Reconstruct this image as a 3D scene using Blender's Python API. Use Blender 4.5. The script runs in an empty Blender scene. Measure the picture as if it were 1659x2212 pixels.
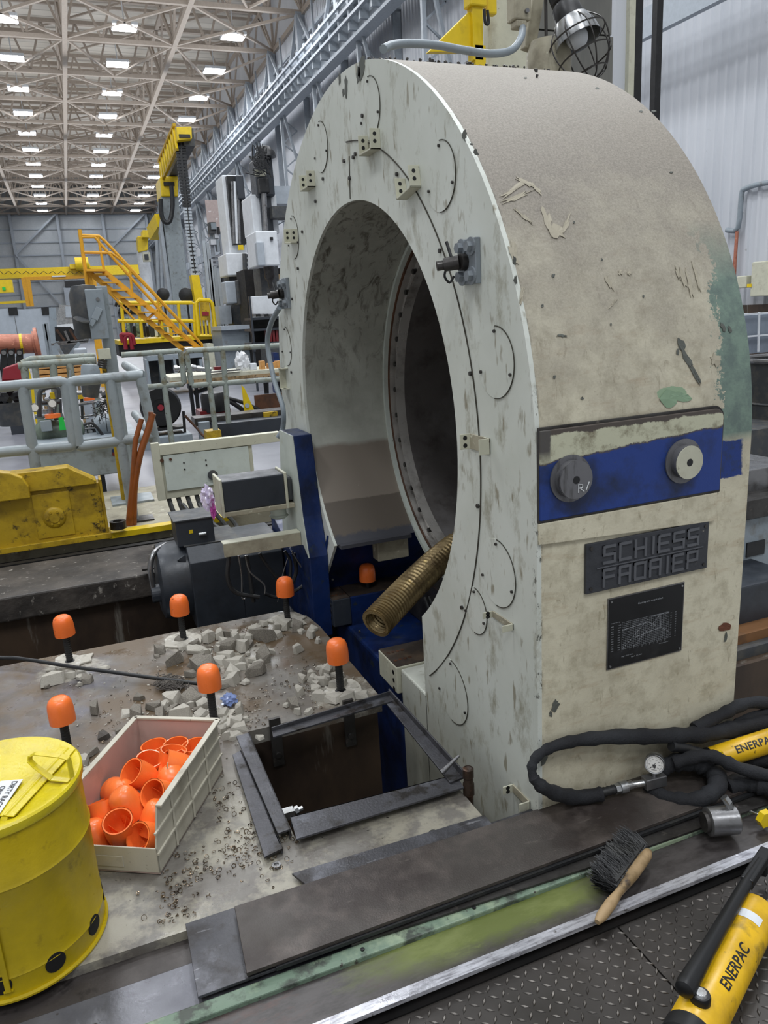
import bpy, bmesh, math, random
from mathutils import Vector, Matrix, Euler
random.seed(11)
PI = math.pi
S = bpy.context.scene
COL = S.collection

# ---------------------------------------------------------------- camera
W, HH, FPX = 1659.0, 2212.0, 1640.0
YAW, PIT, ROL, CH = 0.371423, 0.256673, -0.058561, 1.27
_f = Vector((math.sin(YAW)*math.cos(PIT), math.cos(YAW)*math.cos(PIT), -math.sin(PIT)))
_r = Vector((math.cos(YAW), -math.sin(YAW), 0)); _u = _r.cross(_f)
_c, _s = math.cos(ROL), math.sin(ROL)
CR, CU = _c*_r+_s*_u, -_s*_r+_c*_u
CAM = Vector((0, 0, CH))
cd = bpy.data.cameras.new('camera'); cam = bpy.data.objects.new('camera', cd); COL.objects.link(cam)
cam.matrix_world = Matrix(((CR.x, CU.x, -_f.x, CAM.x), (CR.y, CU.y, -_f.y, CAM.y), (CR.z, CU.z, -_f.z, CAM.z), (0, 0, 0, 1)))
cd.sensor_fit = 'VERTICAL'; cd.sensor_height = 24.0; cd.sensor_width = 18.0
cd.lens = FPX/HH*24.0; cd.clip_start = 0.02; cd.clip_end = 400
S.camera = cam

# ---------------------------------------------------------------- world, light, exposure
S.view_settings.view_transform = 'Standard'; S.view_settings.look = 'None'
S.view_settings.gamma = 1.0; S.view_settings.exposure = 0.2; S.view_settings.use_curve_mapping = False
world = bpy.data.worlds.new('world'); S.world = world; world.use_nodes = True
bg = world.node_tree.nodes['Background']; bg.inputs[0].default_value = (0.93, 0.96, 1.0, 1); bg.inputs[1].default_value = 0.40
LAMP_W = 260.0          # each high bay light
LENS_EMIT = 30.0
def area(name, loc, sx, sy, watt, color=(0.93, 0.96, 1.0), target=None):
    l = bpy.data.lights.new(name, 'AREA'); l.shape = 'RECTANGLE'; l.size = sx; l.size_y = sy; l.energy = watt; l.color = color
    o = bpy.data.objects.new(name, l); COL.objects.link(o); o.location = loc
    if target is not None: o.rotation_euler = (Vector(target)-Vector(loc)).to_track_quat('-Z', 'Y').to_euler()
    return o
# the rows of hall lamps that hang over the machine and behind the camera, outside the frame
for i, (x, y, w) in enumerate([(-6, 2, 1.0), (-6, 14, 1), (-6, 26, 1), (4.8, -8, 1.0), (4.8, 4, 1.5), (-0.65, 10, 1), (4.8, 14, 1), (-0.65, -6, 1.2), (10.2, 10, 1), (4.8, 28, 1), (-0.65, 20, 1), (10.2, 22, 1), (-6, -10, 1.2), (4.8, 42, 1.1), (4.8, 58, 1.2), (4.8, 74, 1.3), (4.8, 92, 1.5), (-4, 50, .9), (-4, 80, 1.3), (9.5, 34, 1.1), (9.5, 50, 1.1)]):
    area('hall_lamp_light', (x, y, 14.9), 2.2, 2.2, 430*w)

# added fill panels facing up to brighten the roof, no real fixtures
for y in (22, 40, 58, 76, 94):
    o = area('roof_fill_light', (3.5, y, 15.0), 16, 16, 650); o.rotation_euler = (PI, 0, 0)
# ---------------------------------------------------------------- pixels of the photo turned into places at a known plane
def ray(x, y):
    a, b = (x-W/2)/FPX, -(y-HH/2)/FPX
    return a*CR+b*CU+_f
def onp(ax, v, x, y):
    d = ray(x, y); return CAM+d*((v-CAM[ax])/d[ax])
def PX(x, y, X): return onp(0, X, x, y)
def PY(x, y, Y): return onp(1, Y, x, y)
def PZ(x, y, z=0.0): return onp(2, z, x, y)

# ---------------------------------------------------------------- shader helpers
def lin(c):
    f = lambda v: v/12.92 if v <= 0.04045 else ((v+0.055)/1.055)**2.4
    if isinstance(c, str): c = tuple(int(c[i:i+2], 16)/255 for i in (0, 2, 4))
    return (f(c[0]), f(c[1]), f(c[2]), 1.0)
class NT:
    def __init__(s, name, space='Object'):
        s.m = bpy.data.materials.new(name); s.m.use_nodes = True; s.t = s.m.node_tree
        s.b = s.t.nodes['Principled BSDF']
        if space == 'World': s.co = s.t.nodes.new('ShaderNodeNewGeometry').outputs['Position']
        else: s.co = s.t.nodes.new('ShaderNodeTexCoord').outputs[space]
    def n(s, t, **k):
        o = s.t.nodes.new('ShaderNode'+t)
        for a, v in k.items(): setattr(o, a, v)
        return o
    def put(s, sock, v):
        if isinstance(v, bpy.types.NodeSocket): s.t.links.new(v, sock)
        elif isinstance(v, str): sock.default_value = lin(v)
        else: sock.default_value = v
    def math(s, op, a, b=0.0, c=0.0, clamp=False):
        o = s.n('Math', operation=op, use_clamp=clamp)
        for i, v in enumerate((a, b, c)): s.put(o.inputs[i], v)
        return o.outputs[0]
    def noise(s, scale, detail=4, rough=0.55, stretch=None, off=0, dist=0):
        o = s.n('TexNoise'); v = s.co
        if stretch or off:
            mp = s.n('Mapping'); s.put(mp.inputs[0], v); mp.inputs['Location'].default_value = (off, off*1.7, off*.6)
            if stretch: mp.inputs['Scale'].default_value = stretch
            v = mp.outputs[0]
        s.put(o.inputs['Vector'], v); o.inputs['Scale'].default_value = scale; o.inputs['Detail'].default_value = detail
        o.inputs['Roughness'].default_value = rough; o.inputs['Distortion'].default_value = dist
        return o.outputs['Fac']
    def rng(s, v, lo, hi, a=0.0, b=1.0):
        o = s.n('MapRange'); s.put(o.inputs[0], v)
        for i, q in enumerate((lo, hi, a, b)): s.put(o.inputs[i+1], q)
        return o.outputs[0]
    def mix(s, f, a, b):
        o = s.n('Mix', data_type='RGBA'); s.put(o.inputs['Factor'], f); s.put(o.inputs[6], a); s.put(o.inputs[7], b); return o.outputs[2]
    def xyz(s):
        o = s.n('SeparateXYZ'); s.put(o.inputs[0], s.co); return o.outputs
    def bump(s, h, st=0.3, dist=0.01):
        o = s.n('Bump'); o.inputs['Strength'].default_value = st; o.inputs['Distance'].default_value = dist
        s.put(o.inputs['Height'], h); s.t.links.new(o.outputs[0], s.b.inputs['Normal'])
    def out(s, col, rough=0.5, metal=0.0, spec=0.5):
        s.put(s.b.inputs['Base Color'], col); s.put(s.b.inputs['Roughness'], rough); s.put(s.b.inputs['Metallic'], metal)
        s.b.inputs['Specular IOR Level'].default_value = spec
        return s.m
def mat(name, base, rough=0.5, metal=0.0, layers=(), bump=0.0, bscale=60.0, space='Object', spec=0.5, rv=0.12):
    """painted or bare surface: base colour, then irregular patches (colour, scale, lo, hi[, stretch[, roughness]])"""
    t = NT(name, space); c = lin(base); col = c; ro = rough
    f = t.noise(9, 5, .6); col = t.mix(t.rng(f, .35, .7), base, tuple(v*.86 for v in c[:3])+(1,))
    for i, L in enumerate(layers):
        f = t.rng(t.noise(L[1], 6, .62, L[4] if len(L) > 4 else None, off=3.1*(i+1)), L[2], L[3])
        col = t.mix(f, col, L[0])
    r = t.rng(t.noise(14, 4, .6, off=9), .3, .7, max(.03, rough-rv), min(1, rough+rv))
    if bump: t.bump(t.noise(bscale, 4, .6), bump, .004)
    return t.out(col, r, metal, spec)
M = {}
M['grey_paint'] = mat('grey_paint', '8a949b', .45, 0, [('6d6a62', 7, .58, .75), ('3c3a36', 40, .68, .74)], .1)
M['rail_paint'] = mat('rail_paint', '8f989c', .4, 0, [('5d5c55', 10, .55, .8), ('4a4234', 55, .68, .75)], .15)
M['rail_worn'] = mat('rail_worn', '8c948c', .5, 0, [('6a6144', 9, .5, .7), ('4a4030', 30, .62, .7)], .2)
M['cream'] = mat('cream', 'c3c2ae', .5, 0, [('9b9581', 8, .55, .8), ('6a6250', 45, .66, .72)], .15)
M['pale'] = mat('pale', 'c4ccc4', .5, 0, [('a5a590', 8, .58, .8), ('5a5a50', 40, .69, .73)], .1)
M['beige_dirty'] = mat('beige_dirty', 'a7a18c', .6, 0, [('7b7463', 10, .5, .75), ('d0cdb8', 26, .62, .68)], .2)
M['blue'] = mat('blue', '10295c', .42, 0, [('0b1834', 6, .45, .65), ('26303a', 14, .6, .66), ('8a94a0', 60, .72, .76)], .15)
M['blue_dark'] = mat('blue_dark', '10264f', .4, 0, [('0a1224', 5, .4, .65), ('2a3038', 16, .56, .66)], .2)
M['motor'] = mat('motor', '31363d', .42, 0, [('25272a', 6, .5, .75), ('55575a', 40, .68, .78)], .12)
M['motor_dusty'] = mat('motor_dusty', '3c3f42', .55, 0, [('57544d', 12, .45, .75)], .2)
M['black_rubber'] = mat('black_rubber', '1c1d1f', .5, 0, [('33332f', 12, .5, .75)], .2)
M['black'] = mat('black', '121315', .45, 0, [('26272a', 12, .55, .75)])
M['black_gloss'] = mat('black_gloss', '0e0f11', .22)
M['sleeve'] = mat('sleeve', '17181c', .85, 0, [('24262a', 7, .45, .65)], .6, 160, rv=.05)
M['steel'] = mat('steel', '8b8b8c', .32, .85, [('5b5753', 9, .5, .75)], .12)
M['steel_bright'] = mat('steel_bright', 'c4c5cc', .3, .55, [('77767c', 20, .45, .7, (1, 8, 8)), ('585450', 40, .62, .7)], .2)
M['steel_dark'] = mat('steel_dark', '4b4947', .38, .6, [('2f2c2a', 8, .45, .7), ('66605a', 30, .62, .72)], .2)
M['zinc'] = mat('zinc', 'b5b7b8', .28, .9, [('8a8680', 30, .55, .7)])
M['orange'] = mat('orange', 'fb7c38', .28, 0, [('ee6f30', 10, .6, .8)], spec=.5)
M['orange_dirty'] = mat('orange_dirty', 'f4742e', .35, 0, [('8f3a14', 22, .6, .66), ('3a2018', 45, .66, .7)])
M['yellow'] = mat('yellow', 'c9ab10', .42, 0, [('a88c10', 9, .5, .7), ('5b4c14', 35, .66, .72)], .12)
M['yellow_dirty'] = mat('yellow_dirty', 'bd9c1a', .5, 0, [('8a6f14', 6, .45, .65), ('3d3214', 16, .58, .68), ('3a3017', 60, .66, .72)], .25)
M['yellow_bright'] = mat('yellow_bright', 'e3c316', .42, 0, [('b99c20', 9, .6, .8)], .05)
M['stair_yellow'] = mat('stair_yellow', 'd79c1c', .5)
M['can_yellow'] = mat('can_yellow', 'c2a80e', .36, 0, [('a5900c', 5, .45, .65), ('7c6a10', 14, .6, .72), ('3c3510', 70, .71, .74)], .12, 200)
M['can_lid'] = mat('can_lid', 'd3c022', .26, 0, [('b5a21c', 9, .5, .7), ('6b6018', 60, .7, .74)], .2, 120)
M['brown_plate'] = mat('brown_plate', '47423e', .5, .25, [('352e2b', 4, .42, .62), ('5a524d', 9, .5, .7), ('625b55', 30, .64, .74, (.4, 1.6, 1)), ('8d857c', 160, .72, .76)], .25, 220)
M['grey_plate'] = mat('grey_plate', '434347', .42, .3, [('6a6b72', 7, .5, .72), ('8c8c90', 25, .64, .68, (.2, 2, 1)), ('2b2828', 14, .5, .65), ('918d88', 150, .74, .77)], .3, 160)
M['angle_iron'] = mat('angle_iron', '4a4a4e', .45, .45, [('6d6f76', 6, .52, .75), ('2a2725', 18, .55, .66), ('9a958c', 120, .73, .77)], .3, 140)
M['slide'] = mat('slide', '6b6c72', .36, .45, [('53545b', 4, .45, .65), ('8a8c94', 7, .58, .75, (2, .6, 1)), ('43403f', 30, .64, .7)], .15)
M['slide_dark'] = mat('slide_dark', '3f3a38', .45, .3, [('57524f', 7, .5, .7), ('2a2625', 20, .56, .66)], .2)
M['green_strip'] = mat('green_strip', '687c6a', .55, 0, [('8b9a80', 7, .48, .6), ('3d443c', 10, .52, .6), ('38352f', 50, .64, .68)], .25)
M['wood'] = mat('wood', 'a08763', .6, 0, [('75603f', 12, .45, .62), ('3f3328', 22, .54, .64)], .3)
M['wood_light'] = mat('wood_light', 'c99556', .6, 0, [('a9763c', 12, .5, .7)])
M['copper'] = mat('copper', 'b0705a', .5, .2, [('8a4f3e', 6, .5, .7), ('c98a70', 15, .6, .7)])
M['rust'] = mat('rust', '5a3a26', .7, .2, [('3a2a20', 8, .45, .65)], .3)
M['pipe_dark'] = mat('pipe_dark', '33261d', .5, .3, [('5a4030', 30, .55, .68)], .3)
M['red'] = mat('red', '8f2230', .4)
M['red_dark'] = mat('red_dark', '6b1a1e', .4)
M['white'] = mat('white', 'd6dade', .5)
M['panel_grey'] = mat('panel_grey', 'a8b0b8', .4)
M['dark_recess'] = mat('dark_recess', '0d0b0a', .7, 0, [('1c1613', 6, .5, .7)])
M['tan_label'] = mat('tan_label', 'c9c59f', .5)
M['green_tag'] = mat('green_tag', '21c24a', .5)
M['brown_hose'] = mat('brown_hose', '8a4a1c', .4, 0, [('5c2e12', 10, .5, .7)])
M['cap_inside'] = M['orange']
def emit(name, col, st):
    t = NT(name); t.put(t.b.inputs['Emission Color'], col); t.b.inputs['Emission Strength'].default_value = st
    return t.out(col, .5)
M['lamp_lens'] = emit('lamp_lens', 'f4f8ff', LENS_EMIT)
M['lamp_body'] = mat('lamp_body', 'c8ccd0', .5)
def clear_plastic(name, tint, alpha):
    t = NT(name); t.b.inputs['Alpha'].default_value = alpha; return t.out(tint, .15, 0, .8)
M['bag'] = clear_plastic('bag', 'dcd0ec', .55)
M['bag_pink'] = clear_plastic('bag_pink', 'c24ca8', .8)
M['bag_white'] = clear_plastic('bag_white', 'e6e8ea', .7)
M['bag_blue'] = clear_plastic('bag_blue', '7d94c8', .65)

# ---------------------------------------------------------------- mesh helpers
class B:
    def __init__(s): s.bm = bmesh.new()
    def hull(s, pts):
        vs = [s.bm.verts.new(p) for p in pts]
        r = bmesh.ops.convex_hull(s.bm, input=vs)
        dead = [g for g in r['geom_interior'] if isinstance(g, bmesh.types.BMVert) and g.is_valid]
        bmesh.ops.delete(s.bm, geom=dead, context='VERTS'); return s
    def box(s, lo, hi, m=None):
        vs = []
        for z in (lo[2], hi[2]):
            for x, y in ((lo[0], lo[1]), (hi[0], lo[1]), (hi[0], hi[1]), (lo[0], hi[1])):
                p = Vector((x, y, z)); vs.append(s.bm.verts.new(m @ p if m else p))
        for f in ((3, 2, 1, 0), (4, 5, 6, 7), (0, 1, 5, 4), (1, 2, 6, 5), (2, 3, 7, 6), (3, 0, 4, 7)):
            s.bm.faces.new([vs[i] for i in f])
        return s
    def prism(s, pts, d):
        """closed outline of 3-D points swept by vector d"""
        a = [s.bm.verts.new(p) for p in pts]; b = [s.bm.verts.new(Vector(p)+Vector(d)) for p in pts]; n = len(pts)
        s.bm.faces.new(a[::-1]); s.bm.faces.new(b)
        for i in range(n): s.bm.faces.new((a[i], a[(i+1) % n], b[(i+1) % n], b[i]))
        bmesh.ops.recalc_face_normals(s.bm, faces=s.bm.faces[:]); return s
    def cyl(s, p0, p1, r, r2=None, seg=16, cap=True):
        p0, p1 = Vector(p0), Vector(p1); r2 = r if r2 is None else r2
        q = (p1-p0).to_track_quat('Z', 'Y'); L = []
        for p, rr in ((p0, r), (p1, r2)):
            L.append([s.bm.verts.new(p+q @ Vector((rr*math.cos(2*PI*i/seg), rr*math.sin(2*PI*i/seg), 0))) for i in range(seg)])
        for i in range(seg): s.bm.faces.new((L[0][i], L[0][(i+1) % seg], L[1][(i+1) % seg], L[1][i]))
        if cap: s.bm.faces.new(L[0][::-1]); s.bm.faces.new(L[1])
        return s
    def lathe(s, prof, o, ax=(0, 0, 1), seg=32, a0=0, a1=2*PI):
        """profile of (radius, height) turned about axis ax through o"""
        o = Vector(o); q = Vector(ax).to_track_quat('Z', 'Y'); full = abs(a1-a0-2*PI) < 1e-6
        n = seg if full else seg+1; R = []
        for r, h in prof:
            if r < 1e-6: v = s.bm.verts.new(o+q @ Vector((0, 0, h))); R.append([v]*n)
            else: R.append([s.bm.verts.new(o+q @ Vector((r*math.cos(a0+(a1-a0)*i/seg), r*math.sin(a0+(a1-a0)*i/seg), h))) for i in range(n)])
        for a, b in zip(R, R[1:]):
            for i in range(seg):
                j = (i+1) % n; f = []
                for v in (a[i], a[j], b[j], b[i]):
                    if v not in f: f.append(v)
                if len(f) > 2:
                    try: s.bm.faces.new(f)
                    except ValueError: pass
        return s
    def tube(s, pts, r, seg=10, smooth=0, cap=True):
        P = [Vector(p) for p in pts]
        R = list(r) if isinstance(r, (list, tuple)) else [r]*len(P)
        if smooth:
            Q, RR = [], []
            for i in range(len(P)-1):
                p0, p1, p2, p3 = P[max(i-1, 0)], P[i], P[i+1], P[min(i+2, len(P)-1)]
                for k in range(smooth):
                    t = k/smooth
                    Q.append(.5*((2*p1)+(p2-p0)*t+(2*p0-5*p1+4*p2-p3)*t*t+(3*p1-p0-3*p2+p3)*t**3)); RR.append(R[i]+(R[i+1]-R[i])*t)
            Q.append(P[-1]); RR.append(R[-1]); P, R = Q, RR
        up = None; L = []
        for i, p in enumerate(P):
            t = (P[min(i+1, len(P)-1)]-P[max(i-1, 0)]).normalized()
            if up is None: up = t.orthogonal().normalized()
            up = (up-t*up.dot(t)).normalized(); sd = t.cross(up)
            L.append([s.bm.verts.new(p+R[i]*(math.cos(2*PI*k/seg)*up+math.sin(2*PI*k/seg)*sd)) for k in range(seg)])
        for a, b in zip(L, L[1:]):
            for k in range(seg): s.bm.faces.new((a[k], a[(k+1) % seg], b[(k+1) % seg], b[k]))
        if cap: s.bm.faces.new(L[0][::-1]); s.bm.faces.new(L[-1])
        return s
    def bar(s, p0, p1, w, h=None, up=(0, 0, 1)):
        """rectangular bar, w across and h along up"""
        p0, p1 = Vector(p0), Vector(p1); h = w if h is None else h; d = (p1-p0).normalized(); up = Vector(up)
        if abs(d.dot(up)) > .98: up = Vector((0, 1, 0))
        sd = d.cross(up).normalized(); uu = sd.cross(d)
        c = [(-w/2, -h/2), (w/2, -h/2), (w/2, h/2), (-w/2, h/2)]
        a = [s.bm.verts.new(p0+sd*x+uu*y) for x, y in c]; b = [s.bm.verts.new(p1+sd*x+uu*y) for x, y in c]
        s.bm.faces.new(a[::-1]); s.bm.faces.new(b)
        for i in range(4): s.bm.faces.new((a[i], a[(i+1) % 4], b[(i+1) % 4], b[i]))
        return s
    def sphere(s, o, r, sc=(1, 1, 1), sub=2, jit=0):
        g = bmesh.ops.create_icosphere(s.bm, subdivisions=sub, radius=1)
        for v in g['verts']:
            k = 1+random.uniform(-jit, jit); v.co = Vector(o)+Vector((v.co.x*r*sc[0]*k, v.co.y*r*sc[1]*k, v.co.z*r*sc[2]*k))
        return s
    def quad(s, a, b, c, d): s.bm.faces.new([s.bm.verts.new(p) for p in (a, b, c, d)]); return s
    def text(s, txt, o, ux, uy, h, depth=.001, bold=0.0, wrap=None, align='LEFT'):
        cu = bpy.data.curves.new('t', 'FONT'); cu.body = txt; cu.size = 1; cu.offset = bold; cu.align_x = align; cu.resolution_u = 3
        ob = bpy.data.objects.new('t', cu); COL.objects.link(ob)
        dg = bpy.context.evaluated_depsgraph_get(); me = bpy.data.meshes.new_from_object(ob.evaluated_get(dg))
        bpy.data.objects.remove(ob); bpy.data.curves.remove(cu)
        o, ux, uy = Vector(o), Vector(ux).normalized(), Vector(uy).normalized(); nz = ux.cross(uy)
        k = h/.7; t = bmesh.new(); t.from_mesh(me); bpy.data.meshes.remove(me)
        if wrap: bmesh.ops.subdivide_edges(t, edges=t.edges[:], cuts=1)
        mp = {}
        for v in t.verts:
            p = wrap(v.co.x*k, v.co.y*k) if wrap else o+ux*(v.co.x*k)+uy*(v.co.y*k)+nz*depth
            mp[v] = s.bm.verts.new(p)
        for f in t.faces:
            try: s.bm.faces.new([mp[v] for v in f.verts])
            except ValueError: pass
        t.free(); return s
def tag(o, label=None, cat=None, group=None, kind=None):
    if label: o['label'] = label
    if cat: o['category'] = cat
    if group: o['group'] = group
    if kind: o['kind'] = kind
    return o
ROOT = {}
def obj(name, b, m, parent=None, smooth=False, bev=0.0, loc=None, recalc=False):
    """link a builder as ONE mesh object; geometry is written in world space and moved under its parent's origin"""
    if recalc: bmesh.ops.recalc_face_normals(b.bm, faces=b.bm.faces[:])
    me = bpy.data.meshes.new(name)
    if parent is not None: off = ROOT[parent.name]
    elif loc is not None: off = Vector(loc)
    else:
        c = [v.co for v in b.bm.verts]
        off = Vector((sum(v.x for v in c)/len(c), sum(v.y for v in c)/len(c), min(v.z for v in c)))
    for v in b.bm.verts: v.co -= off
    b.bm.to_mesh(me); b.bm.free(); me.materials.append(M[m] if isinstance(m, str) else m)
    o = bpy.data.objects.new(name, me); COL.objects.link(o)
    if parent is not None: o.parent = parent
    else: o.location = off
    ROOT[o.name] = off
    if smooth:
        for p in me.polygons: p.use_smooth = True
        es = o.modifiers.new('split', 'EDGE_SPLIT'); es.split_angle = math.radians(38)
    if bev:
        bv = o.modifiers.new('bevel', 'BEVEL'); bv.width = bev; bv.segments = 2; bv.limit_method = 'ANGLE'; bv.angle_limit = math.radians(40)
    return o
def thing(name, label, cat, loc, group=None):
    o = bpy.data.objects.new(name, None); COL.objects.link(o); o.location = loc; o.empty_display_size = .1
    ROOT[o.name] = Vector(loc); return tag(o, label, cat, group)
def single(name, b, m, label, cat, group=None, **k): return tag(obj(name, b, m, **k), label, cat, group)
def struct(name, b, m, **k): return tag(obj(name, b, m, **k), kind='structure')
KIDS = {}
def copy_thing(o, loc, rot=None, label=None):
    c = o.copy(); COL.objects.link(c); c.location = loc
    if rot is not None: c.rotation_euler = rot
    if label: c['label'] = label
    for ch in o.children:
        d = ch.copy(); COL.objects.link(d); d.parent = c
        for g in ch.children: e = g.copy(); COL.objects.link(e); e.parent = d
    return c
def bxp(b, x0, y0, x1, y1, Y, dep):
    """box whose near face spans the given photo corners at plane Y, dep deep"""
    xm, ym = (x0+x1)/2, (y0+y1)/2
    return b.box((PY(x0, ym, Y).x, Y, PY(xm, y1, Y).z), (PY(x1, ym, Y).x, Y+dep, PY(xm, y0, Y).z))
# ================================================================ THE SETTING
t = NT('hall_floor', 'World')
c = t.mix(t.rng(t.noise(.8, 5, .6), .4, .65), '6f7178', '7a7b83'); c = t.mix(t.rng(t.noise(5, 5, .7), .66, .8), c, '75747a')
M['hall_floor'] = t.out(c, t.rng(t.noise(2, 3), .3, .7, .32, .42), 0)
t = NT('roof_sheet', 'World')
x, y, z = t.xyz()
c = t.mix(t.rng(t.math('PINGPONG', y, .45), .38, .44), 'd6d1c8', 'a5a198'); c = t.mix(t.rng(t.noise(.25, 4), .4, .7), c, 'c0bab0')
M['roof_sheet'] = t.out(c, .7)
t = NT('wall_sheet', 'World')
x, y, z = t.xyz()
c = t.mix(t.rng(t.noise(.6, 4, .6, (1, 1, .25)), .4, .7), 'c4c7cc', 'b0b4ba'); c = t.mix(t.rng(t.noise(3, 5, .7), .66, .75), c, '8a8a88')
M['wall_sheet'] = t.out(c, .55)
M['far_wall'] = mat('far_wall', 'b2b6b8', .7, 0, [('9da2a5', .3, .45, .65)], 0, space='World')
M['truss'] = mat('truss', 'ab9f93', .6)
M['wall_steel'] = mat('wall_steel', '9aa1a8', .5)
M['wall_post'] = mat('wall_post', '888d92', .5)
M['runway'] = mat('runway', 'a3abb3', .5)
t = NT('pit_concrete', 'World')
x, y, z = t.xyz()
c = t.mix(t.rng(t.noise(3, 6, .65, (1, 1, .5)), .4, .65), '2a2019', '453628')
c = t.mix(t.rng(t.noise(6, 6, .7, (1, 1, .12)), .6, .66), c, '6a655d')
M['pit_wall'] = t.out(c, .55)
t = NT('rim_concrete', 'World')
c = t.mix(t.rng(t.noise(4, 6, .65), .4, .65), '2b2724', '4c4640'); c = t.mix(t.rng(t.noise(22, 6, .75, (1, 1, .5)), .6, .66), c, '8d8880')
t.bump(t.noise(30, 5), .4); M['rim'] = t.out(c, .6)
# steel deck: pale greasy cream at the front, grey-violet steel at the left, brown oil around the rubble
t = NT('deck', 'World')
x, y, z = t.xyz(); n1 = t.noise(3, 6, .65); n2 = t.noise(11, 7, .7, off=5); n3 = t.noise(45, 6, .75, off=8)
c = t.mix(t.rng(n2, .35, .62), '77746d', '625d57')
lf = t.math('MULTIPLY', t.rng(t.math('ADD', x, t.math('MULTIPLY', n1, .5)), .32, .0), t.rng(y, 1.9, 2.4)); c = t.mix(t.math('MULTIPLY', lf, t.rng(n2, .3, .62)), c, '62616a')
br = t.math('MULTIPLY', t.rng(t.math('ADD', y, t.math('MULTIPLY', n1, .6)), 2.35, 2.75), t.rng(n1, .38, .56)); c = t.mix(br, c, '5a4a36')
pl = t.math('MULTIPLY', t.rng(t.math('SUBTRACT', 2.1, y), 0, .3), t.rng(t.noise(6, 6, .7, off=2), .46, .56)); c = t.mix(t.math('MULTIPLY', pl, .6), c, 'a39e8d')
dk = t.rng(t.noise(4.5, 6, .7, off=12), .56, .66); c = t.mix(t.math('MULTIPLY', dk, .8), c, '45403a')
c = t.mix(t.rng(n3, .63, .68), c, '2f2b27')
for bx_, by_ in ((.26, 3.04), (.70, 3.02), (.26, 2.32), (.70, 2.31), (.45, 2.75), (-.18, 3.0)):
    dd_ = t.math('SQRT', t.math('ADD', t.math('POWER', t.math('SUBTRACT', x, bx_), 2.0), t.math('POWER', t.math('SUBTRACT', y, by_), 2.0)))
    c = t.mix(t.math('MULTIPLY', t.rng(t.math('ADD', dd_, t.math('MULTIPLY', n2, .34)), .30, .25), .8), c, t.mix(t.rng(n3, .45, .6), 'a19d92', '7d766a'))
wet = t.rng(t.noise(5, 5, .6, off=21), .5, .6)
t.bump(t.noise(70, 5, .7), .25, .003); M['deck'] = t.out(c, t.rng(wet, 0, 1, .42, .14), .0)

K = 1.3
def hz(v): return CH+(v-CH)*K
ZC = CH+11*K                 # underside of the trusses
XR = 9.91*K                  # inner face of the right wall
YF = 84.4*K                  # far wall
BAY = 4.41*K; SX = 4.17*K
struct('floor', B().box((-30, 6.4, -.16), (XR+.3, YF+1, -.1)).box((3.1, 4.0, -.16), (XR+.3, 6.4, -.1)), 'hall_floor', loc=(0, 0, 0))
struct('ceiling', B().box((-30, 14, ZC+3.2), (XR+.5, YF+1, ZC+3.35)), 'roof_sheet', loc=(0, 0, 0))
struct('wall_far', B().box((-30, YF, -.1), (XR+.3, YF+.2, ZC+3.3)), 'far_wall', loc=(0, 0, 0))
b = B()                      # ribbed sheeting of the side wall, ribs run up
yy = 8.0; pts = []
while yy < 40:
    pts += [(XR+.04, yy), (XR+.04, yy+.13), (XR, yy+.16), (XR, yy+.22), (XR+.04, yy+.25)]; yy += .25
pts += [(XR+.04, YF), (XR+.2, YF), (XR+.2, 8.0)]
b.prism([(px_, py_, 1.0) for px_, py_ in pts], (0, 0, ZC+2.2)); struct('wall_right', b, 'wall_sheet', loc=(0, 0, 0))
struct('wall_right_base', B().box((XR-.12, 8, -.1), (XR+.2, YF, 1.0)), 'pit_wall', loc=(0, 0, 0))
# far wall steel: posts, girts, bracing
for i in range(9):
    X = XR-i*5.4-1.2; struct('wall_post', B().box((X-.16, YF-.5, -.1), (X+.16, YF, ZC+1)), 'wall_steel')
b = B()
for k in range(10): z = 1.3+k*1.55; b.box((-30, YF-.14, z), (XR, YF, z+.16))
struct('wall_girts', b, 'wall_steel')
b = B()
for i in range(0, 7, 2):
    X = XR-i*5.4-1.2; b.bar((X, YF-.6, ZC), (X-5.4, YF-.6, hz(8.6)), .22); b.bar((X-5.4, YF-.6, hz(8.6)), (X, YF-.6, 3), .2)
struct('wall_bracing', b, 'wall_steel')
# roof trusses across the hall
Y0 = 30.8*K; NB = 14
xs = [XR-SX*i for i in range(5)]
for i in range(-3, NB):
    Y = Y0+BAY*i; zt = ZC+2.6
    if Y > YF: break
    b = B(); b.bar((xs[-1]-3, Y, ZC), (XR, Y, ZC), .2); b.bar((xs[-1]-3, Y, zt), (XR, Y, zt), .2)
    for j in range(4):
        x0, x1 = xs[j], xs[j+1]
        for q in range(3):
            a0, a1 = x0+(x1-x0)*q/3, x0+(x1-x0)*(q+1)/3; am = (a0+a1)/2
            b.bar((a0, Y, ZC), (am, Y, zt), .11); b.bar((am, Y, zt), (a1, Y, ZC), .11)
    struct('roof_truss', b, 'truss')
    # purlin between trusses
    struct('roof_purlin', B().bar((xs[-1]-3, Y+BAY/2, ZC+2.9), (XR, Y+BAY/2, ZC+2.9), .22).bar((xs[-1]-3, Y+BAY*.25, ZC+3.0), (XR, Y+BAY*.25, ZC+3.0), .14).bar((xs[-1]-3, Y+BAY*.75, ZC+3.0), (XR, Y+BAY*.75, ZC+3.0), .14), 'truss')
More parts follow.
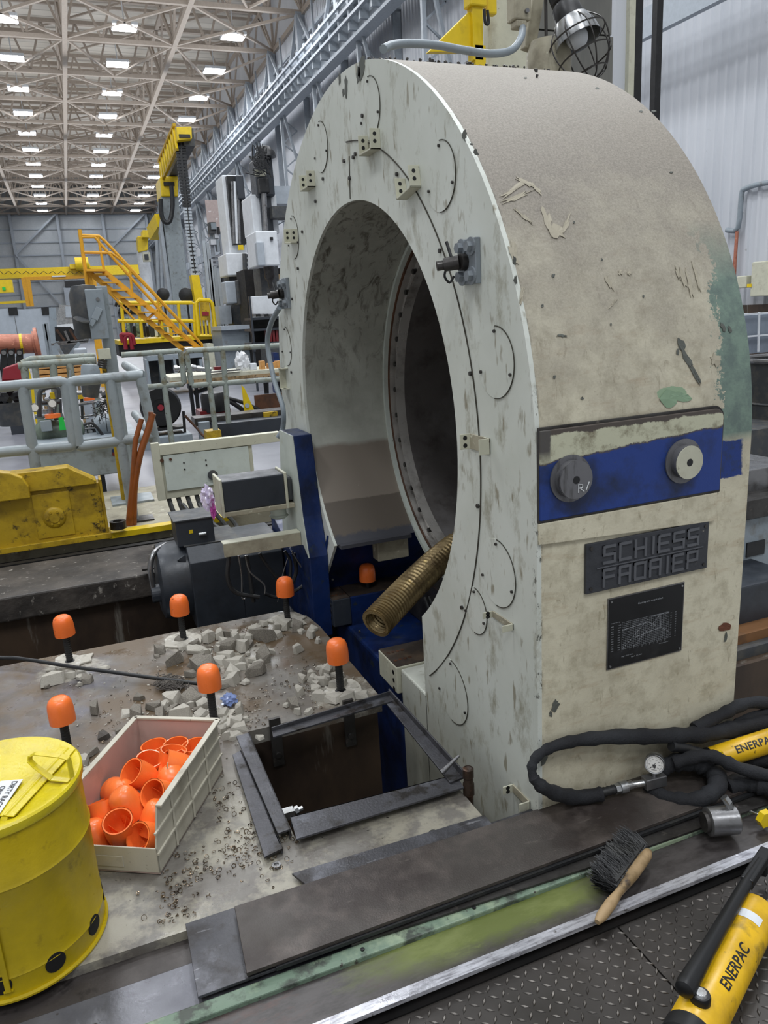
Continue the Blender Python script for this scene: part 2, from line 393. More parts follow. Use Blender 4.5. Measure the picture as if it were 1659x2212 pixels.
for j, X in enumerate(xs):   # lengthwise trusses
    b = B(); ya = Y0-3*BAY; yb = min(YF, Y0+BAY*(NB-1)); zt = ZC+2.6
    b.bar((X, ya, ZC), (X, yb, ZC), .24); b.bar((X, ya, zt), (X, yb, zt), .2)
    q = ya
    while q < yb-.1:
        b.bar((X, q, ZC), (X, q+BAY/2, zt), .11, up=(1, 0, 0)); b.bar((X, q+BAY/2, zt), (X, q+BAY, ZC), .11, up=(1, 0, 0)); b.bar((X, q, ZC), (X, q, zt), .13, up=(1, 0, 0)); q += BAY
    struct('roof_truss_lengthwise', b, 'truss')
b = B()                      # bracing in the plane of the bottom chords
for i in range(-3, NB-1):
    Y = Y0+BAY*i
    for j in range(4):
        x0, x1 = xs[j], xs[j+1]
        if i % 2 == 0: b.bar((x0, Y, ZC), (x1, Y+BAY, ZC), .12); b.bar((x1, Y, ZC), (x0, Y+BAY, ZC), .12)
        else: b.bar((x0, Y, ZC), ((x0+x1)/2, Y+BAY, ZC), .1); b.bar(((x0+x1)/2, Y+BAY, ZC), (x1, Y, ZC), .1)
        b.bar((x0, Y, ZC+2.6), (x1, Y+BAY, ZC+2.6), .1)
struct('roof_bracing', b, 'truss')
# side wall steel above the crane runway
ZR = hz(9.85)
for i in range(-4, NB-1):
    Y = Y0+BAY*i
    b = B().box((XR-.42, Y-.16, ZR-.6), (XR, Y+.16, ZC)); b.box((XR-.3, Y-.05, -.1), (XR, Y+.05, ZR-.6))
    struct('wall_column', b, 'wall_steel')
    b = B().bar((XR-.3, Y, ZC), (XR-.3, Y+BAY/2, ZR+.2), .14).bar((XR-.3, Y+BAY/2, ZR+.2), (XR-.3, Y+BAY, ZC), .11).bar((XR-.25, Y+BAY*.62, ZR), (XR-.25, Y+BAY*.62, ZC), .09)
    b.bar((XR-.15, Y, ZR+2.0), (XR-.15, Y+BAY, ZR+2.0), .09, .16)
    struct('wall_brace', b, 'wall_steel')
ya, yb = 9.0, YF
b = B().box((XR-1.5, ya, ZR-.12), (XR-.5, yb, ZR)); b.box((XR-1.2, ya, ZR-1.1), (XR-1.1, yb, ZR)); b.box((XR-1.4, ya, ZR-1.2), (XR-.9, yb, ZR-1.08))
for k in range(3): b.box((XR-1.62-.02*k, ya, ZR+.1-.38*k), (XR-1.52, yb, ZR+.2-.38*k))
y_ = ya
while y_ < yb:
    b.box((XR-1.56, y_, ZR-.95), (XR-1.2, y_+.14, ZR+.35)); y_ += 1.15
struct('crane_runway', b, 'runway')
b = B().box((XR-1.1, ya, hz(5.2)), (XR-.95, 80, hz(5.2)+.55)); y_ = 20
while y_ < 80: b.box((XR-1.2, y_, hz(5.2)), (XR-1.0, y_+.14, hz(5.2)+.6)); y_ += 1.2
struct('crane_runway', b, 'runway')
for i in range(-3, 10):      # lattice props under the runway
    Y = Y0+BAY*i+1
    b = B().bar((XR-1.1, Y, ZR-1.1), (XR-.3, Y, ZR-4.5), .12).bar((XR-1.1, Y+.5, ZR-1.1), (XR-1.1, Y+.5, 0), .14)
    for q in range(7): b.bar((XR-1.1, Y+.5, ZR-1.2-1.2*q), (XR-.3, Y+.5, ZR-1.8-1.2*q), .07).bar((XR-.3, Y+.5, ZR-1.8-1.2*q), (XR-1.1, Y+.5, ZR-2.4-1.2*q), .07)
    struct('runway_prop', b, 'wall_steel')
# high bay lights
CX = [-.45*K, 3.7*K, 7.88*K]; first = None; glab = 'square white hall lamps hanging in three rows under the roof'
for ci, X in enumerate(CX):
    for k in range(-1, 12):
        Y = (33.6+4.4*k+(.15 if ci == 2 else 0))*K
        if Y > YF-1: break
        if ci == 1 and k == -1: continue
        if first is None:
            first = thing('high_bay_light', 'x', 'lamp', (X, Y, ZC-.1), glab)
            obj('lamp_housing', B().box((X-.6, Y-.5, ZC-.02), (X+.6, Y+.5, ZC+.12)).cyl((X, Y, ZC+.1), (X, Y, ZC+1.2), .03, seg=6), 'lamp_body', first)
            obj('lamp_lens', B().box((X-.56, Y-.46, ZC-.05), (X+.56, Y-.04, ZC-.015)).box((X-.56, Y+.04, ZC-.05), (X+.56, Y+.46, ZC-.015)), 'lamp_lens', first); o = first
        else: o = copy_thing(first, (X, Y, ZC-.1))
        row = ('left', 'middle', 'right')[ci]
        pos = 'nearest' if k == (-1 if ci != 1 else 0) else None
        o['label'] = 'glowing square hall lamp under the roof, %s row, %s' % (row, ('nearest the camera' if k == -1 or (ci == 1 and k == 0) else '%s lamp after the nearest' % ('first second third fourth fifth sixth seventh eighth ninth tenth eleventh twelfth'.split()[k-(1 if ci == 1 else 0)])))

# deck with its pit, and the ground under it
ZD = 0.0
def poly_slab(b, P, z0, z1): return b.prism([(x, y, z0) for x, y in P], (0, 0, z1-z0))
PX0, PX1, PY0, PY1 = .345, .84, 1.64, 2.20        # opening of the pit
b = B()
b.box((-1.6, 1.45, -.05), (PX0, 3.155, 0)); b.box((PX0, 1.45, -.05), (.808, PY0, 0)); b.box((PX0, PY1, -.05), (.808, 2.9, 0))
poly_slab(b, [(PX0, 2.9), (.808, 2.9), (.795, 3.02), (.76, 3.11), (.68, 3.155), (PX0, 3.155)], -.05, 0)
struct('floor_deck', b, 'deck', loc=(0, 0, 0))
b = B().box((-1.6, 3.06, -1.6), (.6, 3.12, -.05)); b.box((PX0-.05, PY0-.02, -1.6), (PX0, PY1+.02, -.05)); b.box((PX0-.05, PY1, -1.6), (.79, PY1+.05, -.05)); b.box((PX0, PY0-.06, -1.6), (.8, PY0, -.05))
struct('pit_wall', b, 'pit_wall', loc=(0, 0, 0))
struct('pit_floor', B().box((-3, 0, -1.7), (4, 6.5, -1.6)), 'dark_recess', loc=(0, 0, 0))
struct('wall_pit_back', B().box((-3, 4.1, -1.6), (.86, 4.2, -.07)), 'pit_wall', loc=(0, 0, 0))
b = B().box((-3, 4.04, -.13), (3.5, 4.62, 0)); struct('trim_pit_rim', b, 'rim', loc=(0, 0, 0), bev=.01)
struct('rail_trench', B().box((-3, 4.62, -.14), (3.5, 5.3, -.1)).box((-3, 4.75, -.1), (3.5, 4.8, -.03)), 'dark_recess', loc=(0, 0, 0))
struct('trim_walkway', B().box((-3, 5.08, -.1), (3.5, 6.4, 0)), 'beige_dirty', loc=(0, 0, 0))
for x0, x1 in ((.07, .62),): struct('trim_yellow_edge', B().box((x0-.03, 5.0, -.03), (x1+.2, 5.09, .006)), 'yellow_bright')
# machine bed ways running along the deck front
M['bed_bolt'] = M['steel_dark']
struct('bed_ledge', B().box((-1.6, 1.375, -.5), (2.2, 1.45, -.022)), 'slide_dark', loc=(0, 0, 0))
struct('bed_slideway', B().box((-1.6, 1.255, -.5), (2.2, 1.376, -.016)), 'slide', loc=(0, 0, 0), bev=.002)
struct('bed_green_edge', B().box((-1.6, 1.221, -.5), (2.2, 1.256, -.001)), 'green_strip', loc=(0, 0, 0), bev=.003)
t = NT('trough', 'World')
x, y, z = t.xyz(); n = t.noise(5, 6, .7, (1, 2.5, 1)); n2 = t.noise(16, 6, .7, (1, 2.5, 1), off=4)
c = t.mix(t.rng(n2, .4, .66), '454140', '2f2b2a')
g = t.math('MULTIPLY', t.rng(t.math('ADD', t.math('ABSOLUTE', t.math('SUBTRACT', x, .66)), t.math('MULTIPLY', n, .35)), .5, .38), t.rng(t.math('ADD', y, t.math('MULTIPLY', n2, .05)), 1.165, 1.20))
g2 = t.math('MULTIPLY', t.rng(t.math('ABSOLUTE', t.math('SUBTRACT', x, .66)), .26, .05), t.rng(y, 1.128, 1.155)); g = t.math('MAXIMUM', g, t.math('MULTIPLY', g2, t.rng(n, .35, .55)))
c = t.mix(t.math('MULTIPLY', g, .8), c, t.mix(t.rng(n, .45, .6), '626d30', '757f45'))
rd = t.math('MULTIPLY', t.rng(x, .42, .3), t.rng(n, .5, .62)); c = t.mix(t.math('MULTIPLY', rd, .5), c, '5b3a30')
M['trough'] = t.out(c, .38, .1)
struct('bed_trough', B().box((-1.6, 1.125, -.5), (2.2, 1.222, -.012)), 'trough', loc=(0, 0, 0))
struct('bed_bright_edge', B().prism([(-1.6, 1.126, -.014), (-1.6, 1.118, .0), (-1.6, 1.094, .0), (-1.6, 1.0925, -.008), (-1.6, 1.126, -.012)], (3.15, 0, 0)), 'steel_bright', loc=(0, 0, 0))
struct('bed_side', B().box((-1.6, 1.094, -.5), (1.6, 1.13, -.035)), 'dark_recess', loc=(0, 0, 0))
for p in ((300, 2190, 0), (780, 2044, 1), (1018, 1952, 2)):
    q = PZ(p[0], p[1]); single('screw', B().cyl((q.x, 1.238, -.002), (q.x, 1.238, .0015), .0045, seg=10), 'black', 'black screw head set in the green painted strip, %s' % ('nearest the left edge', 'below the brown plates', 'left of the brush')[p[2]], 'screw')
# diamond plate platform
t = NT('diamond', 'World'); x, y, z = t.xyz(); c = t.mix(t.rng(t.noise(4, 5, .6), .4, .65), '35322f', '423e3b'); c = t.mix(t.rng(t.noise(90, 5, .7), .66, .72), c, '6a645e'); c = t.mix(t.math('MULTIPLY', t.rng(z, -.0330, -.0322), t.rng(t.noise(14, 4), .3, .6)), c, '8f8a84')  # worn lug tops coloured lighter by height, painting in the light they catch
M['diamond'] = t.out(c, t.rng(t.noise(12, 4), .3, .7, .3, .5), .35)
b = B(); ZP = -.034
b.box((-.4, -.2, ZP-.01), (.905, 1.09, ZP)); b.box((.909, -.2, ZP-.01), (2.4, 1.09, ZP))
P = .0215
ix = 0; x_ = .15
while x_ < 1.75:
    y_ = .45; iy = 0
    while y_ < 1.083:
        a = PI/4 if (ix+iy) % 2 else -PI/4; a += .12; L, w, h = .0112, .0036, .0022
        d = Vector((math.cos(a), math.sin(a), 0)); s_ = Vector((-d.y, d.x, 0)); o_ = Vector((x_, y_, ZP))
        v = [b.bm.verts.new(o_+q) for q in (d*L, s_*w, -d*L, -s_*w)]
        u = [b.bm.verts.new(o_+q+Vector((0, 0, h))) for q in (d*L*.55, s_*w*.4, -d*L*.55, -s_*w*.4)]
        b.bm.faces.new(u)
        for k in range(4): b.bm.faces.new((v[k], v[(k+1) % 4], u[(k+1) % 4], u[k]))
        y_ += P; iy += 1
    x_ += P; ix += 1
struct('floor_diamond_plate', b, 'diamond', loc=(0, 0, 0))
# ================================================================ THE RING MACHINE
CY, CZ, XF, XB, RO, RI = 2.55, .895, .93, 1.57, 1.12, .736
ring = thing('ring_machine', 'huge cream painted machine housing standing upright with a large round bore', 'machine', (1.25, 2.55, -1.2))
# front face paint: pale greenish cream with brown smudges
t = NT('ring_face', 'World')
x, y, z = t.xyz()
c = t.mix(t.rng(t.noise(2.5, 5, .6), .4, .65), 'd3d7cf', 'c6cac0')
c = t.mix(t.rng(t.noise(9, 6, .7, (1, 1.6, .8), off=2), .54, .76), c, '858068')
c = t.mix(t.math('MULTIPLY', t.rng(t.noise(20, 3, .5, (1, 1.9, .6), off=7), .64, .72), .7), c, '786d52')
lowz = t.rng(t.math('ADD', z, t.math('MULTIPLY', t.noise(5, 5, .7), .5)), .4, .02); c = t.mix(t.math('MULTIPLY', lowz, .55), c, '8a846c')
chip = t.rng(t.noise(13, 4, .8, (1, 1, .35), off=31), .72, .735); chip = t.math('MULTIPLY', chip, t.rng(z, 1.86, 1.9)); c = t.mix(chip, c, '6b6d6a')
ed = t.math('MULTIPLY', t.rng(y, 1.452, 1.436), t.rng(t.noise(26, 5, .8, (1, 1, .5), off=12), .56, .6)); c = t.mix(ed, c, '56564f')
t.bump(t.noise(40, 4), .08, .003); M['ring_face'] = t.out(c, .42)
# outer skin: warm cream below, settled grey-brown dust on the crown, green primer showing on the right shoulder
t = NT('ring_skin', 'World')
x, y, z = t.xyz(); n = t.noise(4, 6, .7); n2 = t.noise(18, 6, .7, off=4); ng = t.noise(7, 6, .75, off=14)
c = t.mix(t.rng(n, .4, .62), 'd2ccb4', 'c0b9a2')
c = t.mix(t.math('MULTIPLY', t.rng(n2, .48, .7), .75), c, 'a09880'); c = t.mix(t.math('MULTIPLY', t.rng(t.noise(32, 4, .7, (1.6, 1, .6), off=51, dist=.8), .6, .7), .5), c, '7c7056'); c = t.mix(t.math('MULTIPLY', t.rng(t.noise(11, 6, .8, (1, 1, 1.5), off=71, dist=1.5), .6, .64), .35), c, 'cbc6ac')
c = t.mix(t.math('MULTIPLY', t.rng(t.noise(10, 5, .7, (1, 1, 4), off=17), .55, .75), .45), c, 'a08868')
dust = t.rng(t.math('ADD', z, t.math('MULTIPLY', n, .7)), 1.2, 1.9)
dcol = t.mix(t.rng(t.noise(190, 3, .8), .38, .64), '7a746b', '958e84'); c = t.mix(t.math('MULTIPLY', dust, .95), c, dcol)
scr = t.math('MULTIPLY', t.rng(t.noise(5, 6, .75, (1.4, 1, 1.2), off=44, dist=1.2), .66, .70), t.rng(z, 1.65, 1.35)); c = t.mix(t.math('MULTIPLY', scr, .55), c, 'c6bfa6')
gr = t.math('ADD', x, t.math('MULTIPLY', ng, .32)); gz = t.math('MULTIPLY', t.rng(z, .9, .93), t.rng(z, 1.45, 1.3))
grn = t.math('MULTIPLY', t.rng(gr, 1.635, 1.642), gz); c = t.mix(grn, c, t.mix(t.rng(n2, .4, .6), '74887b', '60706a'))
d1 = t.math('SQRT', t.math('ADD', t.math('POWER', t.math('DIVIDE', t.math('SUBTRACT', x, 1.315), .045), 2.0), t.math('POWER', t.math('DIVIDE', t.math('SUBTRACT', z, 1.045), .017), 2.0)))
c = t.mix(t.rng(t.math('ADD', d1, t.math('MULTIPLY', n2, 1.2)), 1.62, 1.55), c, '8aa184')
# the blue band that runs on from the panel to the right edge
bz = t.math('ADD', z, t.math('MULTIPLY', n2, .03)); bx = t.math('ADD', x, t.math('MULTIPLY', ng, .06))
bb = t.math('MULTIPLY', t.math('MULTIPLY', t.rng(bz, .828, .831), t.rng(bz, .927, .924)), t.math('MULTIPLY', t.rng(x, 1.44, 1.45), t.rng(bx, 1.575, 1.57))); c = t.mix(bb, c, t.mix(t.rng(n2, .5, .66), '173478', '20304a'))
cut = t.math('MULTIPLY', t.rng(t.noise(14, 5, .7, (1, 1, .6), off=63), .715, .73), t.rng(z, .75, .6)); c = t.mix(cut, c, '5f6458')
sp = t.rng(t.noise(60, 5, .8, off=23), .71, .73); c = t.mix(sp, c, '5d564a')
st = t.math('MULTIPLY', t.rng(t.noise(8, 5, .7, (3, 1, .25), off=3), .6, .72), t.math('MULTIPLY', t.rng(z, .58, .68), t.rng(z, .82, .76))); c = t.mix(t.math('MULTIPLY', st, .6), c, '9a7436')
ed = t.math('MULTIPLY', t.rng(x, .948, .936), t.rng(t.noise(26, 5, .8, (1, 1, .5), off=12), .52, .56)); c = t.mix(ed, c, '56564f')
t.bump(t.noise(120, 5, .7), .25, .003); M['ring_skin'] = t.out(c, .62)
# front plate with the bore, body skin, bore tunnel
NA = 96
def arch(r, a): return (CY+r*math.cos(a), CZ+r*math.sin(a))
zl = -1.2; zb = .31; ab = math.asin((zb-CZ)/RI)       # bore ends at zb, opening goes straight down
outer = [(CY+RO, zl)]+[arch(RO, PI*i/NA) for i in range(NA+1)]+[(CY-RO, zl)]
a0 = PI-ab; inner_a = [a0+(2*PI+ab-PI-a0+PI-2*PI)*0 for _ in range(0)]
yn, yfar = CY-RI*math.cos(ab), CY+RI*math.cos(ab)
innr = [(yn, zl)]+[arch(RI, (PI-ab)-(PI-2*ab)*i/NA) for i in range(NA+1)]+[(yfar, zl)]
O3 = lambda P, X: [(X, p[0], p[1]) for p in P]
b = B()
def resample(P, n):
    L = [0]
    for a, c_ in zip(P, P[1:]): L.append(L[-1]+math.dist(a, c_))
    out = []; j = 0
    for i in range(n+1):
        d = L[-1]*i/n
        while j < len(L)-2 and L[j+1] < d: j += 1
        f = (d-L[j])/max(1e-9, L[j+1]-L[j]); out.append((P[j][0]+(P[j+1][0]-P[j][0])*f, P[j][1]+(P[j+1][1]-P[j][1])*f))
    return out
def angs(a):    # matched outer / inner points by angle around the centre
    return (CY+RO*math.cos(a), CZ+RO*math.sin(a)) if a >= 0 and a <= PI else None
pairs = []
A_ = [PI+(-ab)-i*(PI-2*ab)/NA for i in range(NA+1)]
for a in A_:
    inn = arch(RI, a)
    if a > PI or a < 0:
        yo = CY-RO if a > PI else CY+RO; o_ = (yo, inn[1])
    else: o_ = arch(RO, a)
    pairs.append((o_, inn))
pairs = [((CY-RO, zl), (yn, zl))]+pairs+[((CY+RO, .03), (3.25, .03)), ((CY+RO, zl), (3.26, zl))]
for p, q in zip(pairs, pairs[1:]):
    b.bm.faces.new([b.bm.verts.new((XF, *v)) for v in (p[0], p[1], q[1], q[0])])
bmesh.ops.remove_doubles(b.bm, verts=b.bm.verts[:], dist=1e-5); bmesh.ops.recalc_face_normals(b.bm, faces=b.bm.faces[:])
if b.bm.faces[:][0].normal.x > 0: bmesh.ops.reverse_faces(b.bm, faces=b.bm.faces[:])
g = bmesh.ops.extrude_face_region(b.bm, geom=b.bm.faces[:]); vs = [v for v in g['geom'] if isinstance(v, bmesh.types.BMVert)]
bmesh.ops.translate(b.bm, verts=vs, vec=(.012, 0, 0)); bmesh.ops.recalc_face_normals(b.bm, faces=b.bm.faces[:])
obj('front_plate', b, 'ring_face', ring)
b = B()
for p, q in zip(outer, outer[1:]): b.bm.faces.new([b.bm.verts.new(v) for v in ((XF+.012, *p), (XF+.012, *q), (XB, *q), (XB, *p))])
for p, q in zip(pairs, pairs[1:]): b.bm.faces.new([b.bm.verts.new((XB, *v)) for v in (p[0], q[0], q[1], p[1])])
bmesh.ops.remove_doubles(b.bm, verts=b.bm.verts[:], dist=1e-5)
obj('outer_housing', b, 'ring_skin', ring, smooth=True, recalc=True)
t = NT('tunnel_paint', 'World')
x, y, z = t.xyz(); n = t.noise(5, 6, .7)
c = t.mix(t.rng(n, .4, .6), 'aeb0a6', '9ea096')
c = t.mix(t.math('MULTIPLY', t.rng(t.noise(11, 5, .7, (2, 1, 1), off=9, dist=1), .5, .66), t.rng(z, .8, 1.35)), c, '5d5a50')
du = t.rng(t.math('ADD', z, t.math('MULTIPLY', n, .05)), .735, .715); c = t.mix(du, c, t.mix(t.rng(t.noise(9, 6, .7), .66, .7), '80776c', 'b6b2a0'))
c = t.mix(t.rng(t.math('ADD', z, t.math('MULTIPLY', n, .03)), .485, .48), c, '5f574e'); bl = t.rng(t.math('ADD', z, t.math('MULTIPLY', t.noise(20, 5, .7), .05)), .37, .36); c = t.mix(bl, c, '45464c')  # darker bands painted in towards the bottom of the tunnel
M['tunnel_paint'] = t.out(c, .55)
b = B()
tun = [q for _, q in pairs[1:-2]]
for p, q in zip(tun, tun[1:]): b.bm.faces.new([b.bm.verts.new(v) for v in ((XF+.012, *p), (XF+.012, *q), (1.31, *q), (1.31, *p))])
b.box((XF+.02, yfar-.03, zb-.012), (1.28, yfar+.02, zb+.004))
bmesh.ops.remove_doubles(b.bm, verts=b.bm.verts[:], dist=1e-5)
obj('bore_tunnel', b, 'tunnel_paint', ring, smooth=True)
obj('leg_inner_wall', B().box((XF+.012, yn-.02, -1.2), (1.56, yn, zb)), 'blue_dark', ring)
obj('leg_slope', B().prism([(XF-.003, 3.07, .335), (XF-.003, 3.09, .335), (XF-.003, 3.30, .02), (XF-.003, 3.245, .02)], (.6, 0, 0)), 'blue', ring)
obj('leg_foot', B().box((XF, yn-.01, -1.2), (1.5, 2.315, .03)), 'ring_face', ring, bev=.006)
AX = (1, 0, 0)
obj('bore_rim', B().lathe([(.742, 0), (.742, .02), (.722, .02), (.722, 0), (.742, 0)], (1.31, CY, CZ), AX, 96), 'pale', ring, smooth=True)
obj('rust_ring', B().lathe([(.74, .02), (.712, .02), (.70, .05)], (1.31, CY, CZ), AX, 96), 'rust', ring, smooth=True)
fp = B().lathe([(.70, 0), (.70, .03), (.685, .03), (.685, .022), (.64, .022), (.632, .0), (.625, .05)], (1.33, CY, CZ), AX, 96)
M['drum_face'] = mat('drum_face', 'b0ada8', .33, .35, [('6f6b66', 8, .5, .7)], .1)
M['drum_inside'] = mat('drum_inside', '716d6b', .4, .35, [('8a8888', 3, .5, .7), ('55504d', 10, .5, .7)], .15)
face = obj('drum_flange', fp, 'drum_face', ring, smooth=True)
for i in range(36):
    a = 2*PI*i/36+.05; r = .663
    obj('flange_bolt', B().cyl((1.335, CY+r*math.cos(a), CZ+r*math.sin(a)), (1.356, CY+r*math.cos(a), CZ+r*math.sin(a)), .011, seg=8), 'steel_dark', ring)
obj('drum', B().lathe([(.625, 0), (.622, .66)], (1.37, CY, CZ), AX, 96), 'drum_inside', ring, smooth=True)
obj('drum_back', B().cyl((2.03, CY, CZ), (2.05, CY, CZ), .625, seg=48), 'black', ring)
obj('drum_ring_seam', B().lathe([(.632, .02), (.637, .02), (.637, .026), (.632, .026)], (1.345, CY, CZ), AX, 96), 'steel_bright', ring, smooth=True)
# cover seam: a thin dark joint ring around the bore cover, and the vertical joint above it
a0s, a1s = math.radians(-53), math.radians(233)
t = NT('joint'); M['joint'] = t.out('3b382f', .8)
b = B(); RS = .945; CS = (2.63, .872)
sm = [(XF-.0012, CS[0]-RS*math.cos(a), CS[1]+RS*math.sin(a)) for a in [math.radians(-53)+math.radians(137)*i/90 for i in range(91)]]
b.tube([p for p in sm], .0022, seg=4)
p = PX(755, 337, XF); q = PX(757, 430, XF); b.tube([(XF-.001, p.y, p.z), (XF-.001, q.y, q.z)], .0018, seg=4)
p = PX(1034, 690, XF); obj('cover_seam', b, 'joint', ring)
# round cover discs with three screws
def disc(yc, zc, r, a0, a1):
    d = obj('cover_disc', B().cyl((XF-.0015, yc, zc), (XF+.002, yc, zc), r, seg=40), 'ring_face', ring)
    obj('disc_groove', B().tube([(XF-.002, yc+r*math.cos(a0+(a1-a0)*i/30), zc+r*math.sin(a0+(a1-a0)*i/30)) for i in range(31)], .0014, seg=4), 'joint', d)
    for k in (90, 200, 340):
        a = math.radians(k); s = obj('screw', B().cyl((XF-.006, yc+(r-.012)*math.cos(a), zc+(r-.012)*math.sin(a)), (XF, yc+(r-.012)*math.cos(a), zc+(r-.012)*math.sin(a)), .004, seg=8), 'steel_dark', d)
for yc, zc, r in ((1.6, 1.14, .085), (1.612, .608, .09), (1.856, 1.593, .084), (2.31, 1.858, .085), (2.797, 1.85, .083), (3.245, 1.593, .085), (3.508, 1.144, .088), (1.9, .139, .103), (1.737, .461, .067)):
    disc(yc, zc, r, math.radians(90), math.radians(275))
for i in range(14):
    a = math.radians(-30+i*22.3); r = .885
    obj('cover_screw', B().cyl((XF-.006, CY-r*math.cos(a)+.03, CZ-.01+r*math.sin(a)), (XF, CY-r*math.cos(a)+.03, CZ-.01+r*math.sin(a)), .006, seg=8), 'steel_dark', ring)
for px_, py_ in ((765, 340), (745, 348), (757, 385), (785, 250), (683, 435), (645, 580)):
    p = PX(px_, py_, XF); obj('cover_screw', B().cyl((XF-.007, p.y, p.z), (XF, p.y, p.z), .006, seg=8), 'steel_dark', ring)
# U brackets: a web standing off the face with two flanges
def bracket(yc, zc, turn, w=.1, hgt=.045):
    """U-shaped channel bolted to the face, open towards the direction turn (0 = up)"""
    R_ = Matrix.Translation((XF, yc, zc)) @ Matrix.Rotation(turn, 4, 'X')
    b = B()
    b.box((-.032, -w/2, -hgt/2), (0, w/2, -hgt/2+.005), R_); b.box((-.032, -w/2, -hgt/2), (0, -w/2+.005, hgt/2+.012), R_); b.box((-.032, w/2-.005, -hgt/2), (0, w/2, hgt/2+.012), R_)
    br = obj('bracket', b, 'cream', ring, bev=.001)
    for zz in (0, .02):
        for s in (-1, 1):
            p0 = R_ @ Vector((-.018, s*(w/2+.0008), zz)); p1 = R_ @ Vector((-.018, s*(w/2-.006), zz)); obj('bracket_hole', B().cyl(p0, p1, .0055, seg=8), 'black', br)
for yc, zc, a in ((2.291, 1.755, 0), (2.94, 1.755, 0), (2.026, 1.60, -.18), (3.224, 1.59, .1), (3.548, .995, PI/2)): bracket(yc, zc, a)
def box_bracket(x0, x1, y0, y1):
    """channel with its web on the face and two flanges standing out"""
    p, q = PX(x0+13, y0, XF), PX(x1, y1, XF); zc = (p.z+q.z)/2; h = abs(p.z-q.z)*.95; ya, yb = min(p.y, q.y), max(p.y, q.y)
    br = obj('bracket', B().box((XF-.004, ya, zc-h/2), (XF, yb, zc+h/2)), 'beige_dirty', ring, bev=.001)
    for k, y_ in enumerate((ya, yb-.004)):
        f = obj('bracket_flange', B().box((XF-.032, y_, zc-h/2), (XF, y_+.004, zc+h/2)), 'cream', br, bev=.001)
    for k in (-.25, .25): obj('bracket_hole', B().cyl((XF-.018, yb-.0045, zc+h*k), (XF-.018, yb-.003, zc+h*k), .006, seg=10), 'black', br)
for a in ((1003, 1060, 935, 982), (1052, 1110, 1318, 1362), (1095, 1146, 1692, 1748)): box_bracket(*a)
# grey bolted plates with little black valves
M['plate_grey'] = mat('plate_grey', '868d93', .4, .2, [('5d5f60', 10, .55, .72)], .1)
def valve(px_, py_, ww, hh, s=1.0):
    c_ = PX(px_, py_, XF); w, h = ww, hh
    pl = obj('mounting_plate', B().box((XF-.014, c_.y-w/2, c_.z-h/2), (XF, c_.y+w/2, c_.z+h/2)), 'plate_grey', ring, bev=.002)
    for sy in (-1, 1):
        for sz in (-1, 1):
            y_, z_ = c_.y+sy*w*.28, c_.z+sz*h*.32
            obj('bolt_head', B().cyl((XF-.018, y_, z_), (XF-.014, y_, z_), .021*s, seg=20).cyl((XF-.03, y_, z_), (XF-.018, y_, z_), .013*s, seg=6), 'plate_grey', pl)
    v = obj('valve', B().cyl((XF-.014, c_.y+.01, c_.z), (XF-.03, c_.y+.01, c_.z), .02*s, seg=14).cyl((XF-.03, c_.y+.012, c_.z), (XF-.062, c_.y+.03, c_.z-.004), .017*s, .016*s, seg=14).cyl((XF-.062, c_.y+.03, c_.z-.004), (XF-.078, c_.y+.035, c_.z-.006), .012*s, seg=10), 'steel_dark', ring, smooth=True)
    obj('valve_lever', B().tube([(XF-.045, c_.y+.02, c_.z+.01), (XF-.05, c_.y+.035, c_.z+.05)], .004, seg=6), 'black', v); obj('valve_ring', B().tube([(XF-.055, c_.y+.03, c_.z-.012), (XF-.058, c_.y+.035, c_.z-.03), (XF-.045, c_.y+.035, c_.z-.045), (XF-.035, c_.y+.03, c_.z-.03)], .003, seg=6, smooth=4), 'black', v)
valve(1020, 565, .085, .105); valve(619, 634, .12, .13, 1.1)
# side: raised blue panel with two knobs, nameplates
YS = CY-RO
t = NT('side_panel', 'World')
x, y, z = t.xyz(); n = t.noise(16, 6, .75); n2 = t.noise(5, 6, .6, off=5)
c = t.mix(t.rng(n2, .48, .6), '17377f', '12244a'); c = t.mix(t.rng(t.noise(40, 6, .8, (.6, 1, 1.5)), .66, .7), c, '3a4248')
pz = t.math('ADD', z, t.math('MULTIPLY', n, .03)); pp = t.math('ADD', t.math('MULTIPLY', t.math('SUBTRACT', x, .95), .06), .928)
pale = t.math('MULTIPLY', t.rng(t.math('SUBTRACT', pz, pp), .010, .013), t.rng(t.math('ADD', z, t.math('MULTIPLY', n, .03)), 1.002, .999))
grey = t.rng(t.math('ADD', z, t.math('MULTIPLY', n, .02)), .9905, .994)
c = t.mix(t.rng(t.math('SUBTRACT', pz, pp), .006, .01), c, '4c443e')
c = t.mix(pale, c, t.mix(t.rng(n, .5, .66), 'bdbda4', '807a64'))
c = t.mix(t.math('MULTIPLY', t.rng(t.noise(22, 5, .8, (1, 1, 2), off=8), .66, .69), pale), c, '3e3733')
c = t.mix(t.math('MULTIPLY', t.rng(t.math('ADD', x, t.math('MULTIPLY', n, .02)), .972, .968), t.rng(z, .92, .95)), c, '4b4845')
crm = t.rng(t.math('ADD', z, t.math('MULTIPLY', n, .01)), .8, .797)
t.bump(t.noise(60, 5), .2, .003); M['side_panel'] = t.out(c, .42)
b = B()
def rrect(x0, x1, z0, z1, r, n=6, corners=(1, 1, 1, 1)):
    P = []
    for i, (cx_, cz_, a) in enumerate(((x1-r, z1-r, 0), (x0+r, z1-r, 90), (x0+r, z0+r, 180), (x1-r, z0+r, 270))):
        if corners[i]:
            for k in range(n+1): q = math.radians(a+90*k/n); P.append((cx_+r*math.cos(q), cz_+r*math.sin(q)))
        else: P.append(((x1, z1), (x0, z1), (x0, z0), (x1, z0))[i])
    return P
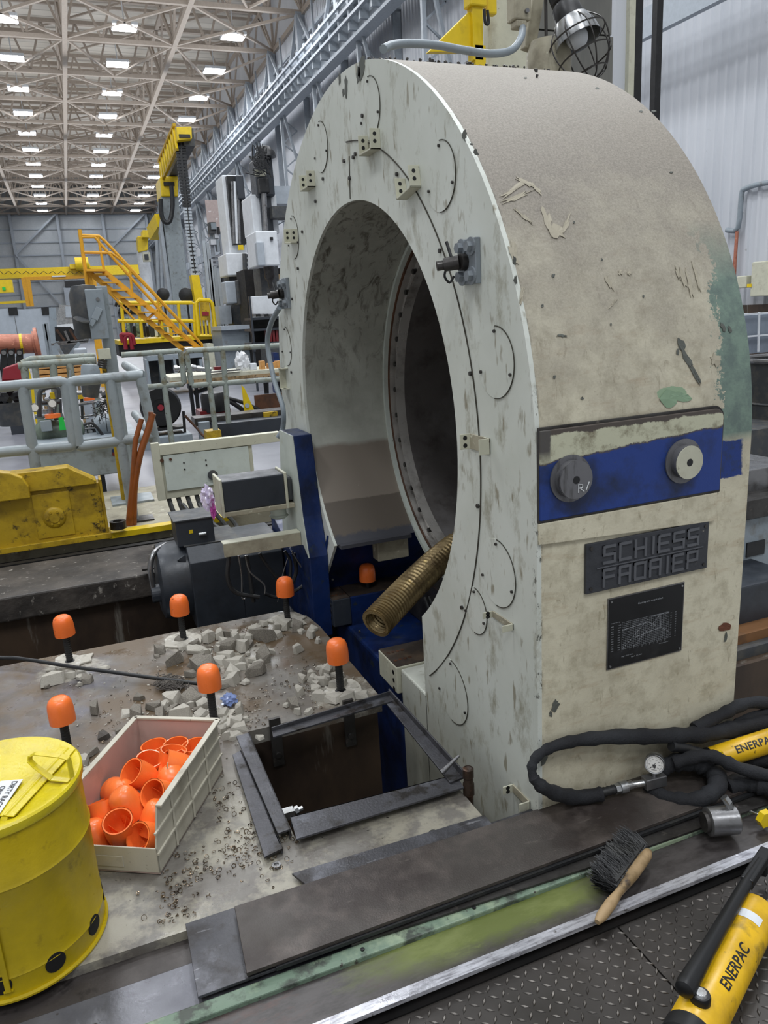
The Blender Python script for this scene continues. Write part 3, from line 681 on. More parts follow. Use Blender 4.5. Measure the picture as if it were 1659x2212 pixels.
pan = B().prism([(x, YS-.012, z) for x, z in rrect(XF+.003, 1.462, .79, .997, .025, corners=(1, 0, 0, 0))], (0, .013, 0))
side = obj('side_panel', pan, 'side_panel', ring, bev=.002)
obj('panel_border', B().prism([(x, YS-.006, z) for x, z in rrect(XF+.001, 1.470, .783, 1.004, .032, corners=(1, 0, 0, 0))], (0, .006, 0)), 'steel_dark', ring, bev=.002)
obj('cream_strip', B().prism([(x, YS-.008, z) for x, z in ((XF+.002, .732), (1.457, .708), (1.46, .783), (XF+.002, .783))], (0, .008, 0)), 'ring_skin', ring, bev=.002)
t = NT('knob_steel', 'World'); M['knob_steel'] = mat('knob_steel', '77777a', .38, .5, [('3a3835', 40, .5, .7, (1, 1, .2))])
M['chalk'] = mat('chalk', 'd9dcdd', .8)
ka, kb = PY(1245, 1037, YS-.035), PY(1490, 999, YS-.035)
for cx_, cz_, face_m, r in ((ka.x, ka.z, 'knob_steel', .045), (kb.x, kb.z, 'cream', .042)):
    k = obj('knob', B().cyl((cx_, YS-.012, cz_), (cx_, YS-.016, cz_), .055, seg=40).cyl((cx_, YS-.014, cz_), (cx_, YS-.034, cz_), r*.97, r, seg=40), 'knob_steel', ring, smooth=True)
    obj('knob_face', B().cyl((cx_, YS-.034, cz_), (cx_, YS-.0355, cz_), r*.97, seg=40), face_m, k)
    obj('knob_hole', B().cyl((cx_, YS-.0352, cz_), (cx_, YS-.0362, cz_), .009, seg=20), 'black', k)
    if face_m == 'knob_steel':
        b = B(); y_ = YS-.0365
        for P in (((.005, -.032), (.005, -.012), (.016, -.015), (.015, -.021), (.006, -.022)), ((.009, -.022), (.02, -.031)), ((.026, -.028), (.034, -.010))):
            b.tube([(cx_+u, y_, cz_+v+.002) for u, v in P], .0013, seg=5)
        obj('chalk_mark', b, 'chalk', k)
# letters on the upper nameplate, stroke built
GL = {'S': [[(1, 1), (0, 1), (0, .5), (1, .5), (1, 0), (0, 0)]], 'C': [[(1, 1), (0, 1), (0, 0), (1, 0)]], 'H': [[(0, 0), (0, 1)], [(1, 0), (1, 1)], [(0, .5), (1, .5)]],
      'I': [[(.5, 0), (.5, 1)]], 'E': [[(1, 1), (0, 1), (0, 0), (1, 0)], [(0, .5), (.9, .5)]], 'F': [[(1, 1), (0, 1), (0, 0)], [(0, .55), (.9, .55)]],
      'R': [[(0, 0), (0, 1), (1, 1), (1, 0)], [(0, .5), (1, .5)]], 'O': [[(0, 0), (0, 1), (1, 1), (1, 0), (0, 0)]], 'P': [[(0, 0), (0, 1), (1, 1), (1, .45), (0, .45)]]}
def strokes(b, txt, x0, z0, x1, h, y, th, slope):
    n = len(txt); ad = (x1-x0)/n
    wI = [.55 if c_ == 'I' else 1.0 for c_ in txt]; tot = sum(wI); u = x0
    for c_, wi in zip(txt, wI):
        cw = (x1-x0)/tot*wi; w = (x1-x0)/tot*.66
        off = u+(0 if c_ != 'I' else -w*.5+cw*.3)
        for L in GL[c_]:
            for p, q in zip(L, L[1:]):
                P0 = Vector((off+p[0]*w, y, z0+p[1]*h+(off+p[0]*w-x0)*slope)); P1 = Vector((off+q[0]*w, y, z0+q[1]*h+(off+q[0]*w-x0)*slope))
                d = (P1-P0).normalized()*th/2; cnt = len(b.bm.faces); dy_ = Vector((0, -.00012*((cnt//6) % 5), 0)); b.bar(P0-d+dy_, P1+d+dy_, .004, th, up=Vector((0, 1, 0)).cross(d).normalized())
        u += cw
M['nameplate'] = mat('nameplate', '3e4045', .5, .2, [('2c2e32', 10, .5, .7), ('9b978a', 60, .69, .72)], .3)
M['letter_grey'] = mat('letter_grey', '626469', .42, .3)
p, q = PY(1262, 1173, YS), PY(1522, 1227, YS); x0, x1 = 1.062, 1.438; z1, z0 = .712, .586
npl = obj('maker_plate', B().box((x0, YS-.008, z0), (x1, YS, z1)), 'nameplate', ring, bev=.0015)
b = B(); strokes(b, 'SCHIESS', x0+.05, z0+.072, x1-.022, .040, YS-.0095, .0068, 0); strokes(b, 'FRORIEP', x0+.05, z0+.013, x1-.022, .040, YS-.0095, .0068, 0)
b.box((x0+.03, YS-.0105, z0+.060), (x1-.018, YS-.008, z0+.0625)); obj('raised_lettering', b, 'letter_grey', npl)
for sx in (x0+.014, x1-.012):
    for sz in (z0+.012, z1-.012): obj('plate_screw', B().cyl((sx, YS-.0105, sz), (sx, YS-.008, sz), .0045, seg=10), 'steel_dark', npl)
x0, x1, z0, z1 = 1.135, 1.368, .370, .556
ch = obj('chart_plate', B().box((x0-.003, YS-.003, z0-.003), (x1+.003, YS, z1+.003)), 'steel', ring)
obj('chart_face', B().box((x0, YS-.004, z0), (x1, YS-.001, z1)), 'black', ch)
M['chart_ink'] = mat('chart_ink', '9a9da1', .6)
gx0, gx1, gz0, gz1 = x0+.04, x1-.045, z0+.045, z0+.118; y_ = YS-.0048
b = B()
for i in range(25): u = gx0+(gx1-gx0)*i/24; b.box((u-.00009, y_, gz0), (u+.00009, y_+.0005, gz1))
for i in range(17): v = gz0+(gz1-gz0)*i/16; b.box((gx0, y_, v-.00009), (gx1, y_+.0005, v+.00009))
def ln(b, P, r=.0005):
    for p, q in zip(P, P[1:]): b.bar((gx0+p[0]*(gx1-gx0), y_-.0003, gz0+p[1]*(gz1-gz0)), (gx0+q[0]*(gx1-gx0), y_-.0003, gz0+q[1]*(gz1-gz0)), r*2, .0004, up=(0, 1, 0))
ln(b, [(0, .72), (.55, .8), (.74, .55)]); ln(b, [(.3, .35), (.82, .48), (1, .25)])
for k in range(12):
    if k < 11: ln(b, [(.02+.05*k, .02+.085*k), (.05+.05*k, .07+.085*k)]); ln(b, [(.25+.05*k, .02+.085*k), (.28+.05*k, .07+.085*k)])
ln(b, [(.6, .98), (1, .98)]); ln(b, [(.8, .98), (.82, .5)])
obj('chart_grid', b, 'chart_ink', ch)
b = B(); UX, UZ = (1, 0, 0), (0, 0, 1)
b.text('Capacity and torque chart', ((x0+x1)/2+.01, y_, z1-.028), UX, UZ, .0052, 0, 0, None, 'CENTER')
for i in range(11):
    v = gz0+(gz1-gz0)*i/11
    b.text('%d' % (12000-1000*(11-i)), (gx0-.013, y_, v), UX, UZ, .0028, 0); b.text('%d' % (2800+700*i), (x0+.006, y_, v), UX, UZ, .0028, 0)
    b.text('%.1f' % (.4+.1*i), (gx1+.004, y_, v), UX, UZ, .0028, 0); b.text('%d' % (10+5*i), (gx1+.02, y_, v), UX, UZ, .0028, 0)
for i in range(12): b.text('%d' % (2+2*i), (gx0+i*(gx1-gx0)/12, y_, gz0-.005), UX, UZ, .0026, 0)
b.text('torque  working', (x0+.006, y_, gz1+.003), UX, UZ, .0028, 0); b.text('rotating ring speed', (gx1-.03, y_, gz0-.011), UX, UZ, .0028, 0)
b.text('stage I   0.02-12.25', (gx0, y_, z0+.024), UX, UZ, .0032, 0); b.text('stage II   0.5-35.00', (gx0+.03, y_, z0+.017), UX, UZ, .0032, 0)
obj('chart_text', b, 'chart_ink', ch)
for sx in (x0+.006, x1-.006):
    for sz in (z0+.006, z1-.006): obj('plate_screw', B().cyl((sx, YS-.006, sz), (sx, YS-.003, sz), .0028, seg=8), 'zinc', ch)
# blue shield on the far leg, clamp blocks and the blue bed casting under the bore
chk = [PX(x, y, .84) for x, y in ((603, 929), (631, 942), (643, 1035), (653, 1117), (667, 1206), (655, 1177), (612, 1178))]
yo = chk[0].y+.03
bp = [chk[1], chk[2], chk[3], chk[4], Vector((.84, 3.12, -.15)), Vector((.84, 3.8, -.15)), Vector((.84, 3.8, .3)), Vector((.84, chk[0].y, chk[6].z)), chk[0]]
obj('leg_shield', B().prism([p+Vector((.004, 0, 0)) for p in bp], (.084, 0, 0)), 'blue', ring, bev=.003)
obj('shield_cheek', B().prism(chk, (.004, 0, 0)), 'pale', ring)
obj('bed_casting', B().box((.99, 2.3, -1.2), (1.56, 3.28, -.11)), 'blue', ring, bev=.012)
obj('casting_web', B().box((1.30, 2.45, -.11), (1.56, 3.1, .12)), 'steel_dark', ring, bev=.01)
obj('cream_block', B().box((1.14, 3.03, .19), (1.29, 3.10, .285)), 'beige_dirty', ring, bev=.004)
for k in range(3): obj('coolant_pipe', B().tube([(1.28+.02*k, 2.85, .05), (1.24+.025*k, 2.65, -.03), (1.2+.03*k, 2.5, -.085)], .009, seg=8, smooth=5), 'black_rubber', ring)
def clamp(name, P, zt, h, m_body, m_top):
    a = PZ(*P[0], zt); c_ = PZ(*P[1], zt); e = PZ(*P[2], zt)
    return a, c_, e
M['block_top'] = mat('block_top', '4a423c', .45, .3, [('6a5a4a', 12, .5, .7)], .2)
def clamp_block(x0, x1, y0, y1, zt, zb_, mb, holes):
    bl = obj('clamp_block', B().box((x0, y0, zb_), (x1, y1, zt)), mb, ring, bev=.004)
    obj('block_top', B().box((x0+.003, y0+.003, zt), (x1-.003, y1-.003, zt+.002)), 'block_top', bl)
    for i in range(4):
        for j in range(2):
            px_ = x0+.02+i*.019; py_ = y0+(y1-y0)*(.3+.4*j); obj('bolt_hole', B().cyl((px_, py_, zt+.0015), (px_, py_, zt+.003), .0075, seg=12), 'rust', bl)
    for i in range(3): obj('side_hole', B().cyl((x0-.001, y0+.03, zt-.03-.033*i), (x0+.002, y0+.03, zt-.03-.033*i), .009, seg=12), 'black', bl)
clamp_block(.915, 1.2, 2.32, 2.495, .035, -.07, 'cream', 0)
clamp_block(.925, 1.012, 3.08, 3.27, .03, -.1, 'motor', 0)
lg = obj('blue_ledge', B().box((1.013, 3.085, -.2), (1.32, 3.27, .028)), 'blue', ring, bev=.005); obj('ledge_top', B().box((1.013, 3.09, .028), (1.31, 3.26, .032)), 'block_top', lg)
# worn-through paint marks, each a thin flake-shaped patch lying on its surface
M['chip_dark'] = mat('chip_dark', '5b5e58', .7); M['scuff_pale'] = mat('scuff_pale', 'aba491', .7); M['primer'] = mat('primer', '86a083', .6, 0, [('5f6f66', 20, .5, .62)]); M['rust_spot'] = mat('rust_spot', '6b3f2a', .8)
def hit_skin(px_, py_):
    d = ray(px_, py_); lo, hi = .5, 4.0
    for _ in range(200):
        pass
        break
    t0 = .6
    while t0 < 4.5:
        p = CAM+d*t0
        inside = (p.x > XF and ((p.z > CZ and (p.y-CY)**2+(p.z-CZ)**2 < RO*RO) or (p.z <= CZ and p.y > CY-RO)))
        if inside: break
        t0 += .002
    return CAM+d*(t0-.0035)
def hit_face(px_, py_): p = PX(px_, py_, XF); return Vector((XF-.0016, p.y, p.z))
def blob(hit, m, cx2, cy2, rx, ry, rot=0, seed=1, n=14, jag=.35):
    rb = random.Random(seed); c0 = hit(cx2, cy2); P = []; ca, sa = math.cos(math.radians(rot)), math.sin(math.radians(rot))
    for i in range(n):
        a_ = 2*PI*i/n; k = 1+rb.uniform(-jag, jag); u, v = rx*k*math.cos(a_), ry*k*math.sin(a_); P.append(hit(cx2+u*ca-v*sa, cy2+u*sa+v*ca))
    b = B()
    for i in range(n): b.bm.faces.new([b.bm.verts.new(q) for q in (c0, P[i], P[(i+1) % n])])
    bmesh.ops.remove_doubles(b.bm, verts=b.bm.verts[:], dist=1e-6)
    g = bmesh.ops.extrude_face_region(b.bm, geom=b.bm.faces[:]); vs = [v for v in g['geom'] if isinstance(v, bmesh.types.BMVert)]
    off = (CAM-c0).normalized()*-.002
    bmesh.ops.translate(b.bm, verts=vs, vec=off); bmesh.ops.recalc_face_normals(b.bm, faces=b.bm.faces[:])
    nm = {'chip_dark': 'paint_chip', 'scuff_pale': 'paint_scuff', 'primer': 'primer_patch', 'rust_spot': 'rust_spot'}[m]
    return obj(nm, b, m, ring)
for i, a in enumerate([(1472, 745, 7, 14, -20), (1482, 770, 6, 26, -28), (1497, 800, 4, 30, -28), (1508, 815, 3, 14, -28), (1465, 760, 3, 8, 0), (1562, 706, 4, 9, -20), (1577, 712, 3, 8, -20), (1195, 595, 4, 5, 0), (1214, 725, 10, 3, 5), (1198, 814, 3, 4, 0), (1172, 660, 3, 3, 0), (1200, 1524, 7, 14, 25), (1190, 1543, 3, 7, 0), (1176, 1640, 6, 14, 30),
        (1385, 240, 4, 2, 0), (1413, 240, 5, 2, 0), (1135, 168, 4, 2, 0), (1290, 190, 4, 2, 0), (1450, 372, 4, 2, 0), (1568, 1375, 3, 12, 10), (1258, 900-40, 3, 3, 0), (1320, 700, 2, 3, 0), (1390, 640, 2, 3, 0), (1300, 560, 2, 3, 0), (1240, 480, 2, 2, 0)]): blob(hit_skin, 'chip_dark', *a, seed=i)
for i, a in enumerate([(1110, 408, 34, 5, -32), (1140, 396, 22, 4, 25), (1118, 424, 30, 5, -22), (1160, 408, 14, 3, 50), (1183, 478, 7, 26, -18), (1205, 500, 16, 12, 20), (1222, 485, 5, 20, 20), (1135, 470, 24, 3, 40), (1317, 612, 5, 14, -25), (1340, 588, 4, 5, 0), (1360, 590, 4, 5, 0), (1475, 600, 4, 22, -20), (1490, 615, 4, 26, -12), (1505, 600, 3, 30, -15), (1465, 590, 3, 14, -20), (1110, 545, 8, 26, -10), (1128, 640, 4, 22, 10), (1325, 655, 12, 2, -50), (1545, 778, 9, 12, 0)]): blob(hit_skin, 'scuff_pale', *a, seed=50+i, jag=.5)
blob(hit_skin, 'primer', 1445, 862, 19, 19, 0, seed=3, jag=.12); blob(hit_skin, 'primer', 1472, 857, 22, 9, 8, seed=5, jag=.2); blob(hit_skin, 'rust_spot', 1568, 1354, 14, 10, -15, seed=4, jag=.25)
for i, a in enumerate([(782, 148, 7, 22, 12), (775, 160, 4, 18, 5), (748, 185, 3, 22, 0), (734, 170, 2, 16, 0), (742, 200, 2, 8, 0), (1005, 292, 5, 11, 5), (1020, 312, 3, 3, 0), (1029, 329, 5, 8, -30), (1113, 562, 4, 10, 0), (1115, 605, 4, 10, 0)]): blob(hit_face, 'chip_dark', *a, seed=80+i)
# dry chips lying on the crown
b = B()
for i in range(420):
    a = math.radians(random.gauss(94, 7)); x_ = min(1.55, max(.95, random.gauss(1.22, .16))); r = RO+.004
    o_ = Vector((x_, CY-r*math.cos(PI-a)*-1 if 0 else CY+r*math.cos(a), CZ+r*math.sin(a))); b.sphere(o_, random.uniform(.002, .007), (1, random.uniform(.3, 1), random.uniform(.5, 1.3)), 1, .4)
tag(obj('crown_debris', b, 'steel_dark'), 'loose dark metal chips and grit lying on top of the ring housing', 'metal chips', kind='stuff')
# ================================================================ ON THE DECK
# anchor bolts with orange caps
spots = [(-.181, 3.048, 'at the far left corner, smudged black'), (.26, 3.041, 'in the middle of the far row, scratched'), (.701, 3.023, 'at the far right by the blue shield, smeared black'),
         (-.186, 2.318, 'behind the yellow waste can'), (.26, 2.318, 'behind the plastic bin'), (.697, 2.305, 'beside the pit and the clamp block')]
def cap_bm(o, ax, r=.037, h=.082):
    ax = Vector(ax).normalized()
    prof = [(r*1.03, 0), (r*1.04, h*.3), (r*1.02, h*.55), (r*.97, h*.72), (r*.85, h*.87), (r*.6, h*.965), (r*.3, h*.995), (0, h), (0, h-.004), (r*.4, h*.94), (r*.7, h*.86), (r*.86, h*.72), (r-.0035, h*.5), (r-.0035, 0), (r, 0)]
    b = B().lathe(prof, o, ax, 32)
    q = ax.to_track_quat('Z', 'Y')
    for k in range(4):      # the four thin ribs inside
        d = q @ Vector((math.cos(k*PI/2+.4), math.sin(k*PI/2+.4), 0)); s_ = ax.cross(d)*.0008; o_ = Vector(o)
        P = [o_+d*(r-.003)+ax*.03, o_+d*(r-.004)+ax*h*.6, o_+d*.004+ax*h*.93, o_+d*.012+ax*h*.6]
        b.prism([p-s_ for p in P], s_*2)
    return b
for i, (x, y, w) in enumerate(spots):
    bt = thing('anchor_bolt', 'black threaded anchor stud standing in the deck, %s' % w.split(',')[0], 'bolt', (x, y, 0))
    b = B(); n = 26
    b.lathe([(.0135, 0)]+[(.0125+.001*(k % 2), .012+.0045*k) for k in range(n)]+[(.0125, .13), (0, .13)], (x, y, 0), (0, 0, 1), 14); obj('stud', b, 'black', bt)
    obj('washer', B().lathe([(.0, 0.004), (.022, .004), (.024, .0), (.024, .004), (.018, .009), (.013, .01)], (x, y, .001), (0, 0, 1), 20), 'black', bt)
    single('protective_cap', cap_bm((x, y, .121), (random.uniform(-.04, .04), random.uniform(-.04, .04), 1)), 'orange_dirty' if i in (0, 1, 2) else 'orange', 'orange cap on the anchor stud %s' % w, 'cap', smooth=True, recalc=True)
q = PZ(795, 1268, .035); x, y = q.x, q.y
bt = thing('anchor_bolt', 'short black stud on the dark clamp block under the ring', 'bolt', (x, y, .035))
obj('stud', B().cyl((x, y, .035), (x, y, .09), .0125, seg=12), 'black', bt)
single('protective_cap', cap_bm((x, y, .068), (0, 0, 1)), 'orange', 'orange plastic cap on the short stud upon the dark clamp block', 'cap', smooth=True, recalc=True)

# hopper bin with spare caps
a = Vector((.016, 1.650, 0)); dl = Vector((.511, .859, 0)); dw = Vector((-.859, .511, 0)); Lb, Wb, Hb = .425, .245, .165
M['bin_side'] = mat('bin_side', 'b9b4a4', .45, 0, [('8c8676', 8, .55, .78), ('5a5548', 50, .68, .73)], .1)
M['bin_pink'] = mat('bin_side_pink', 'bfa79e', .45, 0, [('a08c82', 8, .55, .78)], .05)
base = Vector((.0, 0, .004))+a
def Q(l, w, z): return a+dl*l+dw*w+Vector((0, 0, z+.004))
bn = thing('storage_bin', 'cream plastic hopper bin with low front full of orange caps', 'bin', tuple(Q(Lb/2, Wb/2, 0)))
T = .004
prof = [(0.0, 0), (0.0, .072), (.03, Hb*.98), (Lb, Hb), (Lb, 0)]
for w_, nm in ((0, 'bin_side'), (Wb-T, 'bin_pink')):
    b = B().prism([Q(l, w_, z) for l, z in prof], dw*T)
    sd = obj('side_wall', b, nm, bn, bev=.001)
    if w_ == 0:
        for z_ in (.055, .11): obj('moulded_rib', B().bar(Q(.0, -.002, z_), Q(Lb, -.002, z_), .006, .005), 'bin_side', sd)
        for l_ in (.1, .21, .32): obj('moulded_rib', B().bar(Q(l_, -.002, .004), Q(l_, -.002, Hb-.01), .005, .006), 'bin_side', sd)
obj('bin_floor', B().prism([Q(0, 0, 0), Q(Lb, 0, 0), Q(Lb, Wb, 0), Q(0, Wb, 0)], (0, 0, T)), 'bin_pink', bn)
obj('back_wall', B().prism([Q(Lb-T, 0, 0), Q(Lb, 0, 0), Q(Lb, Wb, 0), Q(Lb-T, Wb, 0)], (0, 0, Hb)), 'bin_pink', bn)
obj('front_lip', B().prism([Q(0, 0, 0), Q(T, 0, 0), Q(T, Wb, 0), Q(0, Wb, 0)], (0, 0, .07)), 'bin_side', bn, bev=.001)
obj('card_frame', B().prism([Q(-.002, .09, .015), Q(0, .09, .015), Q(0, .2, .015), Q(-.002, .2, .015)], (0, 0, .03)), 'bin_side', bn, bev=.001)
obj('rim', B().bar(Q(.03, -.004, Hb), Q(Lb, -.004, Hb), .016, .006).bar(Q(.03, Wb+.004, Hb), Q(Lb, Wb+.004, Hb), .016, .006).bar(Q(Lb, -.006, Hb), Q(Lb, Wb+.006, Hb), .014, .006), 'bin_side', bn, bev=.001)
# (length, width, height, tilt axis) of every spare cap
loose = [(.055, .195, .05, (.2, -.2, 1), 'lying against the left wall by the lip'), (.065, .125, .065, (.35, -.1, -.9), 'standing mouth down behind the front lip'), (.062, .05, .05, (.75, .3, -.6), 'showing its mouth at the front right corner'),
         (.12, .195, .06, (-.3, .3, -.8), 'wedged behind the front left cap'), (.125, .135, .10, (-.2, -.5, 1), 'upside of dome showing in the middle of the heap'), (.115, .055, .07, (.3, .25, .8), 'under the open one near the right wall'),
         (.16, .055, .10, (.62, .2, -.55), 'with open mouth by the right wall in the middle'), (.185, .185, .085, (-.5, .75, .3), 'lying on its side at the left of the heap'), (.215, .135, .115, (.55, .35, -.72), 'with wide open mouth on top of the heap'),
         (.225, .06, .10, (-.2, .4, .8), 'leaning on the right wall under the thin rod'), (.265, .055, .115, (.4, .75, -.5), 'with open mouth high by the right wall'), (.28, .15, .09, (.1, -.25, -1), 'upside down behind the wide open one'),
         (.30, .09, .1, (-.2, -.2, -1), 'upside down in the third row'), (.35, .16, .085, (0, .1, -1), 'upside down in the back row on the left'), (.36, .10, .085, (.1, 0, -1), 'upside down in the back row in the middle'), (.355, .04, .088, (.05, .1, -1), 'upside down in the back right corner')]
for l, w, z, ax, ds in loose:
    axv = (dl*ax[0]+dw*ax[1]*-1+Vector((0, 0, ax[2]))).normalized()
    c_ = Q(l, w, z)-axv*.041
    ax2 = axv
    single('protective_cap', cap_bm(c_, ax2, .036, .084), 'orange', 'loose orange cap in the bin %s' % ds, 'cap', smooth=True, recalc=True)
single('thin_rod', B().cyl(Q(.2, .085, .03), Q(.215, .055, .16), .0016, seg=8), 'tan_label', 'thin pale rod standing among the orange caps in the bin', 'rod')

# yellow waste can for dirty rags
cx_, cy_, r_, h_ = -.283, 1.588, .172, .385
can = thing('waste_can', 'bright yellow round metal waste can for dirty rags, lid handle on top', 'waste can', (cx_, cy_, 0))
M['hole_black'] = mat('hole_black', '0a0908', .8)
body = obj('can_body', B().lathe([(r_*.97, .004), (r_, .008), (r_, .05), (r_+.002, .055), (r_, .06), (r_, .075), (r_*.995, .08), (r_*.998, .245), (r_+.003, .25), (r_*.998, .256), (r_*.995, h_-.02), (r_*.99, h_-.006)], (cx_, cy_, 0), (0, 0, 1), 64), 'can_yellow', can, smooth=True)
obj('base_rim', B().lathe([(r_, .0), (r_+.005, .001), (r_+.006, .006), (r_+.003, .011), (r_, .01)], (cx_, cy_, 0), (0, 0, 1), 64), 'can_yellow', can, smooth=True)
for a in (-98, -64, -29, 5, 190):
    q = Vector((math.cos(math.radians(a)), math.sin(math.radians(a)), 0)); o_ = Vector((cx_, cy_, .043))+q*(r_-.002)
    obj('vent_hole', B().cyl(o_, o_+q*.0034, .0205, seg=28), 'hole_black', can)
lid = obj('lid', B().lathe([(r_+.004, h_-.022), (r_+.006, h_-.018), (r_+.006, h_-.004), (r_+.002, h_), (r_*.93, h_-.001), (r_*.9, h_-.004), (0, h_+.003)], (cx_, cy_, 0), (0, 0, 1), 64), 'can_lid', can, smooth=True)
# hinge line across the lid, from near the back right to the front left
p0, p1 = PZ(146, 1619, h_), PZ(10, 1765, h_)
hd = (p1-p0).normalized(); hn = Vector((-hd.y, hd.x, 0))
b = B(); L = (p1-p0).length
obj('hinge', B().cyl(p0, p1, .0048, seg=10), 'can_lid', lid)
for s in (-1, 1): obj('hinge_leaf', B().prism([p0+hn*s*.004, p1+hn*s*.004, p1+hn*s*.019, p0+hn*s*.019], (0, 0, .003)), 'can_lid', lid, bev=.0008)
P = [PZ(156, 1680, h_+.002), PZ(148, 1638, h_+.042), PZ(130, 1633, h_+.046), PZ(76, 1627, h_+.048), PZ(65, 1633, h_+.044), PZ(64, 1643, h_+.036), PZ(76, 1655, h_+.026), PZ(112, 1682, h_+.004), PZ(150, 1686, h_+.002)]
b = B()
hx = (P[1]-P[2]); hx.z = 0; hx.normalize(); wd = Vector((-hx.y, hx.x, 0))
for p, q in zip(P, P[1:]): b.bar(p, q, .014, .0022, up=wd.cross((q-p).normalized()))
obj('lid_handle', b, 'can_lid', lid, bev=.0006)
sg = PZ(42, 1706, h_); 
dt = (PZ(8, 1746, h_)-PZ(46, 1690, h_)).normalized(); dn = Vector((-dt.y, dt.x, 0))
o_ = PZ(50, 1684, h_+.0045)
b = B().prism([o_, o_+dt*.16, o_+dt*.16-dn*.045, o_-dn*.045], (0, 0, .0012)); obj('warning_label', b, 'white', lid)
b = B()
ux = dt; uy = dn
b.text('DIRTY RAGS', o_+dt*.006-dn*.018, ux, uy, .011, .0022, .01); b.text('ONLY', o_+dt*.02-dn*.036, ux, uy, .011, .0022, .01)
obj('label_lettering', b, 'black', lid)
# foot lever rod down the front of the can
q0 = Vector((cx_-.0, cy_, 0)); an = math.radians(-94); rr = Vector((math.cos(an), math.sin(an), 0))
t0 = q0+rr*(r_+.004)+Vector((0, 0, h_-.055)); t1 = q0+rr*(r_+.004)+Vector((0, 0, .028))
obj('pedal_rod', B().bar(t0, t1, .010, .006, up=rr), 'can_yellow', can, bev=.001)
e0 = p1+Vector((-.01, 0, 0)); b = B().bar(p1, p1+hd*.02-Vector((0, 0, .02)), .014, .004).bar(p1+hd*.02-Vector((0, 0, .02)), t0+Vector((0, 0, .008)), .014, .004, up=rr)
obj('lever_arm', b, 'can_lid', can, bev=.001); obj('rivet', B().cyl(t0, t0+rr*.008, .0045, seg=12), 'steel', can)
obj('foot_pedal', B().bar(t1, t1-rr*.02, .018, .004), 'can_yellow', can)

# broken concrete
t = NT('rubble', 'Object'); g = t.n('NewGeometry'); 
n = t.noise(26, 5, .7)
M['rubble_pale'] = mat('rubble_pale', 'bbb6aa', .8, 0, [('8b867b', 22, .54, .68), ('d2d1cb', 35, .58, .7), ('55514a', 60, .66, .72)], .5, 90)
M['rubble_grey'] = mat('rubble_grey', '8b857a', .85, 0, [('5f5a52', 20, .45, .62), ('b4b1a8', 26, .6, .68)], .5, 90)
M['rubble_dark'] = mat('rubble_dark', '4d4843', .85, 0, [('6c665e', 20, .5, .65)], .5, 90)
def chunk(seed, sx, sy, sz):
    rnd = random.Random(seed); P = []
    n = rnd.choice((4, 5, 5, 6)); a0_ = rnd.uniform(0, 6)
    ring_ = []
    for i in range(n):
        a = a0_+2*PI*i/n+rnd.uniform(-.5, .5); r = rnd.uniform(.6, 1.15); ring_.append((math.cos(a)*r, math.sin(a)*r))
    tx, ty = rnd.uniform(-.15, .15), rnd.uniform(-.15, .15)
    for x_, y_ in ring_:
        P.append((x_*sx, y_*sy, 0)); P.append((x_*sx*rnd.uniform(.7, 1)+tx*sx, y_*sy*rnd.uniform(.7, 1)+ty*sy, sz*rnd.uniform(.45, 1.15)))
    b = B().hull([Vector(p) for p in P]); bmesh.ops.recalc_face_normals(b.bm, faces=b.bm.faces[:])
    return b
KINDS = ['rubble_pale', 'rubble_pale', 'rubble_grey', 'rubble_pale', 'rubble_grey', 'rubble_dark']
MESH = []
for i in range(14):
    o = obj('proto', chunk(100+i, 1, 1, 1), KINDS[i % 6], loc=(0, 0, 0)); MESH.append(o.data)
    bpy.data.objects.remove(o)
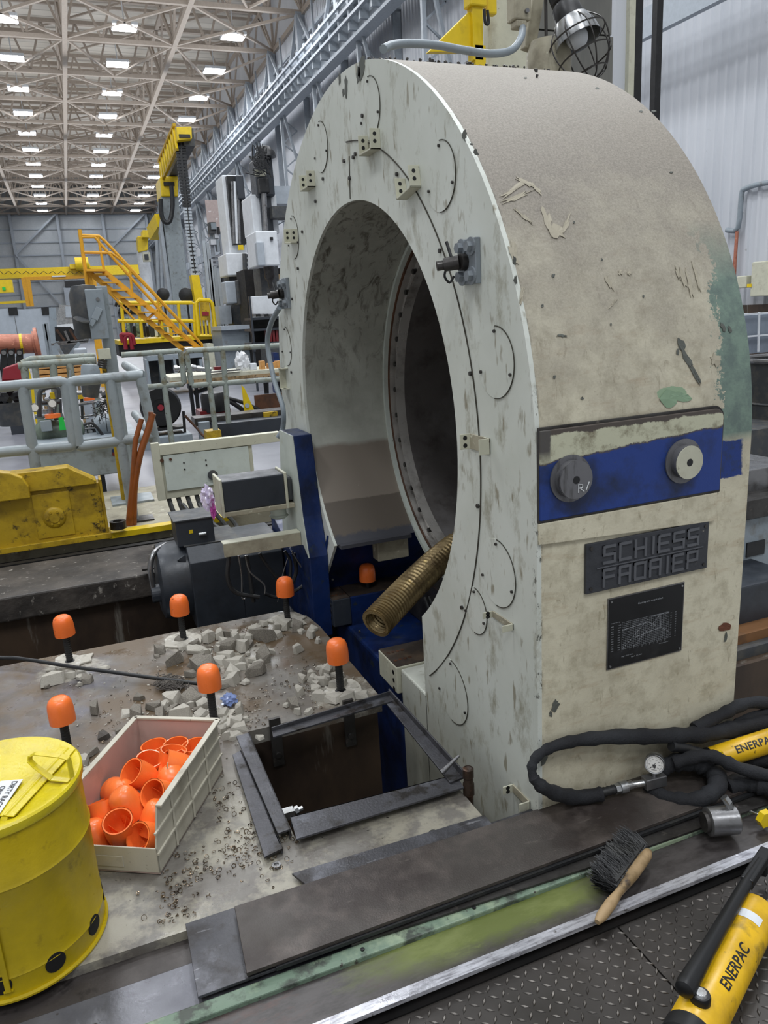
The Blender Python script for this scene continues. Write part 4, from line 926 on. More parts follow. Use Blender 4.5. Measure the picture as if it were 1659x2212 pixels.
big = [(114, 1471, 55, 0, .4), (177, 1462, 25, 0, .5), (154, 1458, 30, 1, .4), (203, 1534, 30, 2, 1), (228, 1587, 27, 5, .5), (295, 1543, 55, 2, .5), (333, 1525, 40, 2, .5), (346, 1545, 42, 4, .6), (371, 1509, 42, 0, .5), (375, 1532, 38, 4, .5), (414, 1509, 50, 2, .5),
       (439, 1524, 40, 0, .5), (392, 1547, 52, 0, .55), (435, 1545, 42, 0, .4), (300, 1568, 34, 0, .6), (380, 1427, 42, 4, .7), (426, 1431, 40, 4, .6), (449, 1380, 34, 0, .8), (440, 1440, 55, 4, .6), (426, 1403, 50, 0, .3), (488, 1397, 50, 2, .5),
       (485, 1415, 40, 0, .4), (524, 1400, 48, 0, .5), (570, 1376, 56, 4, .6), (548, 1360, 36, 0, .4), (592, 1371, 34, 0, .5), (671, 1372, 27, 0, .6), (675, 1355, 30, 0, .3), (572, 1420, 44, 4, .7), (506, 1433, 46, 0, .5), (553, 1450, 48, 4, .6), (500, 1452, 44, 0, .5),
       (506, 1470, 38, 3, .6), (395, 1396, 34, 0, .3), (612, 1350, 60, 0, .3), (640, 1345, 40, 1, .3), (671, 1459, 26, 1, .7), (633, 1519, 40, 4, .5), (684, 1467, 24, 0, .5), (706, 1449, 38, 0, .7), (697, 1473, 30, 0, .6), (728, 1480, 44, 3, .5), (690, 1504, 44, 1, .4), (719, 1507, 50, 0, .35),
       (750, 1508, 44, 1, .4), (779, 1500, 34, 0, .4), (669, 1535, 24, 0, .4), (514, 1572, 42, 1, .4), (517, 1552, 32, 0, .35), (505, 1586, 34, 0, .3), (483, 1541, 40, 1, .35), (462, 1535, 34, 0, .35), (478, 1560, 36, 0, .3), (560, 1589, 20, 0, .4), (176, 1642, 40, 0, .35), (200, 1622, 34, 2, .4), (186, 1664, 30, 0, .35),
       (212, 1650, 22, 2, .5), (520, 1440, 34, 0, .4), (470, 1425, 36, 3, .4), (545, 1425, 24, 0, .4), (458, 1462, 40, 0, .35), (478, 1478, 36, 2, .35), (400, 1530, 30, 2, .5), (318, 1556, 30, 4, .4), (272, 1537, 30, 0, .3), (560, 1355, 20, 0, .4), (520, 1372, 24, 0, .4), (605, 1330+10, 40, 1, .25), (650, 1362, 22, 0, .4), (620, 1520, 18, 0, .4), (735, 1455, 20, 1, .5), (765, 1482, 26, 0, .3), (690, 1440, 20, 0, .4),
       (412, 1455, 30, 4, .5), (530, 1470, 22, 0, .4), (128, 1440, 24, 1, .3), (222, 1441, 26, 0, .3), (100, 1480, 18, 2, .4), (255, 1575, 18, 2, .4), (585, 1405, 22, 0, .4), (540, 1390, 30, 4, .4)]
def where(x, y):
    if y > 1600: return 'heap between the yellow can and the bin', 'left of the plastic bin'
    if x < 240 and y < 1500: return 'heap around the far left anchor stud', 'by the far left anchor stud'
    if x < 240: return 'single lumps', 'between the left studs'
    if x > 615 and y > 1430: return 'heap around the near right anchor stud', 'by the anchor stud next to the pit'
    if x > 530 and y < 1400: return 'heap around the far right anchor stud', 'by the far right anchor stud'
    if y < 1480: return 'heap around the far middle anchor stud', 'by the far middle anchor stud'
    return 'heap behind the plastic bin', 'behind the plastic bin'
rq = random.Random(77)
for (zx, zy), sx_, sy_, n_ in (((455, 1415), 60, 28, 26), ((560, 1372), 55, 18, 18), ((700, 1482), 45, 24, 22), ((420, 1530), 60, 18, 16), ((505, 1575), 22, 18, 10), ((165, 1462), 26, 8, 6)):
    for _ in range(n_):
        x_, y_ = rq.gauss(zx, sx_), rq.gauss(zy, sy_); q = PZ(x_, y_)
        if q.x > .77 or q.y > 3.1 or (q.x > .31 and q.y < 2.23): continue
        if any(math.hypot((x_-e[0]), (y_-e[1])*1.6) < e[2]*.35 for e in big): continue
        big.append((x_, y_, rq.uniform(14, 30), rq.choice((0, 1, 0, 2, 3)), rq.uniform(.4, .9)))
for i, (x, y, wpx, k, hh) in enumerate(big):
    c_ = PZ(x, y, 0.01); dist = (c_-CAM).length; s = wpx/FPX*dist*.5*1.12
    idx = [j for j in range(14) if KINDS[j % 6] == KINDS[k]][i % 2 if KINDS[k] != 'rubble_dark' else 0]
    o = bpy.data.objects.new('concrete_chunk', MESH[idx]); COL.objects.link(o)
    o.location = (c_.x, c_.y, .001); o.rotation_euler = (random.uniform(-.12, .12), random.uniform(-.12, .12), random.uniform(0, 6))
    o.scale = (s, s*random.uniform(.75, 1.1), s*2*hh*.75)
    colr = {'rubble_pale': 'pale', 'rubble_grey': 'grey', 'rubble_dark': 'dark'}[KINDS[k]]
    g_, wh = where(x, y); sz = 'large' if wpx >= 42 else 'small' if wpx < 28 else 'mid sized'
    tag(o, '%s %s concrete chunk %s' % (sz, colr, wh), 'rubble', '%s %s chunks, %s' % (sz, colr, g_))
for i, (x, y, w) in enumerate(spots[:3]+spots[4:]):
    rp = random.Random(40+i); pts = []
    for k in range(14):
        a_ = 2*PI*k/14; rr = .085*rp.uniform(.65, 1.25)
        q = Vector((x+rr*math.cos(a_), y+rr*math.sin(a_)*.9, .0)); q.x = min(q.x, .795); q.y = min(q.y, 3.14); pts.append(q)
        if i == 3: q.y = max(q.y, 2.25)
        if i == 4: q.y = max(q.y, 2.235)
    single('grout_pad', B().prism(pts, (0, 0, .009)), 'rubble_pale', 'thin broken pale grout pad around the stud %s' % w.split(',')[0], 'grout', bev=.003)
# grit and metal turnings
b = B()
zones = [((440, 1410), 90, 45, 200), ((560, 1375), 60, 25, 90), ((690, 1480), 55, 35, 110), ((400, 1540), 110, 30, 160), ((520, 1560), 30, 30, 70), ((180, 1470), 50, 20, 40), ((190, 1650), 25, 30, 40), ((250, 1560), 60, 40, 40)]
for (zx, zy), sx_, sy_, n in zones:
    for _ in range(n):
        c_ = PZ(random.gauss(zx, sx_), random.gauss(zy, sy_), 0)
        if c_.x > .78 or c_.y > 3.1 or (c_.x > .33 and c_.y < 2.22) or c_.y < 1.5: continue
        r = random.uniform(.0015, .006); s_ = [c_+Vector((random.uniform(-r, r), random.uniform(-r, r), random.uniform(0, r*1.2))) for _ in range(6)]
        try: b.hull(s_)
        except Exception: pass
tag(obj('concrete_grit', b, 'rubble_pale', loc=(0, 0, 0)), 'fine pale grit crumbled from the broken concrete over the deck', 'grit', kind='stuff')
M['turnings'] = mat('turnings', '8a7a66', .3, .8, [('4a4038', 30, .45, .6)])
b = B()
zones = [((520, 1770), 30, 60, 60), ((560, 1840), 40, 25, 60), ((470, 1850), 50, 30, 30), ((380, 1900), 30, 20, 26), ((420, 1870), 40, 25, 30), ((700, 1770), 60, 10, 14), ((575, 1795), 30, 20, 40), ((690, 1490), 60, 40, 60), ((545, 1555), 30, 25, 50), ((600, 1460), 60, 40, 40), ((500, 1370), 60, 10, 40), ((250, 1550), 40, 30, 30), ((370, 1965), 25, 20, 40), ((530, 1400), 20, 20, 20), ((480, 1690), 20, 40, 30)]
for (zx, zy), sx_, sy_, n in zones:
    for _ in range(n):
        c_ = PZ(random.gauss(zx, sx_), random.gauss(zy, sy_), 0)
        if c_.x > .79 or (c_.x > .34 and 1.63 < c_.y < 2.21) or c_.y < 1.47: continue
        r = random.uniform(.002, .006); a0_ = random.uniform(0, 6); tl = random.uniform(-1, 1); m_ = Matrix.Rotation(random.uniform(-1.2, 1.2), 3, 'X')
        pts = [c_+m_ @ Vector((r*math.cos(a0_+q*.9), r*math.sin(a0_+q*.9), .0012*q*tl))+Vector((0, 0, r*.6+.001)) for q in range(8)]
        b.tube(pts, random.uniform(.0006, .0013), seg=4)
tag(obj('metal_turnings', b, 'turnings', loc=(0, 0, 0)), 'curled brown metal turnings strewn over the deck plate', 'metal turnings', kind='stuff')
# cable, rag tuft, wrapper
b = B(); pts = [(-420, 1436), (-200, 1426), (0, 1421), (60, 1425), (160, 1441), (230, 1450), (330, 1464), (430, 1477)]
single('black_cable', b.tube([PZ(x, y, .035 if x < 300 else .02) for x, y in pts], .0075, seg=10, smooth=5), 'black_rubber', 'black cable lying across the deck to the rubble heap', 'cable', smooth=True)
b = B()
for i in range(160):
    c_ = PZ(random.gauss(368, 14), random.gauss(1478, 6), .012); b.tube([c_+Vector((random.gauss(0, .012), random.gauss(0, .012), random.uniform(0, .012))) for _ in range(4)], .0016, seg=4, smooth=2)
single('rag_tuft', b, 'rubble_dark', 'dark frayed tuft of rag under the end of the black cable', 'rag')
def crumple(px_, py_, z0, r, sc, m, nm, label, cat, jit=.35, plane=None):
    c_ = PZ(px_, py_, z0) if plane is None else PY(px_, py_, plane)
    return single(nm, B().sphere(c_, r, sc, 3, jit), m, label, cat)
crumple(495, 1512, .018, .024, (1, 1.3, .7), 'bag_blue', 'plastic_wrapper', 'crumpled blue and clear plastic wrapper by the stud behind the bin', 'wrapper')
# ================================================================ PIT FRAME
def flat(P, z, th): return [Vector(PZ(x, y, z)) for x, y in P]
def slab(name, P, z, th, m, label, cat, lip=None, bev=.0015, **k):
    b = B().prism([p-Vector((0, 0, th)) for p in flat(P, z, th)], (0, 0, th))
    return single(name, b, m, label, cat, bev=bev, **k)
def angle(name, P, z, lipside, liph, label):
    """angle iron: flat leg P (four corners), and an upright leg hanging or standing on edge lipside (indices)"""
    F = flat(P, z, .006); c_ = sum(F, Vector())/4
    t_ = thing(name, label, 'angle iron', (c_.x, c_.y, 0))
    obj('flat_leg', B().prism([p-Vector((0, 0, .006)) for p in F], (0, 0, .006)), 'angle_iron', t_, bev=.001)
    p, q = F[lipside[0]], F[lipside[1]]; inn = (c_-(p+q)/2).normalized()*.005
    obj('upright_leg', B().prism([p, q, q+inn, p+inn], (0, 0, liph)), 'angle_iron', t_, bev=.001)
    return t_
angle('angle_iron', [(587, 1578), (590, 1592), (848, 1514), (842, 1499)], .04, (0, 3), .012, 'dark steel angle iron across the far side of the pit, resting on brackets')
angle('angle_iron', [(826, 1508), (842, 1499), (1003, 1678), (972, 1690)], .036, (1, 2), .02, 'dark steel angle iron along the ring side of the pit, sprinkled with chips')
angle('angle_iron', [(510, 1590), (538, 1582), (628, 1790), (600, 1800)], .032, (1, 2), -.03, 'grey steel angle iron on the left edge of the pit, nearest the opening')
angle('angle_iron', [(502, 1630), (521, 1620), (611, 1832), (571, 1851)], .02, (1, 2), -.015, 'grey steel angle iron lying beside the bin with a scratched mitred end')
angle('angle_iron', [(627, 1764), (640, 1812), (1002, 1700), (985, 1672)], .03, (0, 3), -.03, 'wide grey steel angle iron along the near edge of the pit')
for p, q in (((612, 1598), (612, 1640)), ((768, 1545), (768, 1592))):
    c_ = PZ(*p, .01); single('hanger_strap', B().box((c_.x-.018, 2.185, -.14), (c_.x+.018, 2.197, .03)).cyl((c_.x, 2.186, -.1), (c_.x, 2.178, -.1), .01, seg=8), 'steel_dark', 'black strap bracket holding the far angle iron, %s' % ('on the left' if p[0] < 700 else 'on the right'), 'bracket')
c_ = PZ(620, 1747, .0); b = B().box((.345, c_.y-.012, -.028), (.375, c_.y+.012, -.004)).cyl((.36, c_.y, -.016), (.40, c_.y, -.012), .007, seg=10).cyl((.378, c_.y, -.014), (.388, c_.y, -.013), .012, seg=6)
single('clamp_bolt', b, 'zinc', 'small bolt with nut sticking out of the left pit edge', 'bolt')
c_ = PZ(598, 1841, 0)
for i, (px_, py_) in enumerate(((597, 1870), (936, 1801))):
    c_ = PZ(px_, py_, 0.002); single('deck_screw', B().lathe([(0, .001), (.005, .001), (.006, .004), (.011, .004), (.013, 0)], c_, (0, 0, 1), 20), 'steel', 'countersunk screw in the deck, %s' % ('below the grey angle iron' if i == 0 else 'beside the brown plate'), 'screw', smooth=True)
# black pipe standing by the ring and the chrome bar
c_ = PY(1003, 1640, 1.62)
b = B().lathe([(.012, -.5), (.0125, -.02), (.0155, -.02), (.0155, .012), (.0135, .016), (.0125, .03), (.015, .033), (.015, .058), (.0115, .06), (.011, .058), (.0, .05)], (c_.x, 1.60, .02), (0, 0, 1), 18)
single('standing_pipe', b, 'pipe_dark', 'dark rusty pipe with couplings standing between pit frame and ring', 'pipe', smooth=True)
a_, b_ = PZ(955, 1668, .045), PZ(992, 1632, .085)
single('steel_pin', B().cyl(a_, a_+(b_-a_)*.3, .008, .0065, seg=12).cyl(a_+(b_-a_)*.3, b_, .0065, .004, seg=12), 'steel', 'short grey tapered steel pin on the corner of the pit frame', 'pin', smooth=True)
# ================================================================ BROWN PLATES ALONG THE FRONT
def plate(name, P, z0, z1, m, label):
    F = [Vector((p.x, p.y, z0)) for p in flat(P, z1, 0)]
    return single(name, B().prism(F, (0, 0, z1-z0)), m, label, 'steel plate', bev=.001)
single('steel_plate', B().prism([(.049, 1.462, .001), (.045, 1.262, .001), (1.75, 1.262, .001), (1.75, 1.462, .001)], (0, 0, .007)), 'grey_plate', 'grey scratched steel plate, lowest of the stack along the deck edge', 'steel plate', bev=.001)
single('steel_plate', B().prism([(.32, 1.45, .0095), (.30, 1.50, .0095), (.805, 1.486, .0095), (.805, 1.40, .0095)], (0, 0, .006)), 'grey_plate', 'narrow grey plate strip showing behind the brown plate', 'steel plate', bev=.001)
single('steel_plate', B().prism([(.155, 1.444, .017), (.142, 1.257, .017), (1.62, 1.262, .017), (1.62, 1.425, .017)], (0, 0, .009)), 'brown_plate', 'long brown steel plate on top of the stack along the deck edge', 'steel plate', bev=.001)
single('rubber_strip', B().prism([(.2, 1.27, .0085), (.2, 1.253, .0085), (1.7, 1.252, .0085), (1.7, 1.27, .0085)], (0, 0, .008)), 'black_rubber', 'black strip squeezed under the front edge of the brown plate', 'strip')
single('angle_bar', B().prism([(.36, 1.262, .0005), (.36, 1.254, .0005), (.95, 1.226, .0005), (1.66, 1.212, .0005), (1.66, 1.262, .0005)], (0, 0, .005)), 'steel_dark', 'thin dark bar lying between the brown plate and the green strip', 'bar')
# ================================================================ BRUSH, PUMPS, HOSES
p0, p1 = PZ(1290, 1992, .012), PZ(1402, 1838, .03)
d = (p1-p0).normalized(); L = (p1-p0).length
br = thing('bench_brush', 'worn bench brush with black bristles and a wooden handle on the machine bed', 'brush', tuple(PZ(1340, 1910, 0)))
obj('handle', B().tube([p0, p0+d*.02, p0+d*.06, p0+d*.095, p0+d*.12, p0+d*.16, p0+d*.22, p1-d*.012, p1], [.006, .0115, .0125, .009, .011, .0145, .0145, .013, .007], seg=14, smooth=3), 'wood', br, smooth=True)
b = B(); w_ = Vector((-d.y, d.x, 0)); rnd = random.Random(3)
e0, e1 = p0+d*.10, p1+d*.005
for i in range(2600):
    u = rnd.random(); s_ = rnd.uniform(-.4, 1); o_ = e0+(e1-e0)*u+Vector((0, 0, rnd.uniform(-.012, .012)))+w_*.006
    tip = o_+w_*(.056+rnd.uniform(-.008, .008))+Vector((rnd.gauss(0, .005), rnd.gauss(0, .005), rnd.uniform(-.014, .03))); mid = (o_+tip)/2+Vector((rnd.gauss(0, .005), rnd.gauss(0, .005), rnd.gauss(0, .004)))
    b.tube([o_, mid, tip], .0008, seg=3, cap=False)
b.bar(e0+w_*.03+d*.008, e1+w_*.03-d*.008, .042, .034)
tag(obj('bristles', b, 'black_rubber', br), kind='stuff')
# hand pump on the diamond plate
M['pump_yellow'] = mat('pump_yellow', 'e2b41a', .33, 0, [('b8901c', 7, .5, .7), ('7a6526', 9, .56, .68), ('2d2816', 40, .66, .71)], .08)
def pump(p0, p1, r, zt, label, textflip, hp=None, letters='ENERPAC', side=1, tcol='black', tpos=.28, th=.02, tang=35):
    ax = (p1-p0); L = ax.length; d = ax.normalized(); up = Vector((0, 0, 1)); s_ = d.cross(up).normalized(); up = s_.cross(d)
    pm = thing('hand_pump', label, 'hand pump', ((p0.x+p1.x)/2, (p0.y+p1.y)/2, min(p0.z, p1.z)-r))
    obj('tank', B().lathe([(0, 0), (r*.93, 0), (r, .006), (r, L-.004), (r*.9, L), (0, L)], p0, d, 36), 'pump_yellow', pm, smooth=True)
    hd_ = obj('pump_head', B().lathe([(0, -.045), (r*.7, -.045), (r*1.03, -.03), (r*1.05, .0), (r*.99, .003)], p0, d, 24), 'black', pm, smooth=True)
    obj('end_cap', B().lathe([(r*1.0, L-.01), (r*1.02, L), (r*.9, L+.012), (0, L+.012)], p0, d, 24), 'pump_yellow', pm, smooth=True)
    ob = p0
    def wrap(u, v):
        a_ = math.radians(tang)+v/r; return p0+d*(L*tpos+u)*(1)+(up*math.cos(a_)+s_*-side*math.sin(a_)*-1)*(r+.0006)
    def wrap2(u, v):
        a_ = math.radians(tang)-v/r; return p0+d*(L*tpos+u)+(up*math.cos(a_)+s_*side*math.sin(a_))*(r+.0006)
    obj('lettering', B().text(letters, (0, 0, 0), d, up, th, 0, .02, wrap2 if side > 0 else wrap), tcol, pm)
    return pm, d, s_, up, L
r = .044
ORG = PZ(1494, 2235, ZP+.046); p1 = PZ(1630, 1975, ZP+.046)
pm, d, s_, up, L = pump(ORG, p1, r, 0, 'yellow hydraulic hand pump with black handle lying on the diamond plate', False, tpos=.27, th=.020, tang=42)
b = B(); c_ = ORG+d*(L*.80)
P = [c_+(up*math.cos(math.radians(q))+s_*math.sin(math.radians(q)))*(r+.0007) for q in range(-18, 40, 8)]
for p, q in zip(P, P[1:]): b.quad(p, q, q+d*.024, p+d*.024)
obj('rating_label', b, 'white', pm)
q_ = PZ(1513, 2158, ZP+.092)
kn = obj('release_valve', B().lathe([(0, .012), (.016, .012), (.0175, .008), (.0175, -.012)], q_, up, 24), 'black', pm, smooth=True); obj('valve_button', B().lathe([(.0, .016), (.0095, .016), (.012, .012)], q_, up, 24), 'zinc', kn, smooth=True)
h0, h1, h2 = PZ(1476, 2142, .075), PZ(1612, 1908, .06), PZ(1642, 1862, .05)
hd = (h1-h0).normalized()
obj('pump_handle', B().tube([h0, h0+hd*.004, h0+hd*.016, h0+hd*.13, h1, h2], [.010, .0165, .0185, .0145, .0125, .012], seg=18), 'black', pm, smooth=True)
obj('pivot_block', B().bar(h1, h1+(h2-h1)*1.5, .026, .022), 'black', pm, bev=.003)
hs = hd.cross(Vector((0, 0, 1)))
obj('block_number', B().text('12.M400', h1+(h2-h1)*1.42+Vector((0, 0, .0116))-hs*.004, -hd, -hs, .008, .0008, .0), 'chart_ink', pm)
obj('pump_lever', B().bar(h2+Vector((0, 0, -.02)), h2+hd*.06+Vector((0, 0, -.02)), .03, .03), 'black', pm, bev=.004)
# second pump behind the hoses, and the tip of a third
q0, q1 = PY(1536, 1640, 1.36), PY(1700, 1588, 1.30)
pm2, d2, s2, up2, L2 = pump(q0, q1, .031, 0, 'yellow hydraulic hand pump lying behind the black sleeved hoses', False, tpos=.28, th=.019, tang=62)
b = B(); c_ = PY(1552, 1634, 1.335); single('yellow_lug', B().cyl(c_-Vector((.0, .004, 0)), c_+Vector((0, .004, 0)), .017, seg=6), 'yellow_bright', 'small yellow lug on the end of the pump behind the hoses', 'lug')
b = B(); c_ = PZ(1652, 1768, .02); single('yellow_lug', B().cyl(c_-Vector((.0, .008, 0)), c_+Vector((0, .008, 0)), .022, seg=6), 'yellow_bright', 'yellow plastic lug at the right frame edge beside the steel cylinder', 'lug')
# sleeved hoses
def wob(P, r0, n=5):
    return P
def hose(pts, r, label, nm='sleeved_hose', m='sleeve', wr=.10, sm=8):
    b = B(); P = [Vector(p) for p in pts]; Q, RR = [], []
    for i in range(len(P)-1):
        a_, b_, c_, d_ = P[max(i-1, 0)], P[i], P[i+1], P[min(i+2, len(P)-1)]
        for k in range(sm):
            t_ = k/sm; Q.append(.5*((2*b_)+(c_-a_)*t_+(2*a_-5*b_+4*c_-d_)*t_*t_+(3*b_-a_-3*c_+d_)*t_**3)); rr = r[i]+(r[i+1]-r[i])*t_ if isinstance(r, list) else r
            RR.append(rr*(1+wr*math.sin(i*5.1+k*1.7)+random.uniform(-wr, wr)*.6))
    Q.append(P[-1]); RR.append((r[-1] if isinstance(r, list) else r)); b.tube(Q, RR, seg=16)
    return single(nm, b, m, label, 'hose', smooth=True)
HZ = lambda x, y, z: PZ(x, y, z)
Y_ = lambda x, y, Y: PY(x, y, Y)
hose([HZ(1302, 1715, .05), HZ(1240, 1722, .05), Y_(1180, 1705, 1.37), Y_(1150, 1672, 1.385), Y_(1162, 1632, 1.40), Y_(1220, 1605, 1.405), Y_(1320, 1592, 1.40), Y_(1430, 1590, 1.395), Y_(1540, 1583, 1.39), Y_(1640, 1560, 1.385), Y_(1760, 1520, 1.37)],
     [.017, .0195, .017, .0115, .0125, .014, .019, .0215, .022, .022, .022], 'thick black fabric sleeved hose looping left along the ring foot to the gauge coupling')
hose([Y_(1500, 1575, 1.40), Y_(1560, 1543, 1.405), Y_(1620, 1518, 1.40), Y_(1700, 1522, 1.38)], .017, 'black sleeved hose rising behind the long loop beside the ring edge')
hose([Y_(1590, 1562, 1.40), Y_(1640, 1542, 1.39), Y_(1720, 1533, 1.37)], .011, 'slim black sleeved hose between the two thick ones at the right edge')
hose([Y_(1412, 1675, 1.385), Y_(1450, 1650, 1.375), Y_(1500, 1645, 1.355), Y_(1540, 1662, 1.33), HZ(1548, 1700, .05), HZ(1505, 1728, .03), HZ(1440, 1722, .025), HZ(1395, 1700, .028)], [.016, .022, .027, .026, .022, .02, .018, .014], 'black sleeved hose curled behind the pressure gauge block')
hose([Y_(1455, 1648, 1.36), Y_(1530, 1632, 1.32), Y_(1600, 1660, 1.27), Y_(1700, 1685, 1.22)], .0165, 'black sleeved hose running right from the gauge under the yellow pump')
hose([HZ(1570, 1700, .03), HZ(1610, 1690, .035), HZ(1660, 1702, .035), HZ(1720, 1735, .03)], .024, 'black sleeved hose bunched behind the steel cylinder')
hose([HZ(1590, 1640, .045), HZ(1660, 1640, .05), HZ(1730, 1650, .05)], .022, 'black hose bundle below the rear yellow pump at the frame edge')
hose([Y_(1450, 1612, 1.375), Y_(1500, 1622, 1.37), Y_(1545, 1645, 1.34)], .013, 'short black hose under the long loop', m='black_rubber')
hose([HZ(1640, 1885, -.04), HZ(1668, 1850, -.045), HZ(1700, 1800, -.045)], .02, 'black hose beside the pump handle pivot at the frame edge', m='black_rubber')
hose([Y_(1625, 1590, 1.375), Y_(1660, 1612, 1.35), Y_(1720, 1650, 1.3)], .016, 'black sleeved hose crossing the far end of the rear pump', m='sleeve')
# coupling, block and gauge
g0, g1 = PZ(1300, 1712, .048), PZ(1385, 1690, .05); gd = (g1-g0).normalized()
cp = thing('hose_coupling', 'black and chrome quick coupling between the sleeved hose and the gauge block', 'coupling', tuple(g0))
obj('hose_boot', B().tube([g0-gd*.01+gd*k*.006 for k in range(9)], [.0125 if k % 2 else .0105 for k in range(9)], seg=16), 'black_rubber', cp, smooth=True)
obj('hex_nut', B().cyl(g0+gd*.038, g0+gd*.052, .0135, seg=6), 'zinc', cp, bev=.0008)
obj('knurled_collar', B().cyl(g0+gd*.052, g0+gd*.072, .0155, seg=24).cyl(g0+gd*.072, g0+gd*.088, .011, seg=20), 'zinc', cp, smooth=True)
c_ = PZ(1398, 1690, .056); obj('nipple', B().cyl(g0+gd*.086, c_, .009, seg=16), 'zinc', cp, smooth=True); gb = thing('pressure_gauge', 'round chrome pressure gauge on a small steel block beside the hoses', 'gauge', tuple(c_-Vector((0, 0, .03))))
blk = obj('gauge_block', B().bar(c_-gd*.01, c_+gd*.05, .028, .03), 'steel', gb, bev=.002)
gc = PY(1408, 1636, 1.36); look = (CAM-gc); nrm = Vector((look.x*1.1, look.y, look.z*.35)).normalized()
gc = Vector((c_.x+gd.x*.02, c_.y+gd.y*.02, c_.z+.05))
obj('gauge_stem', B().cyl(c_+gd*.02, gc, .006, seg=10), 'steel', gb)
body = obj('gauge_case', B().lathe([(0, -.022), (.02, -.022), (.0245, -.018), (.0245, .002), (.0255, .004), (.0245, .006), (.022, .005)], gc, nrm, 40), 'zinc', gb, smooth=True)
M['dial'] = mat('dial', 'e3e1dc', .3)
obj('gauge_dial', B().cyl(gc+nrm*.002, gc+nrm*.0035, .022, seg=36), 'dial', gb)
sx_ = Vector((0, 0, 1)).cross(nrm).normalized(); sy_ = nrm.cross(sx_)
b = B()
for k in range(28):
    a_ = math.radians(-135+270*k/27); dd = sx_*math.sin(a_)+sy_*math.cos(a_); b.bar(gc+nrm*.0038+dd*.0165, gc+nrm*.0038+dd*.0195, .0005, .0003, up=nrm)
for k, s__ in enumerate(('0', '100', '200', '300', '400', '500', '600', '700')):
    a_ = math.radians(-135+270*k/7); dd = sx_*math.sin(a_)+sy_*math.cos(a_); b.text(s__, gc+dd*.0125-sy_*.001, sx_, sy_, .0022, .0038, 0, None, 'CENTER')
b.text('bar   psi', gc-sy_*.010, sx_, sy_, .002, .0038, 0, None, 'CENTER'); b.text('ENERPAC', gc-sy_*.016, sx_, sy_, .0022, .0038, .01, None, 'CENTER')
obj('dial_marks', b, 'black', gb)
a_ = math.radians(-140); dd = sx_*math.sin(a_)+sy_*math.cos(a_); obj('needle', B().bar(gc+nrm*.0045-dd*.004, gc+nrm*.0045+dd*.016, .001, .0004, up=nrm), 'black', gb)
# steel ram on the bed
c0, c1 = PZ(1528, 1775, .036), PZ(1612, 1768, .036); cdv = (c1-c0).normalized()
rm = thing('steel_ram', 'short machined steel hydraulic ram cylinder lying on the machine bed', 'hydraulic cylinder', tuple(PZ(1570, 1800, 0)))
obj('ram_body', B().lathe([(0, .0), (.031, 0), (.034, .002), (.034, .068), (.031, .071), (0, .071)], c0, cdv, 40), 'steel', rm, smooth=True)
obj('plunger', B().cyl(c0-cdv*.01, c0, .024, seg=30), 'steel_dark', rm, smooth=True)
f0 = c0+cdv*.055+Vector((0, 0, .033)); obj('port_fitting', B().cyl(f0, f0+Vector((-.003, .004, .012)), .009, seg=6).cyl(f0+Vector((-.003, .004, .012)), f0+Vector((-.01, .012, .026)), .0095, seg=16), 'zinc', rm)
# red and black pump parts at far right
single('small_chain', B().tube([PZ(1620, 1752, .03), PZ(1635, 1758, .02), PZ(1650, 1762, .025)], .003, seg=6, smooth=4), 'zinc', 'thin bright chain beside the steel ram', 'chain')
# the brass coloured corrugated hose out of the bore
M['brass_hose'] = mat('brass_hose', '93805a', .3, .6, [('5c4c34', 9, .46, .66), ('b09a64', 25, .62, .7)], .1)
ends = [PY(812, 1347, 2.40), PY(850, 1306, 2.46), PY(905, 1250, 2.58), PY(965, 1195, 2.74), PY(1030, 1148, 2.92), PY(1090, 1110, 3.05)]
Q = []; n_ = 208
for i in range(n_):
    u = i/(n_-1)*(len(ends)-1)*.99999; k = min(int(u), len(ends)-2); t_ = u-k
    a_, b_, c_, d_ = ends[max(k-1, 0)], ends[k], ends[k+1], ends[min(k+2, len(ends)-1)]
    Q.append(.5*((2*b_)+(c_-a_)*t_+(2*a_-5*b_+4*c_-d_)*t_*t_+(3*b_-a_-3*c_+d_)*t_**3))
ch_ = thing('flexible_hose', 'brass coloured corrugated metal hose hanging out of the ring bore', 'hose', tuple(ends[0]))
obj('corrugated_tube', B().tube(Q, [.0525+(.0065, .002, -.0065, .002)[i % 4] for i in range(n_)], seg=24, cap=False), 'brass_hose', ch_)
obj('tube_lining', B().tube(Q[:90], [.043+.003*math.sin(i*2*PI/5) for i in range(90)], seg=24, cap=False), 'brass_hose', ch_, smooth=True)
e_ = (Q[0]-Q[1]).normalized(); obj('end_band', B().lathe([(.045, -.004), (.055, -.004), (.055, .012), (.045, .012), (.045, -.004)], Q[0]-e_*.01, e_, 28), 'brass_hose', ch_, smooth=True)
